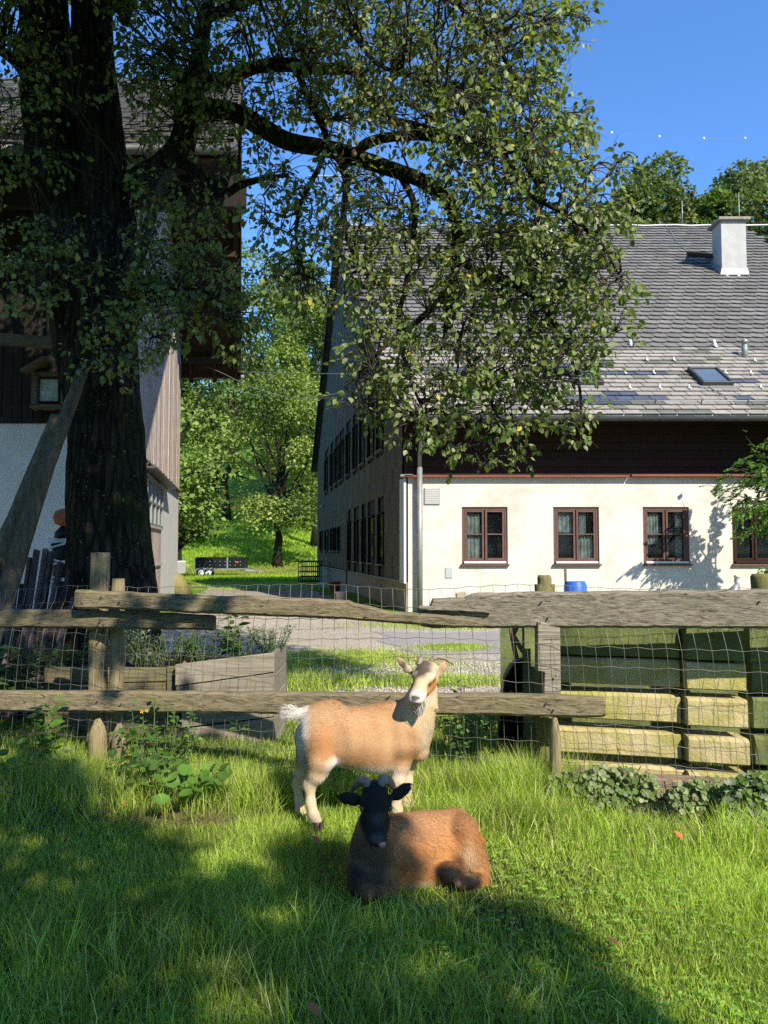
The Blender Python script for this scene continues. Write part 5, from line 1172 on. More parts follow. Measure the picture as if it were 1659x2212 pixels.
# ------------------------------------------------------------------ smaller things
bw = thing('wheelbarrow', 'black wheelbarrow stood on end with its handles up behind the fence', 'wheelbarrow', (1.0, 5.55, 0))
def wbp(px, py, Y): return P(px, py, Y)
Yb = 5.62
prof = [(1073, 1672), (1078, 1560), (1085, 1500), (1090, 1468), (1103, 1440), (1112, 1428), (1128, 1424), (1150, 1424), (1165, 1440), (1178, 1500), (1182, 1672)]
fr_ = [wbp(a, c, Yb) for a, c in prof]; cen = sum(fr_, Vector()) / len(fr_)
outer = [v for v in fr_]; inner = [cen + (v - cen) * .8 + Vector((0, .25, 0)) for v in fr_]; n = len(prof)
q = MB(); q.add(outer + inner, [(i, (i + 1) % n, n + (i + 1) % n, n + i) for i in range(n)] + [tuple(range(n, 2 * n))]); q2 = q.build('tray', M['black'], bw)
sd = q2.modifiers.new('thick', 'SOLIDIFY'); sd.thickness = .012
q = MB(); q.tube([wbp(1089, 1466, Yb - .01), wbp(1103, 1440, Yb - .01), wbp(1112, 1427, Yb - .01), wbp(1128, 1423, Yb - .01)], .012, 6); q.build('tray_rim', M['metal'], bw)
for pts in (((1103, 1345), (1107, 1380), (1113, 1410), (1118, 1430)), ((1118, 1352), (1108, 1372), (1104, 1366)), ((1104, 1364), (1122, 1395), (1145, 1430))):
    q = MB(); q.tube([wbp(a, c, Yb + .02) for a, c in pts], [.018] * len(pts), 8); q.build('handle', M['terracotta'], bw)
q = MB(); cw = wbp(1165, 1600, Yb + .45)
q.tube([cw + Vector((0, .17 * math.cos(t), .17 * math.sin(t))) for t in np.linspace(0, 6.283, 20)], .035, 8); q.build('wheel', M['rubber'], bw)
# blue barrel
bp = P(1243, 1285, 16.4); br = 24.5 / FPX * 16.4; zt = P(1243, 1256, 16.4).z
brl = MB(); brl.lathe((bp.x, 16.4, 0), [(br * .86, 0), (br, .12), (br, zt * .5), (br * 1.02, zt * .55), (br, zt * .6), (br * .98, zt - .08), (br * .86, zt - .04), (br * .88, zt), (br * .80, zt), (br * .80, zt - .05)], 28); props(brl.build('barrel', M['blue']), 'blue plastic rain barrel in front of the farmhouse wall', 'barrel')
q = MB(); q.tube([(bp.x - .2, 16.4, .3), tuple(P(1221, 1229, 16.4))], .03, 7); props(q.build('stick', M['log']), 'grey wooden stick standing in the blue barrel', 'stick')
q = MB(); p = P(997, 1290, 17.9); q.box((p.x, 17.9, p.z), (.26, .2, .24), Matrix.Rotation(R(-9), 3, 'Y')); props(q.build('stone_block', mat('tan_block', (.36, .30, .23), None, 8, var=0), bevel=.02), 'tan stone block leaning at the foot of the cream wall', 'block')
# buckets beside the gable
def bucket(px, pyb, Y, w, h, m, label):
    r = w / 2 / FPX * Y; z0 = max(0, P(px, pyb, Y).z); H = h / FPX * Y; q = MB(); q.lathe((P(px, pyb, Y).x, Y, z0), [(r * .78, 0), (r * .97, H * .93), (r * 1.04, H * .93), (r * 1.04, H), (r * .95, H), (r * .74, .03)], 22)
    o = props(q.build('bucket', m), label, 'bucket'); return o
bucket(738, 1301, 21.6, 27, 23, M['offwhite'], 'white plastic bucket standing in the shade by the gable')
bucket(723, 1278, 26.5, 26, 22, M['orange'], 'orange tub standing behind the white bucket')
q = MB(); q.tube([tuple(P(748, 1330, 25)), tuple(P(749, 1180, 25.2)), tuple(P(750, 1120, 25.3))], [.03, .025, .02], 6); props(q.build('leaning_pole', M['log']), 'thin dark pole leaning against the slate gable', 'pole')
# wire cage
Yc = 35.5; c0 = P(645, 1257, Yc); c1 = P(690, 1257, Yc); zc1 = P(645, 1214, Yc).z; w = c1.x - c0.x
cage = thing('wire_cage', 'dark metal grid cage standing beyond the gable corner', 'cage', ((c0.x + c1.x) / 2, Yc, 0)); q = MB()
for yy in (Yc, Yc + 1.0):
    for k in range(6): q.tube([(c0.x + w * k / 5, yy, 0), (c0.x + w * k / 5, yy, zc1)], .022, 5)
    for k in range(5): q.tube([(c0.x, yy, .03 + (zc1 - .03) * k / 4), (c1.x, yy, .03 + (zc1 - .03) * k / 4)], .022, 5)
q.build('grid', M['wire_dark'], cage); q = MB(); q.box(((c0.x + c1.x) / 2 - .05, Yc + .5, zc1 + .03), (w + .35, 1.1, .06)); q.build('lid', M['metal_dark'], cage)
# trailer
Yt = 54.0; tx0, tx1 = P(423, 1209, Yt).x, P(527, 1209, Yt).x; tz0, tz1 = P(423, 1234, Yt).z, P(423, 1209, Yt).z
tr = thing('car_trailer', 'black flatbed trailer with high sides parked on the meadow', 'trailer', ((tx0 + tx1) / 2, Yt, hz((tx0 + tx1) / 2, Yt)))
gt = hz((tx0 + tx1) / 2, Yt); zb = gt + .62; q = MB()
xm = tx0 + (tx1 - tx0) * .66
for a_, c_, nm in ((tx0, xm - .05, 'side_panel'), (xm + .05, tx1, 'side_panel')):
    q = MB(); q.box(((a_ + c_) / 2, Yt, zb + .42), (c_ - a_, .05, .86)); q.build(nm, M['blackpanel'], tr)
    q = MB(); q.box(((a_ + c_) / 2, Yt + 1.6, zb + .42), (c_ - a_, .05, .86)); q.build(nm, M['blackpanel'], tr)
q = MB(); q.box((tx0 + .02, Yt + .8, zb + .42), (.05, 1.55, .86)); q.build('tailboard', M['blackpanel'], tr); q = MB(); q.box((tx1 - .02, Yt + .8, zb + .42), (.05, 1.55, .86)); q.build('headboard', M['blackpanel'], tr)
q = MB(); q.box((xm, Yt - .02, zb + .42), (.10, .1, .85)); q.box((tx0 - .02, Yt - .02, zb + .42), (.08, .08, .78)); q.build('corner_post', M['metal'], tr)
for k in range(9):
    for zz in (.28, .55): q = MB(); q.box((tx0 + .3 + k * .37, Yt - .035, zb + zz), (.035, .02, .035)); q.build('rivet', M['offwhite'], tr)
q = MB(); q.box(((tx0 + tx1) / 2, Yt + .8, zb), (tx1 - tx0 + .1, 1.7, .08)); q.bar((tx1, Yt + .8, zb - .05), (tx1 + 1.3, Yt + .8, zb - .2), .1, .08); q.bar((tx1 - .6, Yt + .1, zb - .05), (tx1 + .6, Yt + .7, zb - .15), .07, .07); q.build('chassis', M['metal'], tr)
q = MB(); q.box((tx1 - .5, Yt - .035, zb + .5), (.22, .02, .09)); q.build('reflector', M['orange'], tr)
for wx in (P(450, 1, Yt).x, P(466, 1, Yt).x):
    wz = gt + .36; q = MB(); q.tube([(wx, Yt - .02, wz), (wx, Yt + .18, wz)], .36, 20, smooth=False); wo_ = q.build('wheel', M['rubber'], tr)
    q = MB(); q.tube([(wx, Yt - .035, wz), (wx, Yt - .02, wz)], .24, 16, smooth=False); q.build('rim', M['offwhite'], wo_)
    q = MB(); q.tube([(wx - .34, Yt, wz + .05), (wx - .24, Yt, wz + .3), (wx, Yt, wz + .38), (wx + .24, Yt, wz + .3), (wx + .34, Yt, wz + .05)], .035, 6); q.build('mudguard', M['metal'], tr)
q = MB(); q.tube([(tx1 + 1.0, Yt + .8, gt), (tx1 + 1.0, Yt + .8, gt + .5)], .04, 6); q.build('jockey_wheel', M['metal'], tr)
# sliver of a white van beside the barn corner
vx = P(385, 1225, 37).x; van = thing('parked_van', 'white and dark van mostly hidden behind the barn corner', 'van', (vx - 1.6, 37, 0))
q = MB(); q.hexa([(vx - 4, 36.5, .3), (vx + .05, 36.5, .3), (vx + .05, 38.2, .3), (vx - 4, 38.2, .3), (vx - 4, 36.5, 1.0), (vx + .1, 36.5, 1.0), (vx + .1, 38.2, 1.0), (vx - 4, 38.2, 1.0)]); q.build('body', M['offwhite'], van, bevel=.06)
q = MB(); q.hexa([(vx - 4, 36.6, 1.0), (vx - .1, 36.6, 1.0), (vx - .1, 38.1, 1.0), (vx - 4, 38.1, 1.0), (vx - 4, 36.7, 1.6), (vx - .1, 36.7, 1.5), (vx - .1, 38.0, 1.5), (vx - 4, 38.0, 1.6)]); q.build('windows', M['blackpanel'], van, bevel=.04)
q = MB(); q.tube([(vx - .7, 36.45, .32), (vx - .7, 36.7, .32)], .32, 18, smooth=False); q.build('wheel', M['rubber'], van)
q = MB(); a = P(386, 1250, 26.2); q.tube([(a.x + .05, 26.4, -.1), (a.x - .1, 26.2, .5), (a.x - .4, 26.2, .75)], [.42, .3, .12], 10); props(q.build('fender_stone', M['post_moss']), 'mossy guard stone at the foot of the white barn corner', 'stone')
# props / logs leaning on the trunk
def log_(pts, rad, label, m=M['log'], n=20):
    q_ = smooth_path([(*p, r) for p, r in zip(pts, rad)], 40); v, f = bark_tube(q_[:, :3], q_[:, 3], n, .02, 3, len(label)); k = len(v)
    f = f + [tuple(reversed(range(n))), tuple(range(k - n, k))]; me = bpy.data.meshes.new('leaning_log'); o0 = Vector(pts[0]); me.from_pydata([tuple(Vector(w) - o0) for w in v], [], f); me.polygons.foreach_set('use_smooth', [True] * (len(f) - 2) + [False, False])
    return props(link('leaning_log', me, None, o0, mat=m), label, 'log')
log_([tuple(P(a, c, y)) for a, c, y in ((-60, 1500, 6.3), (20, 1260, 6.5), (90, 1040, 6.7), (150, 880, 6.9), (178, 800, 7.0))], [.095, .085, .076, .064, .05], 'thick bare log leaning from the lower left up against the pear trunk')
log_([tuple(P(a, c, y)) for a, c, y in ((-95, 1450, 6.5), (-20, 1250, 6.7), (60, 1060, 6.9), (125, 900, 7.1))], [.09, .085, .075, .06], 'darker second log leaning behind the thick bare log')
# laths
pal_f = thing('lath_stack', 'sheaf of thin grey laths standing upright between the leaning log and the trunk', 'laths', (at(90, 7.0), 7.0, 0))
gl = np.random.default_rng(8); tops = [(18, 1300), (35, 1240), (50, 1262), (66, 1205), (80, 1188), (92, 1290), (99, 1186), (112, 1192), (122, 1258), (131, 1215), (140, 1262), (150, 1235), (160, 1290), (45, 1330), (72, 1320), (105, 1230), (128, 1300), (148, 1310)]
for i, (tx, ty) in enumerate(tops):
    Y = 6.95 + .03 * (i % 4) + .01 * i; a = P(tx, ty, Y + .1); bx = P(tx * .72 - 8 + gl.uniform(-4, 4), 1500, Y); b_ = Vector((bx.x, Y - .15, .0)); q = MB(); q.bar(b_, a, .03, gl.uniform(.06, .095), up=(0, 1, 0)); q.build('lath', M['lath'], pal_f)
# figure with an orange ball top, black and white body
og = thing('garden_figure', 'garden figure with round orange head and black and white patterned body beside the trunk', 'ornament', (at(131, 8.6), 8.6, 0)); c = P(137, 1119, 8.6)
q = MB(); q.lathe((c.x, 8.6, c.z - .10), [(.02, 0), (.09, .03), (.12, .10), (.09, .18), (.02, .21)], 16); q.build('head', M['orange'], og)
q = MB(); q.lathe((c.x, 8.6, c.z - .25), [(.05, 0), (.10, .02), (.09, .08), (.03, .15)], 14); q.build('hat_brim', M['black'], og)
q = MB(); q.box((c.x - .02, 8.6, c.z - .27), (.24, .14, .07)); q.build('collar', M['offwhite'], og)
q = MB(); q.lathe((c.x, 8.6, .0), [(.13, 0), (.13, .3), (.11, c.z - .45), (.13, c.z - .30), (.05, c.z - .28)], 14); q.build('body', M['black'], og)
for k in range(5):
    z = c.z - .36 - k * .10; q = MB(); q.bar((c.x - .13, 8.48, z), (c.x + .08, 8.46, z + .06 * (-1) ** k), .02, .02); q.build('stripe', M['offwhite'], og)
# shrine
sh = thing('wayside_shrine', 'little roofed wooden shrine box with a pale picture on the barn front', 'shrine', (P(104, 850, 11.8).x, 11.8, P(104, 888, 11.8).z)); Ys = 11.72
def pb(px0, py0, px1, py1, Y, t, m, nm, par):
    a, c = P(px0, py0, Y), P(px1, py1, Y); q = MB(); q.box(((a.x + c.x) / 2, Y + t / 2, (a.z + c.z) / 2), (c.x - a.x, t, a.z - c.z)); return q.build(nm, m, par)
for r_ in ((68, 803, 78, 875), (132, 803, 142, 875), (78, 803, 132, 812), (64, 873, 146, 882)): pb(*r_, Ys, .22, M['beam'], 'frame', sh)
pb(78, 812, 132, 873, Ys + .12, .06, M['plank_dark'], 'back_panel', sh); pb(84, 817, 127, 868, Ys + .09, .02, M['beam'], 'picture_frame', sh)
pb(87, 820, 124, 866, Ys + .075, .01, mat('pale_picture', (.42, .45, .42), (.16, .20, .18), 9, (1, 1, 1), .6, var=0), 'picture', sh)
a, m_, c = P(54, 806, Ys - .05), P(104, 776, Ys - .05), P(156, 806, Ys - .05); q = MB(); q.bar(a, m_, .34, .035, up=(0, 0, 1)); q.build('roof_board', M['beam'], sh); q = MB(); q.bar(m_, c, .34, .035, up=(0, 0, 1)); q.build('roof_board', M['beam'], sh)
for px in (84, 124): pb(px - 3, 882, px + 3, 905, Ys + .1, .05, M['plank_dark'], 'bracket', sh)
# cables
def cable(name, pts, r, m, label, cat='cable', n=40):
    q = MB(); q.tube([tuple(p) for p in smooth_path(pts, n)], r, 5); return props(q.build(name, m), label, cat)
cable('hanging_cable', [tuple(P(430, 785, 27.5)), tuple(P(480, 806, 26.5)), tuple(P(553, 840, 25)), tuple(P(653, 861, 23)), tuple(P(743, 847, 21.8))], .013, M['metal'], 'slack pale cable hanging from the barn roof to the farmhouse gable')
cable('tie_wire', [tuple(P(488, 802, 28)), tuple(P(600, 806, 26)), tuple(P(765, 808, 22))], .012, M['metal'], 'thin straight wire between barn eave and gable')
mk = cable('power_line', [tuple(P(1150, 268, 150)), tuple(P(1321, 287, 150)), tuple(P(1424, 295, 150)), tuple(P(1520, 299, 150)), tuple(P(1609, 299, 150)), tuple(P(1800, 290, 150))], .006, M['metal'], 'distant power line with white marker balls across the sky', 'power line', 50)
for a_, c_ in ((1321, 287), (1424, 295), (1520, 299), (1609, 299)):
    q = MB(); p = P(a_, c_, 150); q.lathe(p, [(.02, -.3), (.2, -.2), (.26, 0), (.2, .2), (.02, .3)], 10); q.build('marker_ball', M['marker'], mk)
ma = thing('lattice_mast', 'slim lattice mast faintly visible through the pear leaves', 'mast', (at(738, 105), 105, hz(at(738, 105), 105) - 1)); q = MB(); xb, zb_ = at(738, 105), hz(0, 105)
zt_ = P(738, 235, 105).z
for sx_, sy_ in ((-1, -1), (1, -1), (1, 1), (-1, 1)): q.bar((xb + sx_ * 2.2, 105 + sy_ * 2.2, zb_), (xb + sx_ * .5, 105 + sy_ * .5, zt_), .14, .14)
for k in range(16):
    z0 = zb_ + (zt_ - zb_) * k / 16; z1 = zb_ + (zt_ - zb_) * (k + 1) / 16; w0 = 2.2 - 1.7 * k / 16; w1 = 2.2 - 1.7 * (k + 1) / 16
    for s_ in (-1, 1): q.bar((xb - s_ * w0, 105 - w0, z0), (xb + s_ * w1, 105 - w1, z1), .08, .08); q.bar((xb - w0, 105 - s_ * w0, z0), (xb - w1, 105 + s_ * w1, z1), .08, .08)
for zz in (.82, .9, .97): q.bar((xb - 5, 105, zb_ + (zt_ - zb_) * zz), (xb + 5, 105, zb_ + (zt_ - zb_) * zz), .15, .15)
link('lattice', q.mesh('lattice', M['metal'], ma.location), ma, ma.location)
# shrub in front of the wall at the right edge
gs = np.random.default_rng(77); sb = thing('honey_locust', 'feathery green shrub arching in from the right before the dark window', 'shrub', (P(1740, 1300, 16.4).x, 16.4, 0)); Ps, Ds = [], []; q = MB()
tips = [(1530, 1048), (1545, 1062), (1560, 1030), (1590, 1012), (1600, 990), (1612, 1040), (1575, 1080), (1600, 1085), (1640, 1020), (1655, 1050), (1640, 1085), (1620, 1100), (1668, 1120), (1650, 1150), (1600, 1150), (1690, 1000), (1700, 1060), (1720, 1120), (1700, 1180), (1610, 942), (1640, 975), (1660, 960), (1680, 900), (1730, 950), (1760, 1050), (1650, 1240), (1690, 1230), (1720, 1200), (1590, 1110), (1630, 1128)]
for (tx, ty) in tips:
    tip = np.array(P(tx, ty, 16.4 + gs.uniform(-.7, .9))); s_ = np.array([sb.location.x + gs.uniform(-.2, .2), 16.4, gs.uniform(1.6, 3.0)]); m_ = (s_ + tip) / 2 + [0, 0, .25]; t = np.linspace(0, 1, 10)[:, None]; path = (1 - t) ** 2 * s_ + 2 * t * (1 - t) * m_ + t * t * tip; q.tube([tuple(v) for v in path], list(np.linspace(.025, .005, 10)), 5, cap=False)
    for k in range(22):
        u = gs.uniform(.35, 1.03); b_ = (1 - u) ** 2 * s_ + 2 * u * (1 - u) * m_ + u * u * tip + gs.normal(0, .05, 3); d = nrm(tip - s_ + gs.normal(0, .8, 3)); L_ = gs.uniform(.12, .26)
        for j in range(7):
            o_ = b_ + d * L_ * j / 7 + [0, 0, -.02 * j]
            for s2 in (-1, 1): Ps.append(o_); Ds.append(d * .5 + np.cross(d, [0, 0, 1]) * s2 + [0, 0, -.3])
Ps = np.array(Ps); Ds = np.array(Ds); n_ = len(Ps); V, F, C = scatter(QUAD_V, QUAD_F, frames(nrm(Ds), nrm(np.array([0, -.3, 1])[None] + gs.normal(0, .4, (n_, 3)))), Ps, gs.uniform(.05, .085, n_), np.array(MG + LG + LG[:1])[gs.integers(0, 7, n_)] * gs.uniform(.9, 1.5, (n_, 1)))
link('leaves', npmesh('leaves', V, F, C, M['leafy']), sb, (0, 0, 0)); q.tube([(sb.location.x, 16.4, -.1), (sb.location.x + .1, 16.4, 1.5), (sb.location.x, 16.4, 3.6)], [.09, .07, .03], 8); q.build('branches', M['twig'], sb)
# little ornament on the right
p = P(1588, 1278, 9.5); gz = thing('goose_ornament', 'small white and grey goose ornament behind the right end of the rail', 'ornament', (p.x, 9.5, 0)); q = MB(); q.tube([(p.x - .07, 9.5, p.z - .12), (p.x - .02, 9.5, p.z), (p.x + .04, 9.5, p.z + .1)], [.05, .07, .03], 10); q.build('body', M['metal'], gz)
q = MB(); q.lathe((p.x + .03, 9.5, p.z + .08), [(.02, 0), (.04, .05), (.035, .11), (.05, .115), (.01, .14)], 12); q.build('head', M['offwhite'], gz); q = MB(); q.box((p.x + .05, 9.47, p.z), (.04, .04, .05)); q.build('foot', M['yellow'], gz); q = MB(); q.tube([(p.x, 9.5, 0), (p.x, 9.5, p.z - .05)], .03, 8); q.build('stand', M['metal_dark'], gz)
# fallen leaves
fl = [(1340, 2045, 'orange fallen leaf lying in the sunny grass at the right'), (690, 1822, 'reddish fallen leaf in the grass left of the resting goat'), (1475, 1735 + 78, 'small brown leaf in the grass near the right sleepers'), (690, 2195, 'yellow fallen leaf at the bottom of the lawn'), (270, 1742, 'brown leaf at the edge of the bare earth')]
for px, py, lab in fl:
    p = G(px, py, .07); q = MB(); m3 = Matrix.Rotation(R(px % 90), 3, 'Z') @ Matrix.Rotation(R(35), 3, 'X'); q.add([p + m3 @ (Vector(v) * .055) for v in LEAF_V], [tuple(f) for f in LEAF_F]); props(q.build('fallen_leaf', M['orange']), lab, 'leaf')
# ------------------------------------------------------------------ goats: blended volumes turned into one continuous skin
def smin(a, b_, k):
    h = np.clip(.5 + .5 * (b_ - a) / k, 0, 1); return b_ * (1 - h) + a * h - k * h * (1 - h)
class Vol:
    def __init__(s, lo, hi, h):
        s.h = h; s.lo = np.array(lo, float); s.n = np.ceil((np.array(hi) - s.lo) / h).astype(int) + 1; s.f = np.full(s.n, 1.0, np.float32)
    def _reg(s, a, c, pad):
        i0 = np.clip(np.floor((np.minimum(a, c) - pad - s.lo) / s.h).astype(int), 0, s.n - 1); i1 = np.clip(np.ceil((np.maximum(a, c) + pad - s.lo) / s.h).astype(int) + 1, 1, s.n)
        g = [s.lo[k] + s.h * np.arange(i0[k], i1[k]) for k in range(3)]; X = np.stack(np.meshgrid(*g, indexing='ij'), -1); return tuple(slice(i0[k], i1[k]) for k in range(3)), X
    def cap(s, a, b_, ra, rb, k=.03, w=1.0, axis=None, cut=False):
        """tapered capsule; w<1 flattens it along `axis`"""
        a = np.array(a, float); b_ = np.array(b_, float); r = max(ra, rb); sl_, X = s._reg(a, b_, r + k * 1.5 + .02)
        ba = b_ - a; pa = X - a; t = np.clip((pa @ ba) / max(ba @ ba, 1e-9), 0, 1)[..., None]; d = pa - t * ba
        if w != 1.0:
            ax = nrm(np.array(axis if axis is not None else (0, 1, 0), float)); c = (d @ ax)[..., None]; d = d + ax * c * (1 / w - 1)
        dist = np.linalg.norm(d, axis=-1) - (ra + (rb - ra) * t[..., 0]); dist = dist * min(1, w * 1.3)
        s.f[sl_] = smin(s.f[sl_], dist, k) if not cut else -smin(-s.f[sl_], dist, k)
    def chain(s, pts, rad, k=.03, w=1.0, axis=None):
        for i in range(len(pts) - 1): s.cap(pts[i], pts[i + 1], rad[i], rad[i + 1], k, w, axis)
    def mesh(s):
        f = s.f; ins = f < 0; nx, ny, nz = f.shape
        c = np.zeros((nx - 1, ny - 1, nz - 1), int); acc = np.zeros((nx - 1, ny - 1, nz - 1, 3)); cnt = np.zeros((nx - 1, ny - 1, nz - 1))
        cor = [(i, j, k) for i in (0, 1) for j in (0, 1) for k in (0, 1)]
        sub = {q: f[q[0]:nx - 1 + q[0], q[1]:ny - 1 + q[1], q[2]:nz - 1 + q[2]] for q in cor}
        n_in = sum((v < 0).astype(int) for v in sub.values()); act = (n_in > 0) & (n_in < 8); I = np.argwhere(act); A = {q: v[act] for q, v in sub.items()}
        P_ = np.zeros((len(I), 3)); K = np.zeros(len(I))
        for q in cor:
            for ax in range(3):
                if q[ax] == 0:
                    r = list(q); r[ax] = 1; r = tuple(r); a, b_ = A[q], A[r]; m = (a < 0) != (b_ < 0); t = np.where(m, a / np.where(m, a - b_, 1), 0); p = np.array(q, float)[None] + t[:, None] * np.eye(3)[ax][None]; P_ += np.where(m[:, None], p, 0); K += m
        V = s.lo + s.h * (I + P_ / K[:, None]); idx = -np.ones(act.shape, int); idx[act] = np.arange(len(I)); F = []
        for ax in range(3):
            sl0 = [slice(None)] * 3; sl1 = [slice(None)] * 3; sl0[ax] = slice(0, -1); sl1[ax] = slice(1, None); o = [k for k in range(3) if k != ax]
            a, b_ = ins[tuple(sl0)], ins[tuple(sl1)]; E = np.argwhere(a != b_); E = E[(E[:, o[0]] > 0) & (E[:, o[1]] > 0) & (E[:, o[0]] < f.shape[o[0]] - 1) & (E[:, o[1]] < f.shape[o[1]] - 1)]
            def at_(d0, d1): q = E.copy(); q[:, o[0]] += d0; q[:, o[1]] += d1; return idx[q[:, 0], q[:, 1], q[:, 2]]
            Q = np.stack([at_(-1, -1), at_(0, -1), at_(0, 0), at_(-1, 0)], 1); flip = b_[E[:, 0], E[:, 1], E[:, 2]] ^ (ax == 1); Q[flip] = Q[flip][:, ::-1]; F.append(Q)
        return V, np.vstack(F)
def relax(V, F, it=3):
    n = len(V); e = np.vstack([F[:, [0, 1]], F[:, [1, 2]], F[:, [2, 3]], F[:, [3, 0]]])
    for _ in range(it):
        s_ = np.zeros_like(V); c = np.zeros(n); np.add.at(s_, e[:, 0], V[e[:, 1]]); np.add.at(c, e[:, 0], 1); np.add.at(s_, e[:, 1], V[e[:, 0]]); np.add.at(c, e[:, 1], 1); V = V * .5 + .5 * s_ / c[:, None]
    return V
def vnormals(V, F):
    n = np.cross(V[F[:, 2]] - V[F[:, 0]], V[F[:, 3]] - V[F[:, 1]]); o = np.zeros_like(V)
    for k in range(4): np.add.at(o, F[:, k], n)
    return nrm(o)
def blob(V, c, r, soft=.5):
    d = np.linalg.norm((V - np.array(c)) / np.array(r), axis=1); return np.clip((1 + soft - d) / (2 * soft), 0, 1)
def mixv(c, col, w): return c * (1 - w[:, None]) + np.array(col) * w[:, None]
def vnoise(V, s, seed=0):
    """cheap smooth noise"""
    r = np.random.default_rng(seed); o = np.zeros(len(V))
    for _ in range(8): k = r.normal(0, s, 3); o += np.sin(V @ k + r.uniform(0, 6.28))
    return o / 4
def headspace(c, fwd, roll_up=(0, 0, 1)):
    f = nrm(np.array(fwd, float)); s_ = nrm(np.cross(f, np.array(roll_up, float))); u = np.cross(s_, f)      # s: animal's right when looking along f
    return lambda a, b_, d: np.array(c) + f * a + s_ * b_ + u * d
def build_head(v, H, sz=1.0, k=.012, sd=None, ears=None, wide=1.0):
    """H(forward, side, up) maps head space; origin between the eyes' back, muzzle towards +forward"""
    q = lambda a, b_, d: H(a * sz, b_ * sz * wide, d * sz)
    v.cap(q(-.03, 0, .005), q(.03, 0, .0), .062 * sz, .058 * sz, .02)                       # cranium
    v.cap(q(.02, 0, .012), q(.15, 0, -.020), .050 * sz, .030 * sz, k * 1.5)                  # bridge
    v.cap(q(.02, 0, -.045), q(.15, 0, -.050), .044 * sz, .026 * sz, k * 1.5)                 # jaw
    v.cap(q(.13, -.009, -.030), q(.168, -.010, -.034), .037 * sz, .033 * sz, k); v.cap(q(.13, .009, -.030), q(.168, .010, -.034), .037 * sz, .033 * sz, k)                      # muzzle
    v.cap(q(.14, 0, -.066), q(.168, 0, -.066), .024 * sz, .021 * sz, .006); v.cap(q(.20, -.03, -.053), q(.20, .03, -.053), .004 * sz, .004 * sz, .004, cut=True)                 # chin
    for s_ in (-1, 1):
        v.cap(q(.012, s_ * .046, .022), q(.040, s_ * .046, .014), .017 * sz, .014 * sz, k)    # brow
        v.cap(q(-.01, s_ * .034, -.04), q(.06, s_ * .026, -.055), .030 * sz, .022 * sz, k * 1.5)     # cheek
        v.cap(q(.168, s_ * .016, -.018), q(.182, s_ * .012, -.026), .011 * sz, .008 * sz, .008)     # nostril wing
        v.cap(q(.186, s_ * .013, -.022), q(.200, s_ * .017, -.020), .0045 * sz, .005 * sz, .004, cut=True)
    return q
def goat_mesh(v, colf, root, name='body', it=3):
    V, F = v.mesh(); V = relax(V, F, it); C = colf(V); me = npmesh(name, V - np.array(root.location), F, C, M['skin'], smooth=True); link(name, me, root, root.location); return V, F, C
def coat(V, F, C, flow, root, n, L, W, seed, name='coat', lenf=None, lift=.17):
    g = np.random.default_rng(seed); A = .5 * np.linalg.norm(np.cross(V[F[:, 2]] - V[F[:, 0]], V[F[:, 3]] - V[F[:, 1]]), axis=1); k = g.choice(len(F), n, p=A / A.sum()); w = g.dirichlet((1, 1, 1, 1), n)
    p = np.einsum('nk,nkj->nj', w, V[F[k]]); N_ = nrm(np.einsum('nk,nkj->nj', w, vnormals(V, F)[F[k]])); c = np.einsum('nk,nkj->nj', w, C[F[k]]); d = flow(p); d = d - N_ * (d * N_).sum(1, keepdims=True); d = nrm(nrm(d) + g.normal(0, .10, (n, 3))); d = nrm(d + N_ * g.uniform(.05, lift, (n, 1)))
    Ls = L * g.uniform(.5, 1.3, n) * (lenf(p) if lenf is not None else 1.0); c = c * g.uniform(.87, 1.13, (n, 1)); s_ = nrm(np.cross(d, N_)) * W / 2
    a = p - N_ * .001; V2 = np.stack([a - s_, a + s_, a + d * Ls[:, None] * .55 + s_ * .7 , a + d * Ls[:, None]], 1).reshape(-1, 3); F2 = (np.arange(n) * 4)[:, None, None] + np.array([[0, 1, 2], [0, 2, 3]])[None]
    c4 = np.repeat(c[:, None], 4, 1); c4[:, 3] *= 1.06
    props(link(name, npmesh(name, V2 - np.array(root.location), F2.reshape(-1, 3), c4.reshape(-1, 3), M['fur']), root, root.location), kind='stuff')
def horn(pts, rad, m, root, name='horn'):
    q_ = smooth_path([(*p, r) for p, r in zip(pts, rad)], 44); rr = q_[:, 3] * (1 + .09 * np.sin(np.arange(len(q_)) * 1.5) * np.linspace(1, .2, len(q_))); q = MB(); q.tube([tuple(v) for v in q_[:, :3]], list(rr), 12, flat=.75); return q.build(name, m, root)
def eye(c, n_, r, root, lidm=None):
    q = MB(); q.add(*uvs(c, r)); q.sm = [True] * len(q.f); e = q.build('eye', M['eye'], root)
    n_ = nrm(np.array(n_)); q = MB(); p = np.array(c) + n_ * r * .86; s_ = nrm(np.cross(n_, [0, 0, 1])); u = np.cross(s_, n_); pts = [tuple(p + s_ * r * .55 * math.cos(t) + u * r * .22 * math.sin(t) + n_ * .0022) for t in np.linspace(0, 6.28, 12)[:-1]]; q.add(pts, [tuple(range(11))]); q.build('pupil', M['pupil'], e)
def uvs(c, r, n=12):
    V_ = []; F_ = []
    for i in range(n + 1):
        for j in range(n * 2): a, b_ = math.pi * i / n, math.pi * j / n; V_.append((c[0] + r * math.sin(a) * math.cos(b_), c[1] + r * math.sin(a) * math.sin(b_), c[2] + r * math.cos(a)))
    for i in range(n):
        for j in range(n * 2): F_.append((i * 2 * n + j, i * 2 * n + (j + 1) % (2 * n), (i + 1) * 2 * n + (j + 1) % (2 * n), (i + 1) * 2 * n + j))
    return V_, F_

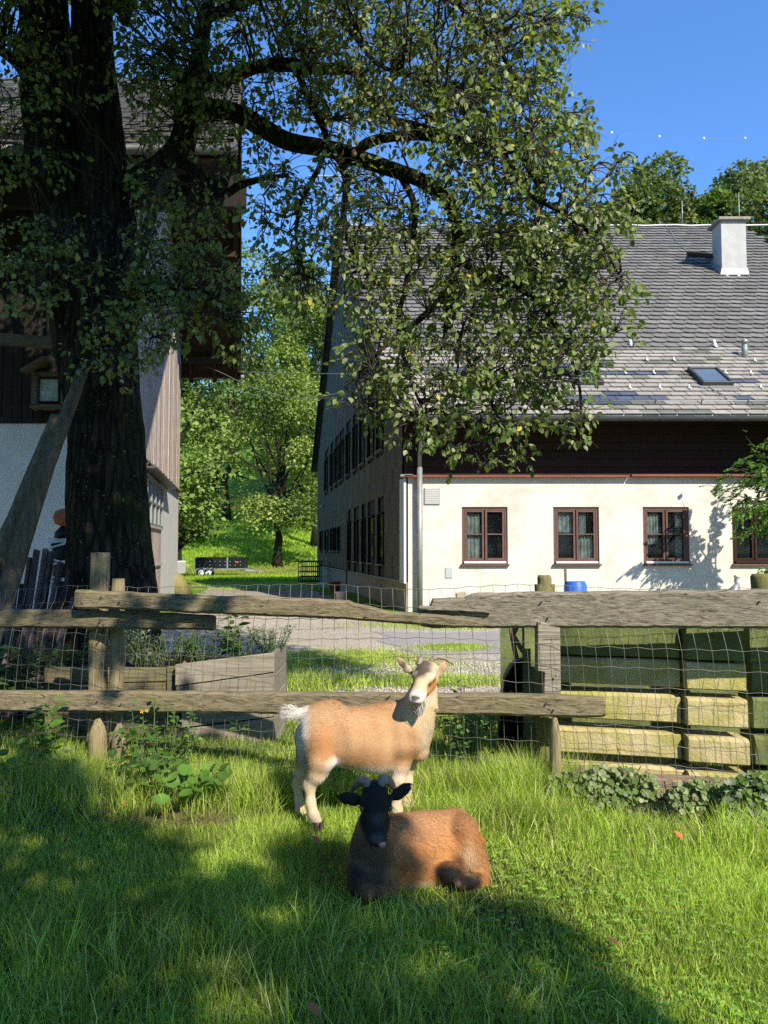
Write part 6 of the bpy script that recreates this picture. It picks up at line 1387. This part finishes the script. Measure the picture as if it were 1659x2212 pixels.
# ---- the standing goat
def Q(px, py, Y=4.30): return np.array(P(px, py, Y))
g1 = thing('standing_goat', 'tan horned goat with white beard standing sideways and turning its head to the viewer', 'goat', (-.15, 4.28, 0))
v = Vol((-.68, 3.95, -.03), (.50, 4.75, 1.02), .0062)
yh, ym, yc = 4.24, 4.29, 4.34
# trunk of the body
v.cap(Q(700, 1572, yh), Q(745, 1588, yh), .130, .142, .05, .92); v.cap(Q(745, 1588, yh), Q(800, 1597, ym), .150, .158, .05, .92); v.cap(Q(800, 1597, ym), Q(862, 1582, yc), .156, .150, .05, .88); v.cap(Q(862, 1578, yc), Q(893, 1570, yc), .148, .118, .05, .85)
v.cap(Q(690, 1550, yh), Q(712, 1543, yh), .085, .085, .04); v.cap(Q(770, 1566, ym), Q(842, 1545, yc), .085, .085, .05)
v.cap(Q(735, 1612, yh), Q(820, 1625, ym), .100, .115, .05)
v.cap(Q(895, 1590, yc), Q(905, 1622, yc), .090, .06, .05)
v.cap(Q(740, 1570, 4.05), Q(737, 1618, 4.06), .014, .018, .06, cut=True); v.cap(Q(876, 1560, 4.265), Q(870, 1605, 4.245), .062, .066, .06)
# neck
v.chain([Q(880, 1560, 4.33), Q(900, 1530, 4.31), Q(915, 1495, 4.29), Q(920, 1468, 4.27)], [.105, .082, .068, .058], .05); v.cap(Q(915, 1560, 4.30), Q(927, 1520, 4.27), .058, .045, .04)
v.cap(Q(938, 1522, 4.25), Q(944, 1530, 4.24), .012, .010, .012)
# near hind leg
zl = lambda px, py, Y: Q(px, py, Y)
v.chain([zl(690, 1590, 4.17), zl(694, 1640, 4.15), zl(684, 1672, 4.15), zl(669, 1697, 4.16), zl(671, 1735, 4.15), zl(678, 1762, 4.13), zl(686, 1778, 4.10)], [.100, .074, .047, .030, .025, .026, .028], .03)
v.cap(zl(665, 1690, 4.17), zl(670, 1702, 4.17), .022, .022, .02)
# far hind leg
v.chain([zl(668, 1590, 4.32), zl(664, 1640, 4.33), zl(652, 1672, 4.36), zl(642, 1694, 4.38), zl(646, 1728, 4.37), zl(648, 1752, 4.36), zl(653, 1761, 4.34)], [.085, .062, .040, .027, .023, .025, .027], .025)
# front legs
v.chain([zl(872, 1612, 4.27), zl(866, 1650, 4.26), zl(860, 1690, 4.25), zl(858, 1715, 4.25), zl(856, 1742, 4.25), zl(860, 1757, 4.23)], [.080, .050, .040, .028, .029, .030], .03)
v.chain([zl(882, 1612, 4.44), zl(880, 1650, 4.43), zl(877, 1690, 4.42), zl(878, 1712, 4.42), zl(880, 1735, 4.41), zl(884, 1744, 4.39)], [.070, .045, .036, .027, .028, .030], .03)
# tail
v.chain([Q(662, 1540, yh), Q(646, 1541, yh), Q(630, 1540, yh), Q(618, 1537, yh)], [.040, .026, .022, .012], .02)
# udder hair / flank fold
v.cap(Q(706, 1650, 4.20), Q(706, 1672, 4.19), .03, .012, .02)
H1 = headspace(Q(919, 1457, 4.22), (-.34, -.86, -.42), (.10, 0, 1))
h1 = build_head(v, H1, 1.04, wide=1.10)
def ear_(v, pts, r, nrm_, flat=.32):
    v.chain(pts, r, .008, flat, nrm_)
eL = [Q(890, 1455, 4.24), Q(880, 1446, 4.22), Q(868, 1431, 4.20), Q(857, 1418, 4.20)]; eR = [Q(941, 1462, 4.25), Q(949, 1452, 4.24), Q(957, 1440, 4.23), Q(962, 1426, 4.23)]
ear_(v, eL, [.013, .021, .019, .004], (.25, 1, .15), .32); ear_(v, eR, [.013, .026, .024, .005], (-.25, 1, .1), .32)
# hollow the ears a little
v.chain; v.cap(Q(882, 1449, 4.195), Q(867, 1433, 4.175), .012, .012, .006, cut=True); v.cap(Q(950, 1455, 4.208), Q(957, 1440, 4.200), .014, .013, .006, cut=True)
TAN = (.33, .175, .078); CREAM = (.50, .38, .24); WHITE = (.64, .58, .49); GREYB = (.16, .12, .085); ORG = (.37, .15, .045)
def col1(V):
    n = len(V); c = np.tile(np.array(TAN), (n, 1)); f = vnoise(V, 22, 1); c = mixv(c, (.48, .31, .17), np.clip(.35 + .35 * f, 0, 1)); c = mixv(c, ORG, np.clip(.5 * vnoise(V, 9, 2), 0, .6))
    x, y, z = V[:, 0], V[:, 1], V[:, 2]
    c = mixv(c, WHITE, blob(V, Q(652, 1580, 4.2), (.055, .22, .16), .35)); c = mixv(c, WHITE, blob(V, Q(635, 1540, 4.24), (.07, .1, .05), .3))
    c = mixv(c, ORG, blob(V, Q(700, 1610, 4.12), (.07, .14, .08), .6) * .7)
    c = mixv(c, CREAM, np.clip((.36 - z) / .10, 0, 1)); c = mixv(c, WHITE, blob(V, Q(760, 1668, 4.24), (.28, .2, .05), .4) * .8); c = mixv(c, CREAM, np.clip((.30 - z) / .06, 0, 1)); c = mixv(c, WHITE, blob(V, Q(722, 1650, 4.15), (.05, .1, .045), .5)); c = mixv(c, (.50, .33, .17), blob(V, Q(683, 1655, 4.12), (.045, .12, .06), .5))
    c = mixv(c, CREAM, blob(V, Q(925, 1575, 4.28), (.055, .12, .17), .5)); c = mixv(c, (.56, .42, .24), blob(V, Q(905, 1530, 4.25), (.11, .12, .09), .4))
    c = mixv(c, GREYB, blob(V, Q(835, 1505, 4.34), (.09, .1, .025), .6))
    # head colours in head space
    hm = blob(V, h1(.07, 0, -.005), (.17, .20, .15), .2)
    hc = np.tile(np.array((.47, .35, .22)), (n, 1)); hc = mixv(hc, (.075, .058, .042), blob(V, h1(.045, .010, .052), (.060, .040, .055), .3)); hc = mixv(hc, (.09, .07, .05), blob(V, h1(-.01, .005, .055), (.045, .04, .035), .4))
    for s_ in (-1, 1):
        hc = mixv(hc, ORG, blob(V, h1(.045, s_ * .055, -.045), (.045, .055, .055), .3)); hc = mixv(hc, (.05, .04, .035), blob(V, h1(.075, s_ * .045, -.008), (.016, .016, .013), .5)); hc = mixv(hc, (.60, .48, .34), blob(V, h1(.05, s_ * .025, .025), (.03, .02, .02), .5))
    hc = mixv(hc, (.66, .60, .52), blob(V, h1(.17, 0, -.04), (.05, .05, .045), .35)); hc = mixv(hc, (.10, .085, .085), blob(V, h1(.198, 0, -.016), (.026, .028, .015), .35)); hc = mixv(hc, (.16, .08, .07), blob(V, h1(.185, 0, -.052), (.035, .035, .0045), .5)); hc = mixv(hc, (.60, .30, .27), blob(V, h1(.188, 0, -.062), (.02, .024, .007), .5))
    c = c * (1 - hm[:, None]) + hc * hm[:, None]
    c = mixv(c, (.17, .12, .09), blob(V, Q(873, 1441, 4.185), (.028, .02, .04), .35)); c = mixv(c, (.30, .17, .13), blob(V, Q(954, 1447, 4.20), (.028, .02, .035), .4))
    return np.clip(c, .01, 1)
V, F, C = goat_mesh(v, col1, g1)
def flow1(p):
    d = np.tile(np.array([-.75, 0, -.5]), (len(p), 1)); leg = (p[:, 2] < .34)[:, None]; d = np.where(leg, np.array([-.1, 0, -1.0]), d)
    nk = blob(p, Q(912, 1530, 4.28), (.12, .2, .16), .3)[:, None]; d = d * (1 - nk) + np.array([-.1, -.1, -1]) * nk
    hd = blob(p, h1(.05, 0, 0), (.15, .15, .13), .2)[:, None]; back_ = h1(-1, 0, .2) - h1(0, 0, 0); return d * (1 - hd) + back_ * hd
def len1(p): return 1 - .75 * blob(p, h1(.05, 0, .0), (.19, .17, .16), .25) - .35 * (p[:, 2] < .25) + 1.4 * blob(p, Q(640, 1545, 4.24), (.07, .1, .06), .3)
coat(V, F, C, flow1, g1, 120000, .021, .0014, 1, lenf=len1)
horn([Q(904, 1436, 4.23), Q(907, 1426, 4.24), Q(910, 1419, 4.28), Q(914, 1417, 4.33)], [.020, .017, .012, .004], M['horn'], g1)
horn([Q(927, 1440, 4.24), Q(931, 1428, 4.24), Q(942, 1420, 4.24), Q(957, 1421, 4.25), Q(970, 1429, 4.26), Q(981, 1438, 4.27)], [.023, .022, .020, .016, .010, .003], M['horn'], g1)
eye(h1(.037, .050, .004), h1(.03, 1, .2) - h1(0, 0, 0), .013, g1); eye(h1(.037, -.050, .004), h1(.03, -1, .2) - h1(0, 0, 0), .013, g1)
# beard
gb = np.random.default_rng(4); nb_ = 3600; a = np.array(h1(.13, 0, -.075)); tip_ = Q(909, 1552, 4.12); off = gb.normal(0, 1, (nb_, 3)) * [.013, .012, .006]; s0 = a + off + (h1(-.03, 0, 0) - h1(0, 0, 0)) * gb.random((nb_, 1)); t_ = gb.uniform(.35, 1, (nb_, 1)); s3 = s0 + (tip_ - a) * t_ - off * .9 * t_ + gb.normal(0, .004, (nb_, 3)); mid = (s0 + s3) / 2 + off * .35; sd_ = nrm(np.cross(s3 - s0, gb.normal(0, 1, (nb_, 3)))) * .0008
Vb = np.stack([s0 - sd_, s0 + sd_, mid - sd_, mid + sd_, s3], 1).reshape(-1, 3); Fb = ((np.arange(nb_) * 5)[:, None, None] + np.array([[0, 1, 3], [0, 3, 2], [2, 3, 4]])[None]).reshape(-1, 3); cb2 = np.repeat((np.array((.60, .54, .45)) * gb.uniform(.55, 1.15, (nb_, 1)))[:, None], 5, 1).reshape(-1, 3)
props(link('beard', npmesh('beard', Vb - np.array(g1.location), Fb, cb2, M['fur']), g1, g1.location), kind='stuff')
# tail brush
nb_ = 1400; s0 = Q(630, 1541, 4.24) + gb.normal(0, .012, (nb_, 3)) + np.array([.03, 0, 0]) * gb.random((nb_, 1)); d = np.array([-.075, 0, .012]) * gb.uniform(.3, .85, (nb_, 1)) + gb.normal(0, .010, (nb_, 3)); s3 = s0 + d; mid = (s0 + s3) / 2 + [0, 0, .008]; sd_ = nrm(np.cross(d, gb.normal(0, 1, (nb_, 3)))) * .0009
Vb = np.stack([s0 - sd_, s0 + sd_, mid - sd_, mid + sd_, s3], 1).reshape(-1, 3); Fb = ((np.arange(nb_) * 5)[:, None, None] + np.array([[0, 1, 3], [0, 3, 2], [2, 3, 4]])[None]).reshape(-1, 3); cb2 = np.repeat((np.array((.68, .63, .55)) * gb.uniform(.6, 1.15, (nb_, 1)))[:, None], 5, 1).reshape(-1, 3)
props(link('tail_brush', npmesh('tail_brush', Vb - np.array(g1.location), Fb, cb2, M['fur']), g1, g1.location), kind='stuff')
for px, py, Y in ((688, 1781, 4.09), (655, 1766, 4.33), (862, 1760, 4.22), (886, 1748, 4.38)):
    p = Q(px, py, Y); q = MB()
    for s_ in (-1, 1): q.add([(p[0] + s_ * .014 + a_ * .013, Y + b_ * .026 - (.012 if z_ == 0 else 0), z_ * .035 + max(0, p[2] - .02)) for z_ in (0, 1) for a_, b_ in ((-1, 1), (1, 1), (1, -.5), (0, -1.2), (-1, -.5))], [(4, 3, 2, 1, 0), (5, 6, 7, 8, 9)] + [(i, (i + 1) % 5, 5 + (i + 1) % 5, 5 + i) for i in range(5)])
    q.build('hoof', M['hoof'], g1)

# ---- the resting goat
g3 = thing('resting_goat', 'brown goat with black face lying in the grass and sticking its tongue out', 'goat', (.1, 3.55, 0))
v = Vol((-.34, 3.05, -.04), (.62, 4.05, .62), .0058)
# body: chest in front (left), belly, rump (right, a little further away)
v.cap(Q(806, 1846, 3.52), Q(850, 1836, 3.58), .104, .136, .05, .95); v.cap(Q(850, 1841, 3.58), Q(910, 1840, 3.64), .138, .156, .06, .95); v.cap(Q(910, 1840, 3.64), Q(962, 1834, 3.68), .156, .130, .06, .95); v.cap(Q(962, 1824, 3.68), Q(994, 1834, 3.72), .124, .090, .05)
v.cap(Q(868, 1796, 3.62), Q(978, 1784, 3.70), .074, .074, .05); v.cap(Q(985, 1786, 3.70), Q(1012, 1815, 3.74), .075, .06, .04)
v.cap(Q(860, 1880, 3.52), Q(930, 1878, 3.58), .10, .10, .05)
v.cap(Q(1000, 1795, 3.62), Q(1028, 1865, 3.56), .075, .055, .03); v.cap(Q(965, 1835, 3.47), Q(975, 1865, 3.46), .03, .03, .04, cut=True); v.cap(Q(850, 1800, 3.55), Q(860, 1850, 3.47), .07, .07, .04)
# neck and chest
v.chain([Q(806, 1860, 3.48), Q(806, 1825, 3.46), Q(808, 1790, 3.44), Q(810, 1755, 3.43)], [.108, .090, .070, .056], .05); v.cap(Q(790, 1885, 3.47), Q(815, 1888, 3.46), .082, .085, .05)
# folded front legs
v.chain([Q(782, 1880, 3.42), Q(772, 1908, 3.33), Q(790, 1925, 3.28), Q(815, 1922, 3.36)], [.06, .038, .030, .022], .03); v.chain([Q(835, 1895, 3.42), Q(842, 1915, 3.36), Q(825, 1925, 3.30)], [.05, .035, .026], .03)
# haunch and folded hind leg
v.cap(Q(985, 1845, 3.60), Q(1022, 1862, 3.60), .085, .062, .04); v.chain([Q(1022, 1862, 3.58), Q(1036, 1885, 3.54), Q(1040, 1900, 3.50)], [.055, .036, .026], .03); v.chain([Q(1038, 1898, 3.50), Q(1010, 1905, 3.44), Q(992, 1908, 3.42)], [.030, .028, .026], .02)
v.chain([Q(935, 1885, 3.50), Q(965, 1884, 3.46), Q(990, 1878, 3.46)], [.035, .034, .03], .03)
v.chain([Q(1025, 1800, 3.78), Q(1036, 1812, 3.80), Q(1040, 1822, 3.80)], [.02, .016, .008], .02)
H3 = headspace(Q(811, 1728, 3.37), (.06, -.80, -.60), (0, .3, 1))
h3 = build_head(v, H3, .97, wide=1.28)
ear_(v, [Q(778, 1730, 3.37), Q(765, 1728, 3.37), Q(745, 1724, 3.38), Q(728, 1720, 3.39)], [.015, .025, .023, .008], (.1, 1, -.3), .35); ear_(v, [Q(846, 1724, 3.37), Q(860, 1715, 3.37), Q(874, 1704, 3.38), Q(885, 1694, 3.39)], [.015, .025, .023, .009], (-.1, 1, -.3), .35)
BLK = (.020, .016, .013); BRN = (.27, .135, .055); RED = (.45, .17, .045)
def col3(V):
    n = len(V); c = np.tile(np.array(RED), (n, 1)); c = mixv(c, (.40, .19, .065), np.clip(.4 + .5 * vnoise(V, 16, 3), 0, 1)); c = mixv(c, (.17, .085, .035), np.clip(.5 * vnoise(V, 7, 8), 0, .5)); c = mixv(c, (.42, .24, .12), blob(V, Q(900, 1757, 3.7), (.22, .3, .06), .6) * .8)
    c = mixv(c, (.12, .08, .045), blob(V, Q(792, 1860, 3.40), (.10, .16, .17), .35)); c = mixv(c, (.10, .065, .035), blob(V, Q(822, 1840, 3.42), (.05, .12, .12), .6) * .7)
    c = mixv(c, BLK, blob(V, Q(768, 1905, 3.35), (.05, .1, .06), .5)); c = mixv(c, BLK, blob(V, Q(968, 1885, 3.44), (.07, .08, .036), .3)); c = mixv(c, BLK, blob(V, Q(1008, 1902, 3.44), (.065, .07, .035), .3)); c = mixv(c, BLK, blob(V, Q(990, 1862, 3.50), (.03, .05, .03), .6) * .8)
    c = mixv(c, (.50, .36, .20), blob(V, Q(905, 1905, 3.50), (.10, .1, .03), .6)); c = mixv(c, (.52, .36, .2), blob(V, Q(1010, 1850, 3.52), (.03, .08, .06), .7) * .7)
    f_ = h3(1, 0, 0) - h3(0, 0, 0); f_ = f_ / np.linalg.norm(f_); a_f = (V - np.array(h3(0, 0, 0))) @ f_; hd = blob(V, h3(.07, 0, .0), (.105, .20, .135), .10) * np.clip((a_f + .11) / .03, 0, 1); hd = np.maximum(hd, blob(V, Q(745, 1724, 3.38), (.08, .06, .05), .2)); hd = np.maximum(hd, blob(V, Q(870, 1708, 3.38), (.07, .06, .06), .2)); c = mixv(c, BLK, hd)
    c = mixv(c, (.075, .07, .068), blob(V, h3(.19, 0, -.015), (.028, .04, .022), .5)); c = mixv(c, (.05, .045, .04), blob(V, h3(.11, 0, .02), (.03, .05, .02), .6)); return np.clip(c, .006, 1)  # grey muzzle patch puts a highlight into the hide colour
V, F, C = goat_mesh(v, col3, g3)
def flow3(p):
    d = np.tile(np.array([.85, .1, -.45]), (len(p), 1)); ch = blob(p, Q(805, 1850, 3.42), (.12, .2, .2), .3)[:, None]; d = d * (1 - ch) + np.array([.05, -.1, -1]) * ch; ru = blob(p, Q(1025, 1840, 3.6), (.07, .2, .16), .4)[:, None]; d = d * (1 - ru) + np.array([.25, 0, -1]) * ru
    hd = blob(p, h3(.05, 0, 0), (.16, .15, .14), .2)[:, None]; back_ = h3(-1, 0, .1) - h3(0, 0, 0); return d * (1 - hd) + back_ * hd
coat(V, F, C, flow3, g3, 140000, .028, .0014, 2, lenf=lambda p: 1 - .62 * blob(p, h3(.04, 0, .0), (.22, .17, .16), .2))
horn([Q(799, 1708, 3.38), Q(795, 1694, 3.39), Q(786, 1687, 3.42), Q(773, 1691, 3.46), Q(763, 1702, 3.50), Q(758, 1716, 3.52)], [.025, .026, .024, .020, .014, .006], M['horn_dark'], g3)
horn([Q(822, 1706, 3.38), Q(823, 1692, 3.39), Q(829, 1683, 3.42), Q(841, 1688, 3.46), Q(849, 1698, 3.50), Q(852, 1710, 3.52)], [.026, .027, .025, .020, .014, .006], M['horn_dark'], g3)
eye(h3(.046, .049, .006), h3(.3, 1, .3) - h3(0, 0, 0), .0135, g3); eye(h3(.046, -.049, .006), h3(.3, -1, .3) - h3(0, 0, 0), .0135, g3)
for px, py, Y in ((992, 1909, 3.40), (1003, 1912, 3.42), (818, 1926, 3.30)):
    p = Q(px, py, Y); q = MB(); q.tube([p, p + np.array([-.02, -.012, -.004])], [.020, .014], 8); q.build('hoof', M['hoof'], g3)
# tongue hanging to one side under the muzzle
t0 = np.array(h3(.150, -.006, -.052)); q = MB(); tp = [t0, t0 + [.010, -.026, -.002], t0 + [.018, -.044, -.012], t0 + [.022, -.050, -.026]]; q.tube([tuple(x) for x in tp], [.012, .020, .019, .009], 10, flat=.5); q.build('tongue', M['tongue'], g3)
print('goats done')
# ------------------------------------------------------------------ grass
BL3_V = np.array([(-.45, 0, 0), (.45, 0, 0), (.45, .5, .10), (-.45, .5, .10), (0, 1, .5)])
BL3_F = np.array([(0, 1, 2), (0, 2, 3), (3, 2, 4)])
NBV = len(BL3_V)
def nz2(x, y, s, seed):
    r = np.random.default_rng(seed); o = np.zeros(len(x))
    for _ in range(7): k = r.normal(0, s, 2); o += np.sin(x * k[0] + y * k[1] + r.uniform(0, 6.28))
    return o / 3.5
HZV = np.vectorize(hz)
def blades(name, x, y, hgt, wid, seed, palette, lean=.5, z=None, dry=.06, parent=None, label=None):
    g = np.random.default_rng(seed); n = len(x); cl_ = nz2(x, y, 9, seed) * 1.3; la = cl_ * 3.1 + nz2(x, y, 30, seed + 1) * 2.0 + g.normal(0, 1.3, n); ln = np.abs(g.normal(lean, .45, n))
    d = np.stack([np.cos(la) * ln, np.sin(la) * ln, np.ones(n)], 1); nn = np.stack([g.normal(0, 1, n), g.normal(0, 1, n), np.zeros(n)], 1) - np.stack([np.cos(la), np.sin(la), np.zeros(n)], 1) * .6
    fr_ = frames(nrm(d), nn); fr_[:, :, 2] *= 1; zz = HZV(x, y) if z is None else z
    pos = np.stack([x, y, zz - .004], 1); pal = np.array(palette); c = pal[g.integers(0, len(pal), n)] * g.uniform(.55, 1.4, (n, 1)) * (1 + .22 * nz2(x, y, 5, seed + 2))[:, None]; dr = g.random(n) < dry; c[dr] = np.array([.30, .25, .11]) * g.uniform(.6, 1.2, (dr.sum(), 1))
    V, F, C = scatter(BL3_V, BL3_F, fr_, pos, np.stack([wid, hgt, hgt], 1), np.clip(c, .01, 1)); return V.reshape(-1, 3), F, C
g = np.random.default_rng(55)
# the lawn
n = 380000; yy = 1.5 + (5.6 - 1.5) * g.random(n) ** .85; xx = g.uniform(-1, 1, n) * (yy * .60 + .55)
pxs = xx / yy * FPX + CXP; pys = 1188 + CAM_H / yy * FPX
bare = np.zeros(n)
for cx_, cy_, rx, ry, s_ in ((400, 1756, 170, 22, .93), (250, 1758, 70, 16, .6), (560, 1748, 80, 16, .7), (20, 2060, 50, 40, .6), (1080, 1700, 60, 14, .5), (1640, 1850, 60, 20, .5), (720, 1745, 120, 14, .5)):
    bare = np.maximum(bare, s_ * np.clip(1.4 - (((pxs - cx_) / rx) ** 2 + ((pys - cy_) / ry) ** 2), 0, 1))
keep = (g.random(n) > bare * .92) & (yy < 4.9 - .2 * xx + .5)
# nothing grows through the resting goat
keep &= ~((np.abs(xx - .10) < .27) & (np.abs(yy - 3.60) < .13)) 
xx, yy = xx[keep], yy[keep]; pxs, pys, bare = pxs[keep], pys[keep], bare[keep]
h_ = g.uniform(.024, .070, len(xx)) * (1 + .35 * nz2(xx, yy, 4, 1)) * (1 - .5 * bare); h_ = np.clip(h_, .02, .16)
near_goat = (np.abs(xx - .12) < .42) & (np.abs(yy - 3.5) < .32); h_[near_goat] *= .72
tall = ((pxs < 560) & (yy > 4.35)) | ((pxs > 880) & (pxs < 1200) & (yy > 4.2)); h_[tall] *= g.uniform(1.0, 2.1, tall.sum())
w_ = g.uniform(.0018, .0042, len(xx))
GP = [(.30, .43, .045), (.37, .49, .06), (.22, .33, .038), (.48, .54, .16)]
parts_ = [blades('lawn', xx, yy, h_, w_, 3, GP, .55, dry=.05)]
# long tufts
def tuft(px, Y, rad, h, n, seed, pal=GP, lean=.45):
    gg = np.random.default_rng(seed); x = at(px, Y) + gg.normal(0, rad, n); y = Y + gg.normal(0, rad * .5, n); return blades('t', x, y, h * gg.uniform(.5, 1.1, n), gg.uniform(.0025, .005, n), seed, pal, lean, dry=.10)
YGG = [(.33, .46, .05), (.38, .50, .08), (.24, .35, .04), (.48, .50, .19)]
for k, (px, Y, rad, h, n_) in enumerate([(100, 4.6, .35, .22, 1500), (200, 4.5, .25, .26, 1600), (270, 4.45, .22, .24, 1400), (40, 4.5, .3, .2, 1000), (540, 4.55, .18, .26, 1500), (600, 4.6, .16, .26, 1300), (480, 4.6, .2, .2, 700), (640, 4.65, .12, .22, 600), (960, 4.65, .25, .24, 2200), (1060, 4.55, .22, .26, 2400), (1130, 4.5, .2, .30, 2200), (1160, 4.55, .15, .34, 1400), (1010, 4.3, .25, .18, 1800), (1120, 4.25, .2, .18, 1500), (900, 4.6, .2, .22, 1200), (1500, 4.05, .25, .16, 900), (1300, 4.15, .35, .13, 1200), (1590, 4.0, .12, .26, 500), (330, 2.9, .3, .2, 500), (1000, 2.5, .3, .18, 500), (620, 2.6, .3, .2, 500), (870, 3.15, .25, .13, 600), (1380, 4.2, .3, .14, 800)]): parts_.append(tuft(px, Y, rad, h, n_, 100 + k, YGG if px > 850 or px < 700 else GP))
# straw on the bare earth
n = 2600; x = at(400, 4.35) + g.normal(0, .33, n); y = 4.33 + g.normal(0, .07, n); st = blades('s', x, y, g.uniform(.04, .12, n), g.uniform(.0018, .003, n), 300, [(.34, .28, .15), (.26, .21, .11), (.14, .17, .05)], 3.0, dry=.5); parts_.append(st)
Vs = []; Fs = []; Cs = []; o = 0
for V, F, C in parts_: Vs.append(V); Fs.append(F + o); Cs.append(C); o += len(V)
props(link('lawn_grass', npmesh('lawn_grass', np.vstack(Vs), np.vstack(Fs), np.vstack(Cs), M['grass'])), 'thick sunlit and shaded paddock grass around the goats', 'grass', kind='stuff')
# clover and small herbs low in the lawn
n = 7000; yy = 1.6 + 3.2 * g.random(n) ** .9; xx = g.uniform(-1, 1, n) * (yy * .58 + .4); k = nz2(xx, yy, 2.4, 71) + .3 * nz2(xx, yy, 8, 72) > .25; xx, yy = xx[k], yy[k]; n = len(xx)
CV = np.array([(0, 0, 0), (.35, .35, .05), (.3, .8, .05), (0, .95, .0), (-.3, .8, .05), (-.35, .35, .05)]); CF = np.array([(0, 1, 2), (0, 2, 3), (0, 3, 4), (0, 4, 5)])
p3 = np.repeat(np.stack([xx, yy, HZV(xx, yy) + g.uniform(.02, .055, n)], 1), 3, 0); an = np.tile([0, 2.09, 4.19], n) + np.repeat(g.uniform(0, 6, n), 3)
V, F, C = scatter(CV, CF, frames(np.stack([np.cos(an), np.sin(an), np.full(3 * n, .15)], 1), np.tile([0., 0, 1], (3 * n, 1)) + g.normal(0, .25, (3 * n, 3))), p3, g.uniform(.010, .018, 3 * n), np.array([(.24, .42, .05), (.28, .46, .08), (.19, .34, .05)])[g.integers(0, 3, 3 * n)])
props(link('clover', npmesh('clover', V, F, C, M['grass'])), 'patches of small clover leaves low in the lawn', 'clover', kind='stuff')
# grass beyond the fence and strips on the yard
Vs = []; Fs = []; Cs = []; o = 0
def strip(n, fx, fy, h, w, seed, pal=YGG, lean=.5):
    global o
    gg = np.random.default_rng(seed); x, y = fx(gg, n), fy(gg, n); k = nz2(x, y, 3, seed) + gg.normal(0, .3, n) > -.8; x, y = x[k], y[k]
    V, F, C = blades('b', x, y, h * gg.uniform(.5, 1.2, len(x)), w * gg.uniform(.7, 1.3, len(x)), seed, pal, lean, dry=.12); Vs.append(V); Fs.append(F + o); Cs.append(C); o += len(V)
U = lambda a, b_: (lambda gg, n: gg.uniform(a, b_, n)); Nn = lambda a, s_: (lambda gg, n: gg.normal(a, s_, n))
strip(34000, U(-1.4, 3.0), U(5.1, 7.6), .11, .006, 401); strip(9000, U(-4.4, -.9), U(5.2, 5.9), .13, .006, 402, [(.05, .09, .02), (.08, .13, .03)])
def ell(px, py, rx, ry, n, h, seed):
    c = G(px, py); sx = rx / FPX * c.y; sy = abs(G(px, py - ry).y - G(px, py + ry).y) / 2
    strip(n, Nn(c.x, sx * .5), Nn(c.y, sy * .5), h, .009, seed)
ell(740, 1425, 170, 18, 14000, .07, 410); ell(980, 1401, 70, 7, 6000, .06, 411); ell(1000, 1352, 220, 6, 9000, .06, 412); ell(860, 1440, 220, 12, 3500, .04, 413); ell(1100, 1357, 260, 5, 8000, .05, 414); ell(640, 1440, 50, 18, 3000, .06, 415); ell(560, 1262, 110, 5, 6000, .12, 416); ell(560, 1248, 160, 3, 7000, .14, 417); ell(680, 1490, 80, 16, 3000, .2, 418); ell(900, 1478, 220, 10, 5000, .12, 419)
V = np.vstack(Vs)
props(link('yard_grass', npmesh('yard_grass', V, np.vstack(Fs), np.vstack(Cs), M['grass'])), 'strips and tufts of grass on the gravel yard beyond the fence', 'grass', kind='stuff')
# meadow grass in the distance: coarser blades
n = 90000; y = 48 + (99 - 48) * g.random(n) ** 1.2; x = g.uniform(-.34, -.02, n) * y; V, F, C = blades('m', x, y, g.uniform(.12, .28, n), g.uniform(.03, .06, n), 500, [(.30, .42, .03), (.34, .46, .04), (.25, .37, .026)], .5, dry=.03)
dry_ = (V[:, 1] > 90) | ((V[:, 1] < 60) & (V[:, 1] > 57)); C[dry_] = C[dry_] * .35 + np.array([.30, .25, .10]) * .65
props(link('meadow_grass', npmesh('meadow_grass', V, F, C, M['grass'])), 'bright mown meadow on the slope behind the trailer', 'grass', kind='stuff')
# loose stones on the yard
n = 9000; y = 5.6 + 4.6 * g.random(n); x = g.uniform(-.25, .35, n) * y; k = (y > 6.6); x, y = x[k], y[k]; n = len(x); SV = np.array([(-.5, 0, -.3), (.1, -.5, -.3), (.5, .1, -.3), (-.1, .5, -.3), (0, 0, .45)]); SF = np.array([(0, 1, 4), (1, 2, 4), (2, 3, 4), (3, 0, 4)])
V, F, C = scatter(SV, SF, frames(g.normal(0, 1, (n, 3)) * [1, 1, .2], np.tile([0., 0, 1], (n, 1)) + g.normal(0, .2, (n, 3))), np.stack([x, y, np.full(n, .02)], 1), g.uniform(.010, .032, n), np.array([.36, .33, .29])[None] * g.uniform(.55, 1.5, (n, 1)))
props(link('loose_gravel', npmesh('loose_gravel', V, F, C, attr('stone_grey', .9))), 'loose pale gravel stones on the yard', 'gravel', kind='stuff')
